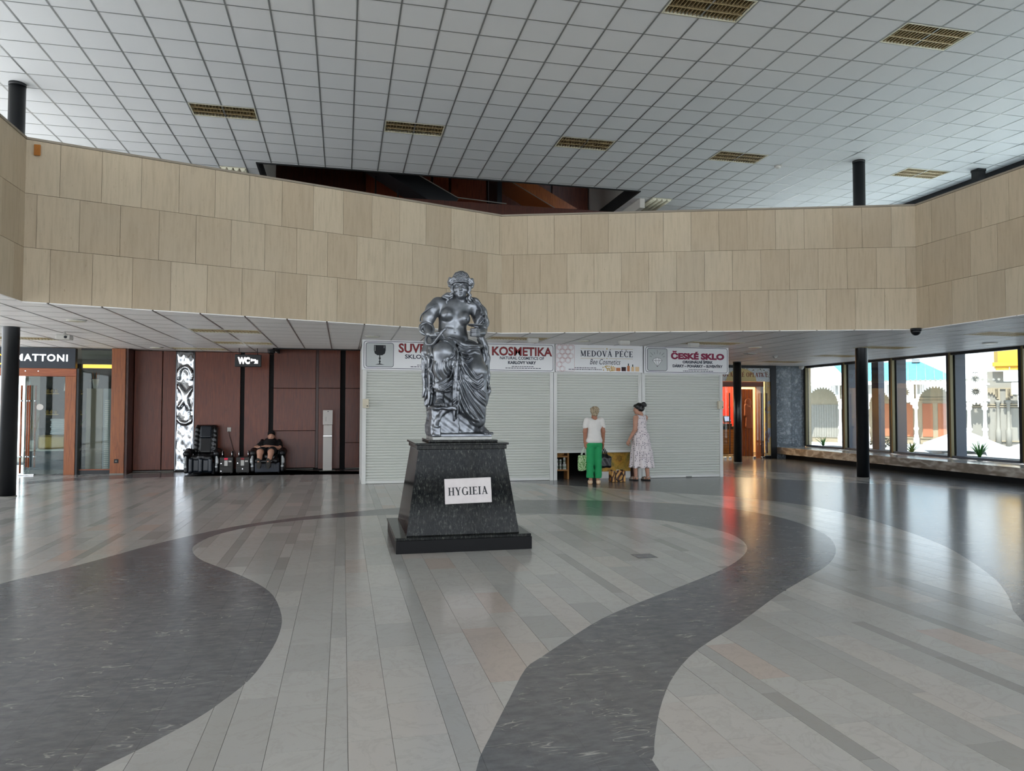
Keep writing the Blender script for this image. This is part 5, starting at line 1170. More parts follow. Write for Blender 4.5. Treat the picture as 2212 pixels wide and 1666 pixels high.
for s_ in (-1, 1):
    cx, cz = s_*0.098, 0.050
    h.ell((cx, -0.020, cz), (0.032, 0.046, 0.040), 0.02)
    sp = [(cx+s_*(0.026-0.0013*i)*math.cos(0.75*i), -0.052+0.0006*i, cz+(0.033-0.0016*i)*math.sin(0.75*i)) for i in range(16)]
    h.limb(sp, [0.0115-0.0002*i for i in range(16)], 0.004)
    h.limb([(cx-s_*0.02, -0.055, cz+0.045), (cx-s_*0.045, -0.075, cz+0.03), (cx-s_*0.06, -0.085, cz+0.012)], 0.014, 0.01).limb([(cx+s_*0.02, 0.0, cz-0.04), (cx+s_*0.028, 0.02, cz), (cx+s_*0.02, 0.02, cz+0.04)], 0.018, 0.01)
h.ell((0, -0.078, -0.045), (0.070, 0.080, 0.094), 0.006, 'sub')
for s_ in (-1, 1):
    for i in range(6):
        ln = [(s_*(0.004+0.098*u), 0.146-0.015*i-0.056*u*u+0.005*math.sin(17*u+i)) for u in np.linspace(0, 1, 12)]
        h.ridge(ln, 0.0048, 0.0058, 0.7, 0.05)
    for i in range(4):
        ln = [(s_*(0.006+0.024*i), 0.165), (s_*(0.010+0.028*i), 0.15), (s_*(0.014+0.031*i), 0.13)]
        h.ridge(ln, 0.005, 0.003, 0.5, 0.05)
h.limb([(-0.085, -0.052, 0.046), (-0.06, -0.082, 0.050), (-0.03, -0.100, 0.052), (0.0, -0.106, 0.053), (0.03, -0.100, 0.052), (0.06, -0.082, 0.050), (0.085, -0.052, 0.046)], 0.009, 0.006)
def lock(Q, r): h.limb(smooth(Q, 4), list(np.interp(np.linspace(0, 1, (len(Q)-1)*4+1), np.linspace(0, 1, len(Q)), r)), 0.004)
lock([(-0.085, -0.01, 0.03), (-0.094, -0.02, -0.02), (-0.080, -0.03, -0.055), (-0.102, -0.02, -0.08), (-0.092, -0.02, -0.11), (-0.115, -0.02, -0.13)], [0.022, 0.020, 0.017, 0.018, 0.016, 0.012])
lock([(0.085, -0.01, 0.03), (0.094, -0.02, -0.02), (0.082, -0.03, -0.055), (0.102, -0.02, -0.085), (0.090, -0.02, -0.115), (0.108, -0.02, -0.14)], [0.022, 0.020, 0.017, 0.018, 0.016, 0.012])
hr = h.build('hair', 'silver', S_, HL); hr.rotation_euler = HR; hr.scale = HS
lk = Sculpt((-0.25, -0.14, 1.46), (0.22, 0.06, 1.66), 0.005)
h = lk
lock([(-0.085, -0.06, 1.62), (-0.115, -0.055, 1.605), (-0.150, -0.05, 1.617), (-0.180, -0.045, 1.597), (-0.150, -0.06, 1.583), (-0.132, -0.066, 1.563), (-0.152, -0.068, 1.543), (-0.146, -0.070, 1.515)], [0.020, 0.020, 0.019, 0.017, 0.016, 0.014, 0.011, 0.006])
lock([(-0.08, -0.04, 1.63), (-0.13, -0.03, 1.638), (-0.165, -0.03, 1.620), (-0.195, -0.02, 1.605)], [0.018, 0.018, 0.016, 0.010])
lock([(0.10, -0.05, 1.61), (0.088, -0.055, 1.585), (0.115, -0.055, 1.568), (0.105, -0.06, 1.545), (0.128, -0.06, 1.53)], [0.020, 0.018, 0.016, 0.013, 0.008])
lock([(0.10, -0.03, 1.61), (0.135, -0.03, 1.600), (0.160, -0.02, 1.580)], [0.018, 0.016, 0.010])
lk.build('hair_locks', 'silver', S_)
# drapery over lap and legs
d = Sculpt((-0.40, -0.52, 0.06), (0.36, 0.34, 1.16), 0.0065)
d.ell((-0.02, 0.06, 1.00), (0.27, 0.22, 0.13), 0.05)
d.limb([(-0.10, 0.02, 1.0), (-0.218, -0.335, 0.938)], [0.14, 0.118], 0.05).limb([(-0.218, -0.340, 0.915), (-0.232, -0.325, 0.75), (-0.238, -0.285, 0.55)], [0.112, 0.102, 0.068], 0.03)
d.limb([(0.13, 0.02, 0.97), (0.170, -0.285, 0.735)], [0.135, 0.112], 0.05).limb([(0.172, -0.290, 0.715), (0.190, -0.235, 0.45), (0.205, -0.175, 0.17)], [0.108, 0.105, 0.085], 0.04)
d.limb([(-0.03, -0.12, 0.98), (-0.05, -0.265, 0.82), (0.0, -0.255, 0.55), (0.05, -0.225, 0.32)], [0.10, 0.075, 0.10, 0.10], 0.06)
d.limb([(0.05, -0.18, 0.80), (0.09, -0.22, 0.50), (0.14, -0.20, 0.26)], [0.09, 0.11, 0.10], 0.05)
d.limb([(-0.19, -0.22, 1.075), (-0.11, -0.26, 1.045), (-0.075, -0.315, 0.95), (-0.085, -0.335, 0.80), (-0.075, -0.325, 0.55), (-0.085, -0.320, 0.33), (-0.090, -0.32, 0.19)], [0.03, 0.04, 0.045, 0.044, 0.040, 0.036, 0.026], 0.03)
d.limb([(-0.045, -0.30, 0.75), (-0.035, -0.305, 0.45), (-0.045, -0.31, 0.27)], [0.035, 0.035, 0.024], 0.02)
d.limb([(-0.30, -0.27, 0.545), (-0.235, -0.335, 0.525), (-0.13, -0.30, 0.57), (-0.09, -0.30, 0.66)], [0.025, 0.03, 0.03, 0.02], 0.03)
d.limb([(-0.29, -0.25, 0.505), (-0.22, -0.315, 0.490), (-0.11, -0.29, 0.495)], [0.02, 0.026, 0.022], 0.02)
d.limb([(-0.09, -0.14, 1.10), (0.0, -0.17, 1.045), (0.10, -0.165, 1.015), (0.20, -0.11, 1.015), (0.27, -0.02, 1.04)], [0.030, 0.034, 0.036, 0.034, 0.03], 0.025)
d.limb([(-0.23, -0.18, 1.10), (-0.14, -0.19, 1.105), (-0.08, -0.17, 1.09)], [0.02, 0.022, 0.02], 0.02)
# cut the hem: open above the right foot and left shin
d.box((-0.36, -0.50, 0.02), (-0.125, -0.05, 0.455), 0.02, 0.02, 'sub')
d.limb([(-0.02, -0.35, 0.13), (0.05, -0.35, 0.17), (0.13, -0.32, 0.12), (0.22, -0.30, 0.035), (0.36, -0.25, 0.0)], [0.05, 0.05, 0.06, 0.065, 0.06], 0.02, 'sub')
for ln in F_SKIRT: d.ridge(smooth(ln, 5), 0.0110, 0.0130, 0.75, 0.0)
d.build('drapery', 'silver', S_)
# mantle falling at both sides and over the arm
m_ = Sculpt((-0.46, -0.20, 0.24), (0.44, 0.22, 1.62), 0.007)
m_.limb([(-0.335, 0.04, 1.12), (-0.375, 0.02, 0.95), (-0.375, 0.03, 0.70), (-0.375, 0.04, 0.46)], [0.05, 0.056, 0.054, 0.042], 0.02).limb([(-0.30, -0.04, 1.08), (-0.315, -0.09, 0.90), (-0.310, -0.10, 0.66), (-0.335, -0.06, 0.36)], [0.055, 0.062, 0.058, 0.03], 0.05)
m_.limb([(-0.345, 0.06, 1.0), (-0.35, 0.07, 0.36)], [0.05, 0.04], 0.03).limb([(-0.335, -0.12, 0.62), (-0.305, -0.15, 0.56), (-0.275, -0.15, 0.62)], [0.02, 0.022, 0.02], 0.02)
m_.limb([(0.255, 0.02, 1.18), (0.295, 0.03, 1.05), (0.325, 0.04, 0.90), (0.335, 0.05, 0.70), (0.350, 0.05, 0.52), (0.335, 0.05, 0.34)], [0.046, 0.054, 0.056, 0.048, 0.042, 0.022], 0.04)
m_.limb([(0.30, -0.04, 0.98), (0.315, -0.05, 0.75), (0.310, -0.05, 0.42)], [0.035, 0.034, 0.026], 0.03)
m_.limb([(0.095, 0.05, 1.575), (0.19, 0.03, 1.545), (0.265, 0.02, 1.44), (0.285, 0.0, 1.32), (0.275, -0.04, 1.255)], [0.055, 0.066, 0.074, 0.076, 0.060], 0.03)
m_.limb([(0.25, -0.04, 1.42), (0.235, -0.09, 1.34), (0.20, -0.13, 1.265)], [0.05, 0.058, 0.04], 0.04)
for ln in F_MANT+F_SHL: m_.ridge(smooth(ln, 5), 0.0110, 0.0120, 0.75, 0.12)
m_.build('mantle', 'silver', S_)
# snake
def smooth3(pts, k): return smooth(pts, k)
sn = MB(); pts = [(-0.255, -0.075, 1.51), (-0.315, -0.085, 1.475), (-0.38, -0.06, 1.435), (-0.432, -0.01, 1.385), (-0.44, 0.05, 1.32)]

coil = []
for i in range(49):
    u = i/48; a = math.radians(60+720*u); c = Vector((-0.383, -0.02-0.15*u, 1.262-0.075*u)); coil.append(tuple(c+Vector((-1, 0, 0))*0.074*math.cos(a)+Vector((0, 0.45, 0.89))*0.070*math.sin(a)))
pts += coil+[(-0.395, -0.19, 1.13), (-0.405, -0.21, 1.07), (-0.385, -0.235, 1.025), (-0.335, -0.27, 1.025), (-0.292, -0.315, 1.075), (-0.262, -0.35, 1.12), (-0.245, -0.355, 1.155), (-0.215, -0.35, 1.185), (-0.19, -0.35, 1.195)]
pts = [tuple(p_) for p_ in smooth3(pts, 4)]; n = len(pts); sn.tube(pts, [0.004+0.013*min(1, i/40) if i < n-8 else (0.016, 0.015, 0.0145, 0.016, 0.018, 0.018, 0.014, 0.006)[i-n+8] for i in range(n)], 10)
sn.build('snake', 'silver', S_)
T = Matrix.Translation((0.160, -0.275, 1.247)) @ Matrix.Rotation(math.radians(4), 4, 'Y')
MB().lathe([(0.02, -0.016), (0.06, -0.012), (0.095, -0.002), (0.104, 0.006), (0.100, 0.008), (0.06, -0.004), (0.0, -0.006)], 36, T).build('bowl', 'silver', S_)
# ================================================================== PEOPLE
mat('skin', '#b98a74', 0.5, fn=lambda t: t.col(t.mix(t.noise(t.pos(), 14, 3), '#ae7d66', '#c0937d')))
mat('skin_tan', '#a8694c', 0.5, fn=lambda t: t.col(t.mix(t.noise(t.pos(), 14, 3), '#94604a', '#a9755c')))
mat('hair_blond', '#a29178', 0.55, fn=lambda t: t.col(t.ramp(t.noise(t.pos((1, 1, 1)), 46, 3, 0.6), [(0.35, '#6f604d'), (0.55, '#a8977c'), (0.7, '#c9bda4')])))
mat('hair_black', '#0c0a0a', 0.4); mat('tee_white', '#d9d5d0', 0.85); mat('trousers_green', '#1f8f55', 0.8); mat('canvas_shoe', '#d8bd9c', 0.75)
mat('bag_black', '#0d0d10', 0.35); mat('shirt_black', '#0c0c0e', 0.85); mat('shorts_black', '#101114', 0.85); mat('sandal_silver', '#b9aca2', 0.3, metal=0.6); mat('sole_dark', '#1c1a19', 0.8); mat('sole_tan', '#b08a60', 0.8); mat('shoe_grey', '#3a3834', 0.85)
def f_dots(t):
    v = t.n('ShaderNodeTexVoronoi'); v.inputs['Scale'].default_value = 27; v.inputs['Randomness'].default_value = 0.35; t.l(t.pos((1, 1, 1)), v.inputs['Vector'])
    t.col(t.ramp(v.outputs['Distance'], [(0.26, '#1b1d33'), (0.30, '#ddd3d4')]))
mat('dress_dots', '#dcd4d4', 0.85, fn=f_dots)
def f_tote(t):
    t.col(t.ramp(t.noise(t.pos(), 42, 4, 0.6, 0.5), [(0.42, '#3d6b2f'), (0.5, '#7fa566'), (0.54, '#b9cba4'), (0.8, '#c4d4b2')]))
mat('tote_print', '#9db889', 0.85, fn=f_tote); mat('tote_white', '#cfd8cc', 0.85)
def f_shopper(t):
    w = t.n('ShaderNodeTexWave'); w.inputs['Scale'].default_value = 3.5; w.inputs['Distortion'].default_value = 11; w.inputs['Detail'].default_value = 2; t.l(t.pos(), w.inputs['Vector'])
    t.col(t.ramp(w.outputs['Fac'], [(0.12, '#2c170c'), (0.3, '#7a3f18'), (0.55, '#b0752f'), (0.85, '#c79a55')]))
mat('shopper_print', '#9a6a34', 0.5, fn=f_shopper)
def hand(S, w, d, n, side, curl=0.5, sc=1.0):
    """palm and five curled fingers: w wrist, d pointing direction, n palm side, side=+1/-1 thumb side along d x n"""
    w, d, n = Vector(w), Vector(d).normalized(), Vector(n).normalized(); t = d.cross(n).normalized()
    L = (0.068, 0.078, 0.074, 0.060)
    for i in range(4):
        o = (1.5-i)*0.0185*side*sc; b = w+d*0.082*sc+t*o; S.limb([tuple(w+t*o*0.55+d*0.01), tuple(b)], [0.0145*sc, 0.0125*sc], 0.012)
        p1 = b+(d*math.cos(curl*0.6)+n*math.sin(curl*0.6))*L[i]*0.45*sc; p2 = p1+(d*math.cos(curl*1.5)+n*math.sin(curl*1.5))*L[i]*0.33*sc; p3 = p2+(d*math.cos(curl*2.3)+n*math.sin(curl*2.3))*L[i]*0.25*sc
        S.limb([tuple(b), tuple(p1), tuple(p2), tuple(p3)], [0.0102*sc, 0.0095*sc, 0.0086*sc, 0.0072*sc], 0.003)
    b = w+d*0.022*sc+t*side*0.026*sc; p1 = b+(d*0.75+t*side*0.6+n*0.25).normalized()*0.036*sc; p2 = p1+(d*0.9+t*side*0.15+n*0.4).normalized()*0.03*sc
    S.limb([tuple(w+d*0.015), tuple(b), tuple(p1), tuple(p2)], [0.016*sc, 0.0135*sc, 0.0110*sc, 0.0088*sc], 0.006)
def head_at(S, c, rz, sc=1.0, rx=0.0):
    """a face blended into the figure: the face() recipe moved to c, turned by rz"""
    m = Matrix.Translation(c) @ Matrix.Rotation(rz, 4, 'Z') @ Matrix.Rotation(rx, 4, 'X') @ Matrix.Scale(sc, 4)
    class Tr:
        def P(s, p): return tuple(m @ Vector(p))
        def ell(s, c_, r, k=0.02, op='add'): S.ell(s.P(c_), tuple(x*sc for x in r), k*sc, op, rot=(rx, 0, rz)); return s
        def ball(s, c_, r, k=0.02, op='add'): S.ball(s.P(c_), r*sc, k*sc, op); return s
        def limb(s, P_, r, k=0.02, op='add'): S.limb([s.P(p) for p in P_], [x*sc for x in r] if isinstance(r, (list, tuple)) else r*sc, k*sc, op); return s
    tr = Tr(); face(tr)
    for s_ in (-1, 1): tr.ell((s_*0.078, 0.012, -0.010), (0.010, 0.020, 0.030), 0.008)
    return tr
# ---- woman in green trousers, seen from behind ------------------------------------------------
wa = thing('person', 'person with short curly blond hair in white t-shirt and green trousers holding two bags', 'person', (4.965, 14.06, 0))
S = Sculpt((-0.36, -0.26, 0.0), (0.36, 0.30, 1.60), 0.0065)
for s_, hx in ((-1, -0.088), (1, 0.088)):
    S.limb([(hx, 0.0, 0.82), (hx*0.92, 0.0, 0.46), (hx*0.85, -0.01, 0.10)], [0.085, 0.058, 0.038], 0.02).limb([(hx*0.85, -0.02, 0.055), (hx*0.9+0.035, 0.09, 0.035), (hx*0.9+0.06, 0.14, 0.028)], [0.036, 0.034, 0.026], 0.02)
S.ell((0, 0.0, 0.86), (0.135, 0.10, 0.12), 0.05).ell((0, 0.0, 1.02), (0.118, 0.085, 0.14), 0.06).ell((0, 0.0, 1.18), (0.145, 0.10, 0.13), 0.05)
S.limb([(-0.145, -0.005, 1.275), (0.145, -0.005, 1.275)], 0.055, 0.04).limb([(0, -0.01, 1.26), (0.01, 0.01, 1.42)], [0.058, 0.050], 0.03)
S.limb([(-0.165, -0.01, 1.275), (-0.192, -0.01, 1.06), (-0.188, 0.02, 0.84)], [0.050, 0.042, 0.028], 0.02).limb([(0.165, -0.01, 1.275), (0.190, -0.02, 1.06), (0.205, 0.02, 0.84)], [0.050, 0.042, 0.028], 0.02)
hand(S, (-0.186, 0.022, 0.815), (0.05, 0.05, -1), (1, 0, 0), 1, 0.85); hand(S, (0.208, 0.022, 0.815), (-0.05, 0.05, -1), (-1, 0, 0), -1, 0.85)
head_at(S, (0.018, 0.012, 1.455), PI-0.55, 0.86)
S.build('body', 'skin_tan', wa)
S = Sculpt((-0.27, -0.2, 0.78), (0.27, 0.2, 1.37), 0.0075)
S.ell((0, 0.0, 0.88), (0.176, 0.140, 0.12), 0.05).ell((0, 0.0, 1.02), (0.140, 0.105, 0.15), 0.06).ell((0, 0.0, 1.18), (0.158, 0.113, 0.135), 0.05).limb([(-0.145, -0.005, 1.275), (0.145, -0.005, 1.275)], 0.061, 0.04)
S.limb([(-0.150, -0.01, 1.28), (-0.190, -0.01, 1.165)], [0.066, 0.056], 0.025).limb([(0.150, -0.01, 1.28), (0.188, -0.01, 1.165)], [0.066, 0.056], 0.025)
S.ell((0.004, 0.02, 1.37), (0.075, 0.075, 0.055), 0.01, 'sub').box((-0.4, -0.3, 0.70), (0.4, 0.3, 0.835), 0.01, 0.004, 'sub')
S.wave(lambda X, Y, Z: 0.004*np.sin(Z*70+X*14)*np.clip(1-np.abs(Z-0.98)/0.1, 0, 1)+0.003*np.sin(X*60+Z*9)*np.clip(1-np.abs(Z-1.14)/0.14, 0, 1), (-0.16, -0.2, 0.84), (0.16, 0.2, 1.30))
S.box((-0.3, -0.3, 1.07), (-0.16, 0.3, 1.118), 0.005, 0.0, 'sub').box((0.16, -0.3, 1.07), (0.3, 0.3, 1.118), 0.005, 0.0, 'sub')
S.build('t_shirt', 'tee_white', wa)
S = Sculpt((-0.24, -0.2, 0.09), (0.24, 0.2, 0.92), 0.0075)
S.ell((0, -0.005, 0.83), (0.148, 0.122, 0.12), 0.05)
for s_ in (-1, 1): S.limb([(s_*0.078, -0.005, 0.80), (s_*0.082, 0.0, 0.48), (s_*0.086, -0.005, 0.12)], [0.092, 0.077, 0.074], 0.025)
S.box((-0.3, -0.3, 0.0), (0.3, 0.3, 0.125), 0.005, 0.0, 'sub').box((-0.3, -0.3, 0.90), (0.3, 0.3, 1.0), 0.005, 0.0, 'sub')
S.limb([(0, -0.14, 0.86), (0, -0.15, 0.70)], 0.012, 0.03, 'sub')
S.wave(lambda X, Y, Z: 0.0035*np.sin(Z*42+X*20+Y*30)*np.clip((0.7-Z)/0.3, 0, 1)+0.003*np.sin(Z*90+np.abs(X)*50)*np.clip(1-np.abs(Z-0.72)/0.07, 0, 1), (-0.24, -0.2, 0.12), (0.24, 0.2, 0.85))
S.build('trousers', 'trousers_green', wa)
S = Sculpt((-0.13, -0.15, 1.34), (0.16, 0.15, 1.62), 0.005)
S.ell((0.012, -0.010, 1.485), (0.088, 0.092, 0.084), 0.02).ell((0.008, -0.035, 1.43), (0.070, 0.060, 0.06), 0.02)
q = random.Random(3)
for i in range(90):
    a, e = q.uniform(0, 2*PI), q.uniform(-0.5, 1.4); v = Vector((math.cos(a)*math.cos(e), math.sin(a)*math.cos(e), math.sin(e)))
    if v.y > 0.45 and v.z < 0.35: continue
    S.ball((0.012+v.x*0.086, -0.012+v.y*0.088, 1.482+v.z*0.080), q.uniform(0.012, 0.019), 0.008)
S.ell((0.055, 0.085, 1.43), (0.055, 0.05, 0.055), 0.01, 'sub')
S.build('hair', 'hair_blond', wa)
for s_, (x, y, r) in ((-1, (-0.078, 0.0, -0.25)), (1, (0.085, -0.02, -0.35))):
    S = Sculpt((-0.07, -0.10, 0.0), (0.07, 0.22, 0.13), 0.006); S.limb([(0, -0.03, 0.045), (0, 0.08, 0.040), (0, 0.155, 0.030)], [0.045, 0.043, 0.034], 0.02).box((-0.1, -0.2, -0.05), (0.1, 0.3, 0.006), 0.002, 0, 'sub').ell((0, -0.025, 0.105), (0.030, 0.040, 0.035), 0.01, 'sub')
    sh_ = S.build('shoe', 'canvas_shoe', wa, (x, y, 0)); sh_.rotation_euler = (0, 0, r)
    MB().prism([(0.042*math.cos(a)*(1 if math.sin(a) < 0.6 else 0.9), 0.055+0.13*math.sin(a)) for a in [2*PI*i/20 for i in range(20)]], 0.0, 0.014).build('sole', 'sole_tan', sh_)
# bags in her hands
bg = thing('tote_bag', 'white and green leaf print cotton tote bag in the left hand', 'bag', (4.965-0.205, 14.10, 0.27))
S = Sculpt((-0.16, -0.08, -0.01), (0.16, 0.08, 0.36), 0.007); S.box((-0.115, -0.04, 0.0), (0.115, 0.04, 0.32), 0.03).wave(lambda X, Y, Z: 0.012*np.sin(X*26+Z*8)*np.clip(1.2-Z/0.36, 0, 1), (-0.16, -0.08, 0.0), (0.16, 0.08, 0.36)).box((-0.13, -0.02, 0.30), (0.13, 0.02, 0.40), 0.01, 0, 'sub'); S.build('bag_body', 'tote_print', bg)
MB().tube([(-0.05, -0.03, 0.31), (-0.02, -0.03, 0.42), (0.008, -0.03, 0.475), (0.03, -0.03, 0.42), (0.05, -0.03, 0.31)], 0.010, 8).build('strap', 'tote_white', bg); MB().tube([(-0.05, 0.03, 0.31), (-0.02, 0.03, 0.42), (0.008, 0.02, 0.475), (0.03, 0.03, 0.42), (0.05, 0.03, 0.31)], 0.010, 8).build('strap', 'tote_white', bg)
bg = thing('handbag', 'black leather handbag hanging from the right hand', 'bag', (4.965+0.235, 14.10, 0.32))
S = Sculpt((-0.2, -0.12, -0.01), (0.2, 0.12, 0.36), 0.008); S.box((-0.14, -0.075, 0.0), (0.145, 0.075, 0.24), 0.05).ell((0, 0, 0.22), (0.10, 0.05, 0.07), 0.04).wave(lambda X, Y, Z: 0.006*np.sin(X*40+Z*22), (-0.2, -0.12, 0.0), (0.2, 0.12, 0.34)); S.build('bag_body', 'bag_black', bg)
for y in (-0.045, 0.045): MB().tube([(-0.06, y, 0.24), (-0.05, y, 0.33), (-0.022, y*0.4, 0.425), (0.01, y, 0.36), (0.06, y, 0.24)], 0.011, 8).build('handle', 'bag_black', bg)
# ---- woman in the spotted dress ---------------------------------------------------------------
wb_ = thing('person', 'person with black hair bun in long white dress with dark dots', 'person', (6.19, 14.56, 0), 0.50)
# local frame: she faces +y, which points to the left and away after the turn
S = Sculpt((-0.34, -0.34, 0.0), (0.34, 0.42, 1.68), 0.0068)
S.limb([(-0.09, 0.06, 0.86), (-0.09, 0.08, 0.46), (-0.09, 0.06, 0.10)], [0.08, 0.055, 0.038], 0.02).limb([(0.09, -0.04, 0.86), (0.095, -0.07, 0.46), (0.10, -0.11, 0.10)], [0.08, 0.055, 0.038], 0.02)
for x, y in ((-0.09, 0.06), (0.10, -0.11)): S.limb([(x, y-0.02, 0.055), (x, y+0.09, 0.04), (x, y+0.15, 0.026)], [0.036, 0.034, 0.024], 0.02)
S.ell((0, -0.01, 0.92), (0.145, 0.12, 0.14), 0.05).ell((0, 0.0, 1.10), (0.125, 0.10, 0.14), 0.06).ell((0, 0.01, 1.25), (0.145, 0.115, 0.13), 0.05)
S.limb([(-0.140, 0.0, 1.345), (0.140, 0.0, 1.345)], 0.052, 0.04).limb([(0, 0.0, 1.33), (0, 0.035, 1.48)], [0.055, 0.048], 0.03)
S.limb([(-0.165, 0.0, 1.335), (-0.200, -0.015, 1.09), (-0.245, 0.10, 0.88)], [0.054, 0.046, 0.030], 0.02); hand(S, (-0.247, 0.112, 0.86), (0.0, 0.45, -0.9), (1, 0.1, 0), 1, 0.75)
S.limb([(0.165, 0.0, 1.335), (0.215, 0.10, 1.18), (0.13, 0.05, 1.37)], [0.056, 0.046, 0.032], 0.02); hand(S, (0.125, 0.045, 1.385), (-0.6, -0.3, 0.75), (-0.5, 0.4, -0.2), -1, 0.5)
head_at(S, (0.0, 0.055, 1.525), PI+0.50, 0.90, 0.12)
S.build('body', 'skin', wb_)
S = Sculpt((-0.38, -0.42, 0.22), (0.38, 0.42, 1.42), 0.008)
S.ell((0, -0.01, 0.93), (0.192, 0.168, 0.16), 0.06).ell((0, 0.0, 1.10), (0.140, 0.115, 0.15), 0.06).ell((0, 0.01, 1.25), (0.158, 0.130, 0.14), 0.05)
S.limb([(0, -0.01, 0.86), (0, -0.02, 0.55), (0, -0.02, 0.30)], [0.190, 0.225, 0.255], 0.03).limb([(-0.115, 0.0, 1.345), (0.115, 0.0, 1.345)], 0.055, 0.03)
S.ell((-0.20, 0.0, 1.33), (0.055, 0.12, 0.11), 0.01, 'sub').ell((0.20, 0.0, 1.33), (0.055, 0.12, 0.11), 0.01, 'sub').ell((0, 0.02, 1.44), (0.075, 0.12, 0.07), 0.01, 'sub')
S.box((-0.5, -0.5, 0.1), (0.5, 0.5, 0.285), 0.005, 0, 'sub').limb([(0.02, -0.15, 1.31), (0.02, -0.15, 1.24)], [0.010, 0.012], 0.008, 'sub')
S.wave(lambda X, Y, Z: 0.020*np.sin(np.arctan2(Y+0.02, X)*9+Z*2)*np.clip((0.88-Z)/0.5, 0, 1)+0.005*np.sin(Z*75+X*45)*np.clip(1-np.abs(Z-1.08)/0.12, 0, 1), (-0.38, -0.42, 0.28), (0.38, 0.42, 1.25))
S.build('dress', 'dress_dots', wb_)
S = Sculpt((-0.16, -0.2, 1.44), (0.16, 0.20, 1.74), 0.006)
S.ell((0, 0.03, 1.575), (0.090, 0.105, 0.082), 0.02).ell((0, -0.02, 1.53), (0.078, 0.065, 0.065), 0.02).ell((0, 0.125, 1.585), (0.062, 0.04, 0.035), 0.02)
S.ell((0.0, -0.085, 1.625), (0.052, 0.050, 0.050), 0.012).ball((0.02, -0.11, 1.60), 0.035, 0.01).ball((-0.02, -0.10, 1.585), 0.03, 0.01).ell((0, 0.135, 1.50), (0.075, 0.055, 0.062), 0.01, 'sub')
S.wave(lambda X, Y, Z: 0.004*np.sin(Y*90+Z*60)*np.sin(X*40), (-0.16, -0.2, 1.44), (0.16, 0.2, 1.74)); S.build('hair', 'hair_black', wb_)
for x, y in ((-0.09, 0.06), (0.10, -0.11)):
    sd = MB().prism([(x+0.045*math.cos(a), y+0.055+0.125*math.sin(a)) for a in [2*PI*i/20 for i in range(20)]], 0.0, 0.022).build('sandal', 'sole_dark', wb_)
    S = Sculpt((-0.08, -0.1, 0.0), (0.08, 0.22, 0.12), 0.006); S.limb([(0, 0.08, 0.045), (0, 0.135, 0.034)], [0.043, 0.038], 0.01).box((-0.1, -0.2, -0.05), (0.1, 0.3, 0.012), 0.002, 0, 'sub').box((-0.1, 0.145, -0.05), (0.1, 0.3, 0.2), 0.002, 0, 'sub'); st_ = S.build('strap', 'sandal_silver', sd, (x, y, 0))
    MB().tube([(x-0.04, y+0.0, 0.03), (x-0.043, y-0.03, 0.075), (x, y-0.06, 0.085), (x+0.043, y-0.03, 0.075), (x+0.04, y+0.0, 0.03)], 0.010, 8).build('heel_strap', 'sandal_silver', sd)
# ---- brown patterned shopper on the floor -----------------------------------------------------
bg = thing('shopping_bag', 'brown swirl patterned shopping bag standing on the floor between the two women', 'bag', (5.60, 14.42, 0), 0.1)
S = Sculpt((-0.22, -0.14, 0.0), (0.22, 0.14, 0.30), 0.007); S.box((-0.16, -0.09, -0.02), (0.16, 0.09, 0.235), 0.03).wave(lambda X, Y, Z: 0.012*np.sin(X*30+Y*20)*np.clip(Z/0.2, 0, 1)-0.012*np.clip(1-Z/0.08, 0, 1)*np.abs(np.sin(X*22)), (-0.22, -0.14, 0.0), (0.22, 0.14, 0.3)).box((-0.135, -0.065, 0.19), (0.135, 0.065, 0.4), 0.02, 0, 'sub'); S.build('bag_body', 'shopper_print', bg)
for y in (-0.085, 0.085): MB().tube([(-0.07, y, 0.20), (-0.10, y*1.5, 0.13), (-0.09, y*1.7, 0.06), (-0.03, y*1.8, 0.03), (0.03, y*1.8, 0.05), (0.08, y*1.6, 0.12), (0.07, y, 0.20)], 0.010, 8).build('handle', 'sole_dark', bg)
for x, z in ((-0.05, 0.215), (0.01, 0.235), (0.07, 0.22)): MB().cbox((x-0.03, -0.03, z-0.1), (x+0.03, 0.03, z+0.015), 0.01, Matrix.Rotation(x*3, 4, 'Y')).build('wrapped_item', 'tee_white', bg)
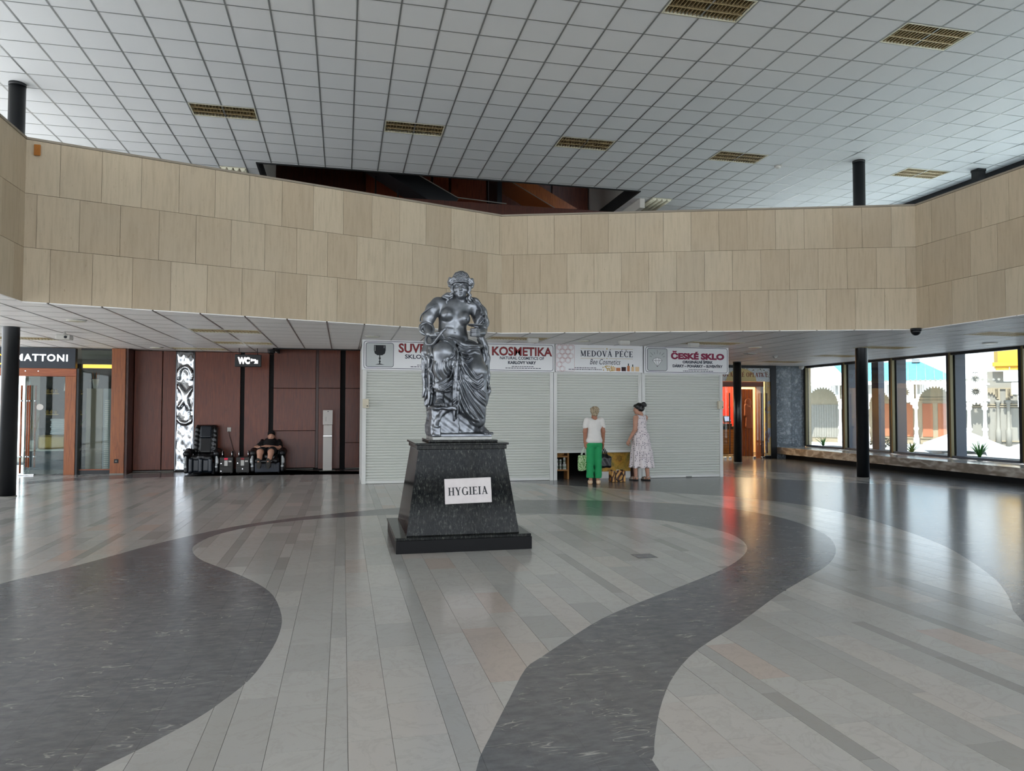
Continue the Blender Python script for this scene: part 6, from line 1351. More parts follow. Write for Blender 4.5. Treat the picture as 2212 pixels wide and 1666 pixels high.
# ================================================================== MASSAGE CHAIRS, COIN BOXES, SLEEPING MAN, DISPENSER
mat('leather_black', '#0a0b0d', 0.32); mat('leather_blue', '#141a22', 0.25); mat('chair_shell', '#0d0e11', 0.4); mat('chair_trim', '#b9bcbc', 0.35, metal=0.2); mat('chair_grey', '#2c313b', 0.5)
mat('box_grey', '#2d2b28', 0.5); mat('chrome', '#cfd0d2', 0.15, metal=1.0); mat('red_lamp', '#c2123a', 0.4, emit='#c2123a', estr=0.35); mat('sticker', '#c8c6c0', 0.5); mat('dispenser_white', '#d2ccc6', 0.4)
def massage_chair(x, y, lbl, recline):
    t = thing('massage_chair', lbl, 'massage chair', (x, y, 0), group='black massage chairs against the wood wall')
    MB().cbox((-0.30, 0.10, 0.02), (0.30, 0.72, 0.26), 0.02).build('base', 'chair_shell', t)
    for s_ in (-1, 1):
        S = Sculpt((-0.12, -0.04, 0.0), (0.12, 0.75, 0.62), 0.012); S.box((-0.055, 0.03, 0.02), (0.055, 0.62, 0.44), 0.05).limb([(0, 0.07, 0.47), (0, 0.30, 0.50), (0, 0.58, 0.50)], [0.075, 0.085, 0.07], 0.04)
        a = S.build('armrest', 'chair_shell', t, (s_*0.325, 0, 0))
        S = Sculpt((-0.06, -0.06, 0.12), (0.06, 0.06, 0.45), 0.008); S.limb([(0, 0.02, 0.40), (s_*0.012, 0.0, 0.33), (s_*0.012, 0.0, 0.27), (-s_*0.005, 0.01, 0.22)], [0.022, 0.034, 0.036, 0.022], 0.01).box((-0.03, -0.02, 0.15), (0.03, 0.04, 0.20), 0.01, 0.004); S.build('trim', 'chair_trim', a, (s_*0.01, 0, 0))
    S = Sculpt((-0.30, -0.05, 0.25), (0.30, 0.66, 0.55), 0.012); S.box((-0.235, 0.02, 0.30), (0.235, 0.62, 0.43), 0.05).box((-0.08, 0.0, 0.33), (0.08, 0.3, 0.45), 0.04, 0.03); S.build('seat', 'leather_black', t)
    # backrest along a slanted line
    tilt = 0.20 if not recline else 0.92; L = 0.78 if not recline else 0.62
    S = Sculpt((-0.32, -0.14, -0.05), (0.32, 0.16, 0.92), 0.012)
    S.box((-0.255, -0.05, 0.0), (0.255, 0.10, L), 0.06).box((-0.14, -0.09, 0.08), (0.14, 0.02, L-0.06), 0.05, 0.04).limb([(-0.215, -0.05, 0.12), (-0.20, -0.06, L-0.10)], [0.06, 0.05], 0.04).limb([(0.215, -0.05, 0.12), (0.20, -0.06, L-0.10)], [0.06, 0.05], 0.04)
    S.wave(lambda X, Y, Z: 0.006*np.sin(Z*60+X*20)*np.clip(1-np.abs(np.abs(X)-0.2)/0.08, 0, 1), (-0.3, -0.14, 0.05), (0.3, 0.1, L))
    bk = S.build('backrest', 'leather_black', t, (0, 0.56 if not recline else 0.36, 0.36)); bk.rotation_euler = (-tilt, 0, 0)
    S = Sculpt((-0.2, -0.16, L-0.40), (0.2, 0.0, L+0.02), 0.012); S.box((-0.13, -0.125, L-0.34), (0.13, -0.03, L-0.03), 0.04); hp = S.build('head_pad', 'leather_blue', bk)
    if not recline:
        S = Sculpt((-0.28, -0.12, 0.02), (0.28, 0.12, 0.44), 0.012); S.box((-0.24, -0.02, 0.05), (0.24, 0.08, 0.36), 0.04)
        for xx in (-0.21, 0.0, 0.21): S.limb([(xx, -0.03, 0.08), (xx, -0.03, 0.34)], 0.05, 0.02)
        S.build('leg_rest', 'leather_blue', t)
    else:
        pn = MB().cbox((-0.275, -0.03, 0.03), (0.275, 0.02, 0.26), 0.02).build('front_panel', 'chair_grey', t)
        for i in range(9): MB().box((-0.23+0.0575*i-0.008, -0.034, 0.13), (-0.23+0.0575*i+0.008, -0.028, 0.20)).build('slot', 'leather_black', pn)
        S = Sculpt((-0.28, -0.26, 0.2), (0.28, 0.14, 0.48), 0.012); S.limb([(-0.20, 0.08, 0.36), (-0.20, -0.12, 0.30)], 0.06, 0.02).limb([(0.20, 0.08, 0.36), (0.20, -0.12, 0.30)], 0.06, 0.02).box((-0.22, -0.14, 0.25), (0.22, 0.10, 0.33), 0.03, 0.03); S.build('leg_rest', 'leather_black', t)
    for sx in (-0.25, 0.25): MB().cyl((sx, 0.12, 0.0), (sx, 0.12, 0.03), 0.03, n=12).build('foot', 'chair_shell', t)
    return t
massage_chair(-3.17, 17.95, 'empty black leather massage chair with tall backrest beside the silver relief', False)
massage_chair(-1.715, 17.93, 'reclined black massage chair with the sleeping man in it', True)
for n, (x, lb) in enumerate(((-2.625, 'grey coin box with bright red light beside the empty massage chair'), (-2.265, 'grey coin box with orange red label beside the reclined massage chair'))):
    t = thing('coin_box', lb, 'coin box', (x, 17.97, 0), group='coin boxes between the massage chairs')
    MB().cbox((-0.145, 0, 0.03), (0.145, 0.28, 0.385), 0.008).build('casing', 'box_grey', t)
    MB().cbox((-0.13, -0.006, 0.05), (0.13, 0.004, 0.165), 0.003).build('lower_door', 'box_grey', t); MB().cbox((-0.13, -0.006, 0.175), (0.13, 0.004, 0.305), 0.003).build('upper_door', 'box_grey', t)
    MB().cbox((-0.045, -0.010, 0.33), (0.035, 0.0, 0.372), 0.006).build('red_display', 'red_lamp' if n == 0 else 'ink_red', t)
    MB().cbox((-0.040, -0.012, 0.19), (0.032, -0.004, 0.315), 0.004).build('coin_slot_plate', 'sticker', t); MB().cbox((0.05, -0.010, 0.275), (0.115, -0.004, 0.31), 0.002).build('label', 'sticker', t)
    for z, xx in (((0.245, -0.11), (0.07, -0.11)) if n == 0 else ((0.25, -0.11), (0.115, 0.0))): MB().cyl((xx, -0.014, z), (xx, 0.0, z), 0.014, n=12).build('lock', 'chrome', t)
    for sx in (-0.09, 0.115): MB().tube([(sx, 0.04, 0.38), (sx, 0.04, 0.525), (sx, 0.20, 0.525), (sx, 0.20, 0.38)], 0.012, 8).build('handle', 'chrome', t)
    for sx in (-0.1, 0.1):
        for sy in (0.04, 0.24): MB().cyl((sx, sy, 0), (sx, sy, 0.035), 0.015, n=10).build('foot', 'chair_shell', t)
# sleeping man
mn = thing('person', 'man asleep in black cap, black t-shirt and shorts in the reclined chair', 'person', (-1.715, 17.93, 0))
S = Sculpt((-0.42, -0.36, 0.08), (0.36, 1.0, 1.08), 0.0075)
S.limb([(-0.10, 0.42, 0.52), (-0.17, 0.02, 0.50)], [0.095, 0.075], 0.02).limb([(-0.17, 0.02, 0.49), (-0.165, -0.14, 0.22)], [0.068, 0.042], 0.02).limb([(-0.165, -0.14, 0.20), (-0.175, -0.22, 0.30)], [0.038, 0.030], 0.02)
S.limb([(0.08, 0.42, 0.52), (0.075, 0.02, 0.50)], [0.095, 0.075], 0.02).limb([(0.075, 0.02, 0.49), (0.045, -0.14, 0.22)], [0.068, 0.042], 0.02).limb([(0.045, -0.14, 0.20), (0.035, -0.22, 0.30)], [0.038, 0.030], 0.02)
S.limb([(0, 0.44, 0.52), (0.0, 0.58, 0.60), (0.01, 0.72, 0.68)], [0.13, 0.135, 0.13], 0.05).limb([(-0.16, 0.72, 0.68), (0.18, 0.72, 0.68)], 0.06, 0.04).limb([(0.01, 0.74, 0.70), (0.01, 0.80, 0.79)], [0.055, 0.05], 0.03)
S.limb([(-0.19, 0.70, 0.67), (-0.31, 0.46, 0.575), (-0.10, 0.28, 0.61)], [0.056, 0.046, 0.030], 0.02).limb([(0.21, 0.70, 0.67), (0.245, 0.42, 0.565), (0.02, 0.28, 0.62)], [0.056, 0.046, 0.030], 0.02)
hand(S, (-0.10, 0.28, 0.61), (0.9, -0.2, 0.15), (0.1, 0.3, -1), 1, 0.35); hand(S, (0.02, 0.28, 0.63), (-0.9, -0.25, 0.12), (0.1, 0.3, -1), -1, 0.35)
head_at(S, (0.01, 0.775, 0.845), 0.08, 0.98, -0.08)
S.build('body', 'skin', mn)
S = Sculpt((-0.34, 0.25, 0.45), (0.36, 0.92, 0.92), 0.010)
S.limb([(0, 0.42, 0.53), (0.0, 0.58, 0.605), (0.01, 0.72, 0.68)], [0.145, 0.150, 0.142], 0.05).limb([(-0.16, 0.72, 0.68), (0.18, 0.72, 0.68)], 0.071, 0.04).limb([(-0.19, 0.70, 0.67), (-0.262, 0.555, 0.61)], [0.070, 0.064], 0.02).limb([(0.21, 0.70, 0.67), (0.235, 0.52, 0.60)], [0.070, 0.064], 0.02).ell((0.01, 0.70, 0.80), (0.062, 0.09, 0.055), 0.01, 'sub'); ts = S.build('t_shirt', 'shirt_black', mn)
MB().cbox((0.06, 0.575, 0.735), (0.10, 0.58, 0.745), 0.001).build('chest_logo', 'sticker', ts)
S = Sculpt((-0.32, 0.0, 0.38), (0.26, 0.62, 0.68), 0.010); S.ell((-0.01, 0.45, 0.53), (0.18, 0.14, 0.11), 0.04).limb([(-0.10, 0.42, 0.52), (-0.165, 0.07, 0.51)], [0.11, 0.092], 0.03).limb([(0.08, 0.42, 0.52), (0.075, 0.07, 0.51)], [0.11, 0.092], 0.03).box((-0.4, -0.2, 0.3), (0.4, 0.06, 0.7), 0.005, 0, 'sub'); S.build('shorts', 'shorts_black', mn)
S = Sculpt((-0.12, 0.58, 0.84), (0.14, 0.96, 1.06), 0.007); S.ell((0.01, 0.795, 0.905), (0.088, 0.105, 0.092), 0.02).ell((0.01, 0.695, 0.925), (0.066, 0.05, 0.018), 0.02).ell((0.01, 0.68, 0.82), (0.10, 0.11, 0.085), 0.005, 'sub'); S.build('cap', 'shirt_black', mn)
for x in (-0.168, 0.040):
    S = Sculpt((-0.07, -0.08, -0.10), (0.07, 0.08, 0.20), 0.007); S.limb([(0, 0.02, -0.03), (0, -0.01, 0.06), (-0.01, -0.02, 0.135)], [0.044, 0.046, 0.040], 0.02); sh_ = S.build('shoe', 'shoe_grey', mn, (x, -0.17, 0.20))
    sh_.rotation_euler = (0.15, 0, 0)
    MB().prism([(0.043*math.cos(a), 0.05+0.125*math.sin(a)) for a in [2*PI*i/18 for i in range(18)]], -0.006, 0.012, Matrix.Translation((0, -0.056, 0)) @ Matrix.Rotation(math.radians(84), 4, 'X')).build('sole', 'shoe_grey', sh_)
MB().tube([(-0.155+0.05*math.cos(a)*0.6, 0.315+0.02*math.cos(a), 0.625+0.036*math.sin(a)) for a in [2*PI*i/14 for i in range(14)]], 0.009, 6, closed=True).build('wrist_watch', 'shirt_black', mn)
# white dispenser column
t = thing('dispenser_stand', 'slim white hand sanitizer stand before the wood wall', 'dispenser', (-0.36, 18.34, 0))
MB().cbox((-0.19, 0.0, 0.0), (0.19, 0.30, 0.012), 0.004).build('foot_plate', 'column_ring', t); MB().cbox((-0.11, 0.06, 0.012), (0.105, 0.16, 0.845), 0.006).build('lower_panel', 'dispenser_white', t)
MB().cbox((-0.105, 0.05, 0.86), (0.105, 0.16, 1.12), 0.006).build('middle_panel', 'dispenser_white', t); MB().cbox((-0.12, 0.03, 1.125), (0.115, 0.17, 1.485), 0.012).build('dispenser_head', 'dispenser_white', t)
MB().cbox((-0.11, -0.005, 0.845), (0.105, 0.16, 0.862), 0.003).build('drip_tray', 'chrome', t); MB().cyl((0, 0.028, 1.45), (0, 0.02, 1.45), 0.012, n=12).build('sensor', 'ink_black', t); MB().box((-0.05, 0.027, 1.21), (-0.045, 0.03, 1.32)).build('level_slot', 'ink_black', t); MB().cyl((0.0, 0.06, 1.11), (0.0, 0.06, 1.13), 0.01, n=10).build('nozzle', 'ink_black', t)
# socket with cable
t = thing('wall_socket', 'white wall socket with hanging black cable between the massage chairs', 'socket', (-2.70, 18.878, 1.0)); MB().cbox((-0.045, -0.03, -0.045), (0.045, 0.0, 0.06), 0.006).build('plate', 'sticker', t); MB().cyl((0, -0.03, -0.005), (0, -0.05, -0.005), 0.022, n=14).build('plug', 'sticker', t)
MB().tube([(0, -0.045, -0.02), (0.01, -0.04, -0.12), (0.06, -0.04, -0.3), (0.10, -0.05, -0.45), (0.16, -0.08, -0.62)], 0.006, 6).build('cable', 'ink_black', t)
# illuminated WC sign hung from the low ceiling
mat('sign_glow', '#ffffff', 0.5, emit='#ffffff', estr=3.0)
t = thing('wc_sign', 'black hanging light box reading WC with an arrow', 'sign', (-2.13, 17.6, 2.47)); MB().cbox((-0.285, -0.05, 0), (0.285, 0.05, 0.28), 0.01).build('box', 'black_metal', t)
for x in (-0.2, 0.2): MB().cyl((x, 0, 0.28), (x, 0, 0.43), 0.008, n=8).build('hanger', 'black_metal', t)
lettering(MB(), 'WC', -0.09, 0.075, 0.19, -0.052, bold=0.012, width=0.26).build('lettering', 'sign_glow', t)
g = MB(); poly(g, [(0.065, 0.135), (0.15, 0.135), (0.15, 0.105), (0.20, 0.075), (0.205, 0.155), (0.185, 0.145), (0.165, 0.175), (0.085, 0.175)], -0.052); poly(g, [(0.06, 0.125), (0.09, 0.125), (0.09, 0.185), (0.06, 0.185)], -0.0522); poly(g, [(0.13, 0.075), (0.215, 0.075), (0.215, 0.16)], -0.0524); g.build('arrow', 'sign_glow', t)
# chrome relief strip set in the wood wall
t = thing('relief_panel', 'tall silver mirror relief strip between the wood panels', 'relief', (-3.715, 18.90, 0)); mat('mirror_silver', '#c9cdd2', 0.08, metal=1.0); mat('mirror_dark', '#6d6f72', 0.12, metal=1.0)
S = Sculpt((-0.21, -0.10, 0.02), (0.21, 0.06, 2.9), 0.012); S.box((-0.19, -0.02, 0.03), (0.19, 0.05, 2.88), 0.01)
S.limb([(0.15*math.cos(a), -0.03, 2.30+0.22*math.sin(a)) for a in np.linspace(-0.3, PI+0.3, 14)], 0.035, 0.03).limb([(-0.12, -0.03, 2.05), (0.0, -0.045, 1.80), (0.10, -0.03, 1.50)], [0.05, 0.07, 0.04], 0.04).limb([(0.14, -0.03, 2.0), (0.05, -0.04, 1.85), (-0.12, -0.03, 1.55)], [0.04, 0.05, 0.04], 0.04)
S.limb([(0.15*math.cos(a), -0.03, 1.30+0.14*math.sin(a)) for a in np.linspace(PI, 2*PI, 10)], 0.03, 0.03).limb([(0.1, -0.03, 1.4), (0.12, -0.03, 1.2)], 0.035, 0.03)
S.wave(lambda X, Y, Z: 0.010*np.sin(X*17+Z*7)*np.sin(Z*9-X*11)+0.003*np.sin(X*41)*np.sin(Z*27), (-0.21, -0.1, 0.02), (0.21, 0.06, 2.9)); S.build('relief', 'mirror_silver', t)
for x in (-0.20, 0.195): MB().box((x-0.012, -0.03, 0.02), (x+0.012, 0.05, 2.88)).build('edge_strip', 'mirror_dark', t)
# ================================================================== MINERAL WATER SHOP, LEFT
mat('sign_slate', '#2b323b', 0.5); mat('neon_white', '#ffffff', 0.5, emit='#f2fbff', estr=2.2); mat('neon_yellow', '#f5c64a', 0.5, emit='#f7c23c', estr=2.0); mat('led_yellow', '#ffcf63', 0.5, emit='#ffbe45', estr=2.4)
mat('gold_cloth', '#9a7d3c', 0.4, metal=0.3); mat('towel', '#c6cad0', 0.9); mat('counter_slate', '#39434c', 0.5); mat('dark_panel', '#14110d', 0.6, fn=lambda t: t.col(t.ramp(t.noise(t.pos((3, 1, 2)), 6, 5, 0.6, 1.5), [(0.45, '#120f0c'), (0.6, '#2d2113'), (0.75, '#77562a')])))
mat('beige_board', '#8d8272', 0.8); mat('cool_grey', '#9aa0a4', 0.6)
F_ = struct(MB().cbox((-9.4, 18.44, 2.24), (-5.945, 18.62, 2.42), 0.006).build('door_1', 'walnut_h'), 'wood framed glass entrance of the mineral water shop')
MB().cbox((-6.17, 18.44, 0.0), (-5.945, 18.62, 2.24), 0.006).build('jamb', 'cherry', F_)
MB().box((-5.944, 18.46, 0.0), (-5.90, 18.62, 2.42)).build('dark_reveal', 'black_metal', F_)
for x in (-6.98, -6.72): MB().cbox((x-0.012, 18.435, 2.34), (x+0.012, 18.445, 2.365), 0.003).build('fixing', 'chrome', F_)
for x0, x1 in ((-9.3, -7.62), (-6.94, -6.20)): MB().box((x0, 18.52, 0.02), (x1, 18.532, 2.235)).build('glass_leaf', 'pane_thick', F_)
# open door leaf swung inwards
lf = MB().box((0, 0, 0.02), (0.66, 0.012, 2.2)).build('glass_leaf', 'pane_thick', F_, loc=(-7.60, 18.53, 0)); lf.rotation_euler = (0, 0, 0.35)
for x, z0, y in ((-7.05, 0.05, 18.46), (-6.97, 0.18, 18.58), (-6.885, 0.18, 18.46), (-6.81, 0.18, 18.58)):
    hb = MB().cyl((x, y, z0), (x, y, 2.03), 0.019, n=14).build('pull_handle', 'walnut_h', F_)
    for z in (0.42, 1.68): MB().cyl((x, 18.525, z), (x, y, z), 0.011, n=10).build('standoff', 'chrome', hb); MB().cyl((x, y, z-0.02), (x, y, z+0.02), 0.0205, n=14).build('collar', 'chrome', hb)
MB().cbox((-7.10, 18.48, 0.0), (-6.78, 18.58, 0.03), 0.006).build('floor_hinge', 'chrome', F_)
MB().cyl((-6.70, 18.517, 1.54), (-6.70, 18.519, 1.54), 0.072, n=28).build('round_sticker', 'sticker', F_)
sg = thing('shop_sign', 'dark slate fascia with glowing white word MATTONI', 'sign', (-9.4, 18.44, 2.42)); MB().cbox((0, 0, 0), (3.43, 0.14, 0.465), 0.006).build('board', 'sign_slate', sg)
g = MB(); lettering(g, 'MATTONI', 2.745, 0.165, 0.215, -0.012, bold=0.005, width=1.06, space=1.15); g.build('lettering', 'neon_white', sg)
MB().tube([(1.70, -0.02, 0.30), (1.78, -0.02, 0.22), (1.86, -0.02, 0.30), (1.84, -0.02, 0.18), (1.74, -0.02, 0.10), (1.80, -0.02, 0.14), (1.92, -0.02, 0.30), (1.97, -0.02, 0.24), (1.99, -0.02, 0.12), (1.92, -0.02, 0.08)], 0.012, 8).build('script_neon', 'neon_yellow', sg)
# fixed pane between jamb and pillar
w = struct(MB().box((-5.89, 18.60, 0.11), (-5.21, 18.612, 2.86)).build('window_41', 'pane_thick'), 'fixed shop pane beside the orange wood pillar')
MB().box((-5.90, 18.56, 0.0), (-5.20, 18.66, 0.09)).build('sill', 'black_metal', w); MB().box((-5.90, 18.58, 0.09), (-5.20, 18.62, 0.112)).build('bead', 'walnut_h', w); MB().box((-5.90, 18.58, 2.86), (-5.20, 18.62, 2.90)).build('head', 'black_metal', w); MB().box((-5.215, 18.58, 0.1), (-5.195, 18.63, 2.88)).build('side', 'black_metal', w)
pi = struct(MB().cbox((-5.19, 18.36, 0.02), (-4.90, 18.95, 2.895), 0.006).build('trim_50', 'cherry'), 'orange brown wood pillar at the shop corner')
MB().box((-5.195, 18.355, 0.0), (-4.895, 18.96, 0.025)).build('base_strip', 'column_ring', pi); so = MB().cbox((-5.10, 18.345, 0.26), (-5.01, 18.362, 0.35), 0.004).build('socket_plate', 'ink_black', pi); MB().cyl((-5.055, 18.345, 0.305), (-5.055, 18.335, 0.305), 0.02, n=12).build('socket_hole', 'column_ring', so)
t = thing('led_strip', 'yellow glowing light strip behind the fixed shop pane', 'light strip', (-5.56, 18.78, 2.46)); MB().box((-0.36, 0, 0), (0.36, 0.04, 0.075)).build('diffuser', 'led_yellow', t); MB().box((-0.37, 0.04, -0.01), (0.37, 0.06, 0.09)).build('channel', 'sticker', t)
t = thing('display_case', 'beige cardboard display with slats imitating a shutter reflection behind the fixed shop pane', 'display', (-5.56, 18.95, 0.0)); MB().box((-0.32, 0, 0), (0.02, 0.25, 1.98)).build('panel', 'beige_board', t); MB().box((0.03, 0.02, 0), (0.22, 0.25, 1.98)).build('side_panel', 'cool_grey', t); MB().box((0.23, 0.05, 0), (0.33, 0.25, 2.5)).build('tall_panel', 'beige_board', t)
for i in range(34): MB().box((0.07, 0.005, 0.10+0.048*i), (0.17, 0.02, 0.10+0.048*i+0.03)).build('slat', 'sticker', t)  # shutter reflection in the pane, built as pale slats
t = thing('brush_cup', 'glass cup of wooden sticks on the beige display', 'cup', (-5.72, 19.05, 1.985)); MB().lathe([(0.05, 0), (0.075, 0.22), (0.07, 0.22), (0.045, 0.01)], 18).build('cup', 'sticker', t)
for i in range(4): MB().cyl((0.02*math.cos(i*1.7), 0.02*math.sin(i*1.7), 0.02), (0.07*math.cos(i*1.7), 0.05*math.sin(i*1.7), 0.38), 0.008, n=8).build('stick', 'cherry', t)
t = thing('small_bottle', 'small dark bottle left of the stick cup behind the shop pane', 'bottle', (-5.83, 19.05, 1.98)); MB().lathe([(0.03, 0), (0.03, 0.10), (0.012, 0.13), (0.012, 0.17)], 12).build('glass', 'ink_black', t); MB().lathe([(0.014, 0.17), (0.014, 0.19)], 12).build('cap', 'gold_cloth', t)
# inside of the shop
t = thing('decor_wall', 'dark panelled display wall with bronze ornaments inside the left shop', 'panel', (-7.0, 21.4, 0)); MB().box((-0.75, 0, 0), (1.4, 0.1, 2.7)).build('panel', 'dark_panel', t)
for i in range(4):
    x, z = -0.45+0.28*(i % 2)*2, 1.35+0.55*(i//2); o = MB(); o.box((x-0.16, -0.03, z-0.012), (x+0.16, 0, z+0.012)); o.build('shelf_bar', 'gold_cloth', t)
    for k in range(3): MB().lathe([(0.02, 0), (0.05, 0.05), (0.02, 0.11)], 10, cx=x-0.1+0.1*k, cy=-0.03).build('ornament', 'gold_cloth', t).location = (0, 0, z+0.014)
t = thing('shop_counter', 'slate blue low counter inside the left shop', 'counter', (-7.05, 20.15, 0)); MB().box((-0.55, 0, 0), (0.65, 0.5, 0.46)).build('body', 'counter_slate', t); MB().box((-0.56, -0.01, 0.46), (0.66, 0.51, 0.50)).build('top', 'sticker', t)
t = thing('gold_tub', 'rounded gold tub standing on the shop counter', 'tub', (-7.0, 20.28, 0.50)); S = Sculpt((-0.4, -0.25, -0.01), (0.4, 0.25, 0.40), 0.012); S.box((-0.32, -0.16, 0), (0.32, 0.16, 0.34), 0.06).box((-0.26, -0.1, 0.25), (0.26, 0.1, 0.5), 0.04, 0, 'sub'); S.build('tub', 'gold_cloth', t); MB().tube([(-0.30, -0.15, 0.335), (0.30, -0.15, 0.335), (0.30, 0.15, 0.335), (-0.30, 0.15, 0.335)], 0.012, 8, closed=True).build('rim', 'gold_cloth', t)
for i in range(7):
    t = thing('folded_towel', ['lowest pale folded towel in the shop stack', 'second folded towel from the bottom of the stack', 'third folded towel from the bottom of the stack', 'middle folded towel of the shop stack', 'third folded towel from the top of the stack', 'second folded towel from the top of the stack', 'topmost pale folded towel in the shop stack'][i], 'towel', (-6.85, 20.26, 0.865+0.056*i), group='folded towels in the left shop')
    MB().cbox((-0.20+0.01*(i % 3), -0.14, 0), (0.20-0.008*(i % 2), 0.14, 0.054), 0.022).build('towel', 'towel', t); MB().cbox((-0.19, -0.145, 0.024), (0.19, -0.135, 0.03), 0.002).build('fold', 'cool_grey', t)
t = thing('white_lamp', 'white hanging lampshade inside the left shop', 'lamp', (-6.62, 20.2, 1.95)); MB().lathe([(0.16, 0), (0.12, 0.30), (0.11, 0.30), (0.15, 0.0)], 20).build('shade', 'sticker', t); MB().cyl((0, 0, 0.30), (0, 0, 0.95), 0.008, n=8).build('cord', 'ink_black', t)
t = thing('banana_plant', 'green leafy plant inside the left shop doorway', 'plant', (-6.2, 20.85, 0.0)); MB().lathe([(0.14, 0), (0.18, 0.4), (0.16, 0.4), (0.0, 0.36)], 16).build('pot', 'counter_slate', t); MB().cyl((0, 0, 0.36), (0, 0, 1.5), 0.025, n=8).build('stem', 'leaf_dark', t)
for i in range(9):
    a = i*2.4; mb = MB(); L = R.uniform(0.32, 0.5); z0 = 0.9+0.09*i; mb.smooth = True; v = []
    for k in range(7):
        u = k/6; r = L*u; z = z0+0.35*u-0.5*u*u; w_ = 0.10*math.sin(PI*min(1, u*0.9+0.08)); v += [(r*math.cos(a)-w_*math.sin(a), r*math.sin(a)+w_*math.cos(a), z), (r*math.cos(a), r*math.sin(a), z-0.02), (r*math.cos(a)+w_*math.sin(a), r*math.sin(a)-w_*math.cos(a), z)]
    mb.add(v, [(3*k, 3*k+1, 3*k+4, 3*k+3) for k in range(6)]+[(3*k+1, 3*k+2, 3*k+5, 3*k+4) for k in range(6)]); mb.build('leaf', 'leaf', t)
t = thing('white_planter', 'small white pot with bare twigs on the shop counter', 'pot', (-7.46, 20.3, 0.50)); MB().lathe([(0.07, 0), (0.10, 0.22), (0.09, 0.22), (0.0, 0.2)], 16).build('pot', 'sticker', t)
for i in range(6): MB().tube([(0, 0, 0.2), (0.05*math.cos(i), 0.05*math.sin(i), 0.5), (0.12*math.cos(i*1.3), 0.1*math.sin(i*1.3), 0.85)], 0.006, 5).build('twig', 'gold_cloth', t)
# ================================================================== WAFER SHOP, RIGHT
mat('cream_wall', '#f0dcb8', 0.8); mat('red_cloth', '#b01f17', 0.7, fn=lambda t: t.col(t.mix(t.noise(t.pos((9, 9, 0.5)), 3, 3), '#9c1812', '#c22a20'))); mat('brown_reveal', '#7a4a38', 0.5); mat('oplatky_red', '#7c2318', 0.5); mat('arch_yellow', '#d9c48c', 0.6)
mat('poster_print', '#d8c08c', 0.5, fn=lambda t: t.col(t.ramp(t.noise(t.pos((2, 2, 1)), 3.0, 3, 0.5, 0.4), [(0.38, '#e2c78f'), (0.52, '#d9b36d'), (0.58, '#b7c3d4'), (0.7, '#7c4a30')]))); mat('fascia_print', '#c9d3da', 0.4, fn=lambda t: t.col(t.ramp(t.noise(t.pos((3, 1, 5)), 4, 5, 0.6, 1.0), [(0.4, '#c4ccd2'), (0.55, '#dfe3e4'), (0.62, '#8a8062'), (0.7, '#54503e')])))
mat('warm_lamp', '#fff0d0', 0.5, emit='#ffdca0', estr=14.0)
SW = struct(MB().box((9.2, 20.40, 2.82), (13.24, 20.52, 2.905)).build('door_2', 'black_metal'), 'glazed black framed front of the wafer shop')
MB().box((13.05, 20.40, 0.0), (13.24, 20.52, 2.82)).build('frame_post', 'black_metal', SW); MB().box((12.86, 20.42, 0.0), (13.05, 20.50, 0.085)).build('frame_foot', 'black_metal', SW)
MB().box((9.2, 20.44, 2.40), (13.05, 20.455, 2.82)).build('fascia_pane', 'fascia_print', SW)
MB().box((12.86, 20.44, 0.085), (13.05, 20.455, 2.40)).build('side_pane', 'poster_print', SW)
g = MB(); poly(g, [(12.05+0.52*math.cos(PI*i/24), 2.40+0.40*math.sin(PI*i/24)) for i in range(25)], 20.437); g.build('arch_motif', 'arch_yellow', SW)
serif_text(MB(), 'KARLOVARSKÉ OPLATKY', 11.97, 2.545, 0.135, 20.434, width=1.98).build('lettering', 'oplatky_red', SW)
for x0, x1 in ((9.3, 11.58), (12.58, 12.85)): MB().box((x0, 20.45, 0.03), (x1, 20.462, 2.24)).build('glass_leaf', 'pane', SW)
for x, y in ((11.61, 20.38), (12.70, 20.38), (12.885, 20.37)):
    hb = MB().box((x-0.018, y, 0.17), (x+0.018, y+0.02, 2.04)).build('pull_handle', 'mahogany_dark', SW)
    for z in (0.45, 1.60): MB().cyl((x, y, z), (x, 20.455, z), 0.012, n=10).build('standoff', 'chrome', hb)
for x in (11.46, 11.63, 12.46, 12.78): MB().cbox((x-0.05, 20.40, 0.0), (x+0.05, 20.50, 0.07), 0.006).build('door_shoe', 'chrome', SW)
MB().box((11.2, 20.47, 2.24), (12.84, 20.85, 2.40)).build('lintel', 'brown_reveal', SW); MB().box((12.74, 20.47, 0.0), (12.84, 20.80, 2.24)).build('reveal', 'brown_reveal', SW)
struct(MB().box((9.2, 23.6, 0), (15.6, 23.7, 2.9)).build('wall_shop', 'cream_wall')); struct(MB().box((14.6, 20.72, 0), (14.7, 23.6, 2.9)).build('wall_shop', 'cream_wall')); struct(MB().box((9.1, 20.45, 0), (9.2, 23.7, 2.9)).build('wall_shop', 'cream_wall')); struct(MB().box((9.1, 20.55, 2.86), (14.7, 23.7, 2.9)).build('ceiling_shop', 'cream_wall'))
t = thing('red_curtain', 'bright red curtain hanging inside the wafer shop', 'curtain', (13.35, 23.5, 0.9)); mb = MB(); mb.smooth = True; n = 40
v = []
for i in range(n+1): x = -0.75+1.2*i/n; v += [(x, 0.035*math.sin(i*1.1), 0.0), (x, 0.03*math.sin(i*1.1+0.4), 1.85)]
mb.add(v, [(2*i, 2*i+2, 2*i+3, 2*i+1) for i in range(n)]); mb.build('cloth', 'red_cloth', t); MB().cyl((-0.8, 0, 1.86), (0.5, 0, 1.86), 0.015, n=10).build('rail', 'gold_cloth', t)
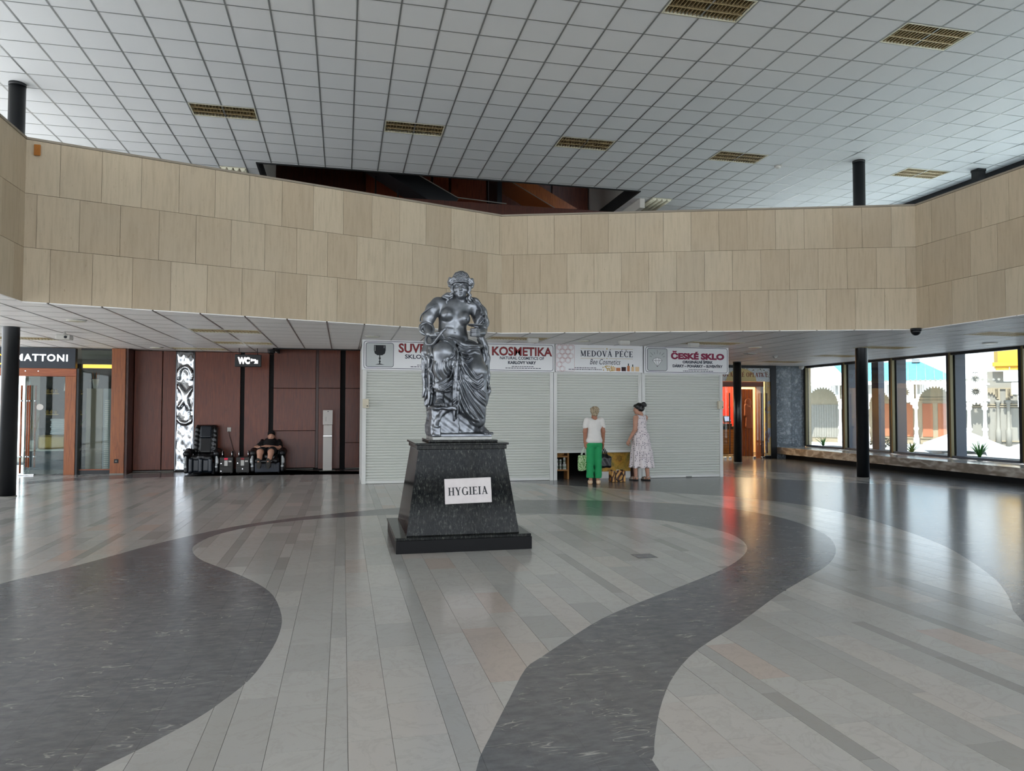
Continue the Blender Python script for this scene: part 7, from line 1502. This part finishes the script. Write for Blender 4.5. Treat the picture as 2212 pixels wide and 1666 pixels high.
t = thing('slat_counter', 'wooden shop counter with horizontal slats and dark top', 'counter', (12.45, 21.9, 0)); MB().box((-1.0, 0.02, 0.05), (0.42, 0.5, 0.88)).build('body', 'mahogany_dark', t); MB().box((-1.02, -0.03, 0.88), (0.44, 0.52, 0.97)).build('top', 'ink_black', t)
for i in range(15): MB().box((-1.0, -0.02, 0.08+0.0535*i), (0.42, 0.02, 0.08+0.0535*i+0.036)).build('slat', 'oak_light', t)
MB().box((0.42, -0.03, 0.0), (0.45, 0.5, 0.95)).build('end_board', 'cherry', t)
t = thing('till_screen', 'small till with blue lit screen on the slat counter', 'till', (12.48, 22.0, 0.97)); MB().cbox((-0.14, 0, 0), (0.14, 0.22, 0.10), 0.02).build('base', 'ink_black', t); sc_ = MB().cbox((-0.15, -0.015, 0.0), (0.15, 0.015, 0.24), 0.008).build('monitor', 'ink_black', t, loc=(0, 0.06, 0.12)); sc_.rotation_euler = (-0.3, 0, 0.15)
mat('screen_blue', '#6f86b8', 0.4, emit='#8fa8d8', estr=0.9); MB().box((-0.10, -0.019, 0.05), (0.13, -0.016, 0.21)).build('screen', 'screen_blue', sc_)
t = thing('slat_screen', 'tall brown slatted wooden screen with cut out figure in the wafer shop', 'screen', (12.95, 21.6, 0))
for i in range(7): MB().box((-0.22+0.062*i, 0, 0.0), (-0.22+0.062*i+0.048, 0.05, 2.2)).build('slat', ('brown_reveal', 'cherry')[i % 2], t)
S = Sculpt((-0.2, -0.08, 0.9), (0.2, 0.02, 2.0), 0.012); S.ell((0, -0.03, 1.75), (0.12, 0.03, 0.15), 0.03).limb([(-0.08, -0.03, 1.65), (-0.10, -0.03, 1.35)], [0.06, 0.05], 0.03).limb([(0.02, -0.03, 1.55), (0.02, -0.03, 1.0)], [0.09, 0.13], 0.04); S.build('figure_cutout', 'brown_reveal', t)
t = thing('shop_shelf', 'pale shelf of boxed wafers inside the shop', 'shelf', (12.1, 23.3, 0)); 
for z in (0.9, 1.25, 1.6): MB().box((-0.6, 0, z), (0.35, 0.25, z+0.025)).build('board', 'oak_light', t)
MB().box((-0.62, 0, 0), (-0.59, 0.25, 1.7)).build('side', 'oak_light', t); MB().box((0.34, 0, 0), (0.37, 0.25, 1.7)).build('side', 'oak_light', t)
k = 0
for z in (0.925, 1.275):
    for i in range(5):
        b_ = thing('wafer_box', ('%s wafer box from the left on the %s board of the shop shelf' % (('first', 'second', 'third', 'fourth', 'fifth')[i], ('lower', 'upper')[k])), 'box', (11.62+0.19*i, 23.38, z), group='wafer boxes on the shop shelf'); MB().cbox((-0.07, -0.05, 0), (0.07, 0.08, 0.16), 0.005).build('carton', ('cream_wall', 'amber', 'sticker')[(i+k) % 3], b_); MB().box((-0.05, -0.052, 0.04), (0.05, -0.0505, 0.12)).build('label', 'oplatky_red', b_)
    k += 1
for x, y, lb in ((11.6, 21.9, 'warm round ceiling lamp over the slat counter in the wafer shop'), (13.4, 22.4, 'warm round ceiling lamp before the red curtain in the wafer shop')):
    t = thing('shop_lamp', lb, 'lamp', (x, y, 2.80), group='ceiling lamps in the wafer shop'); MB().cyl((0, 0, 0), (0, 0, 0.05), 0.16, n=24).build('diffuser', 'warm_lamp', t); MB().cyl((0, 0, 0.05), (0, 0, 0.065), 0.18, n=24).build('rim', 'sticker', t)
    ld = bpy.data.lights.new('shop_lamp_light', 'POINT'); ld.energy = 230; ld.color = (1.0, 0.76, 0.45); ld.shadow_soft_size = 0.15; lo_ = link('shop_lamp_light', ld, t, (0, 0, -0.12))
# ================================================================== SMALL FITTINGS
def dome(x, y, z, r, label, m='black_paint', cat='camera'):
    t = thing('dome_camera', label, cat, (x, y, z)); MB().cyl((0, 0, -0.04), (0, 0, 0), r*1.05, n=20).build('housing', m, t); MB().lathe([(r*math.cos(a), -0.04-r*math.sin(a)) for a in np.linspace(0, PI/2-0.05, 7)], 20).build('dome', m, t); return t
dome(9.60, 10.62, 2.915, 0.085, 'black dome camera under the right corner of the parapet')
dome(-1.62, 17.55, 2.88, 0.085, 'black dome camera beside the stairwell edge')
dome(14.0, 20.2, 2.90, 0.08, 'white camera on the low ceiling before the stone wall', 'sticker')
t = thing('smoke_detector', 'white smoke detector on the high ceiling', 'detector', (GX+0.6*22, GY+0.6*7, ZC)); MB().lathe([(0.06, 0), (0.065, -0.02), (0.05, -0.05), (0.02, -0.06)], 20).build('body', 'sticker', t); MB().lathe([(0.09, 0.0), (0.09, -0.01)], 20).build('base', 'sticker', t)
for x, y, lb in ((-4.13, 12.75, 'flat round ceiling disc nearest the left parapet bend'), (0.53, 14.09, 'flat round ceiling disc above the goblet sign'), (4.71, 13.98, 'flat round ceiling disc above the honeycomb sign'), (-4.14, 17.9, 'flat round ceiling disc above the wood panels at the left'), (13.0, 12.4, 'flat round ceiling disc near the right windows'), (8.86, 14.45, 'flat round ceiling disc right of the jewellery sign')):
    t = thing('ceiling_speaker', lb, 'speaker', (x, y, ZS), group='round discs in the low ceiling'); MB().cyl((0, 0, -0.018), (0, 0, 0.0), 0.14, n=28).build('rim', 'sticker', t); MB().cyl((0, 0, -0.022), (0, 0, -0.017), 0.115, n=28).build('grille', 'diffuser', t)
for x, y, lb in ((3.60, 13.75, 'white emergency light box hanging above the cosmetics sign'), (5.51, 13.78, 'white emergency light box hanging above the honeycomb sign'), (7.1, 13.9, 'white emergency light box hanging above the jewellery sign')):
    t = thing('emergency_light', lb, 'light', (x, y, ZS), group='emergency light boxes on the low ceiling'); MB().cbox((-0.11, -0.05, -0.075), (0.11, 0.05, 0), 0.01).build('housing', 'sticker', t); MB().cbox((-0.10, -0.04, -0.09), (0.10, 0.04, -0.07), 0.008).build('diffuser', 'dispenser_white', t)
t = thing('ceiling_grille', 'small grey square vent in the low ceiling right of the signs', 'vent', (9.73, 16.1, ZS)); MB().box((-0.12, -0.12, -0.012), (0.12, 0.12, 0)).build('frame', 'sticker', t)
for i in range(5): MB().box((-0.10, -0.09+0.042*i, -0.018), (0.10, -0.09+0.042*i+0.024, -0.008)).build('slat', 'shutter_dark', t)
t = thing('smoke_detector', 'white smoke detector on the low ceiling near the slim column', 'detector', (10.81, 16.7, ZS)); MB().lathe([(0.05, 0), (0.055, -0.03), (0.03, -0.06)], 18).build('body', 'sticker', t); MB().lathe([(0.075, 0), (0.075, -0.012)], 18).build('base', 'sticker', t)
t = thing('projector', 'small projector hanging from the low ceiling behind the left column', 'projector', (-4.98, 14.8, ZS)); MB().cbox((-0.12, -0.1, -0.14), (0.12, 0.1, -0.05), 0.02).build('casing', 'sticker', t); MB().cyl((0, 0, -0.06), (0, 0, 0), 0.02, n=10).build('mount', 'sticker', t); MB().cyl((0.05, -0.1, -0.095), (0.05, -0.115, -0.095), 0.025, n=14).build('lens', 'ink_black', t)
t = thing('floor_cover', 'small dark square cover plate let into the marble floor', 'floor cover', (3.02, 7.02, 0)); MB().box((-0.10, -0.10, -0.004), (0.10, 0.10, 0.0012)).build('plate', 'slate', t, tone=True); MB().box((-0.108, -0.108, -0.004), (0.108, 0.108, 0.0008)).build('rim', 'grout', t)
t = thing('rust_bracket', 'rusty bracket stain plate at the left top of the parapet', 'bracket', (C1[0]+0.135, C1[1]-0.005, 4.93)); mat('rust', '#a5692c', 0.8); MB().cbox((-0.04, -0.012, -0.06), (0.04, 0.005, 0.09), 0.008).build('plate', 'rust', t); MB().cyl((0, -0.014, 0.02), (0, -0.02, 0.02), 0.012, n=10).build('bolt', 'rust', t)
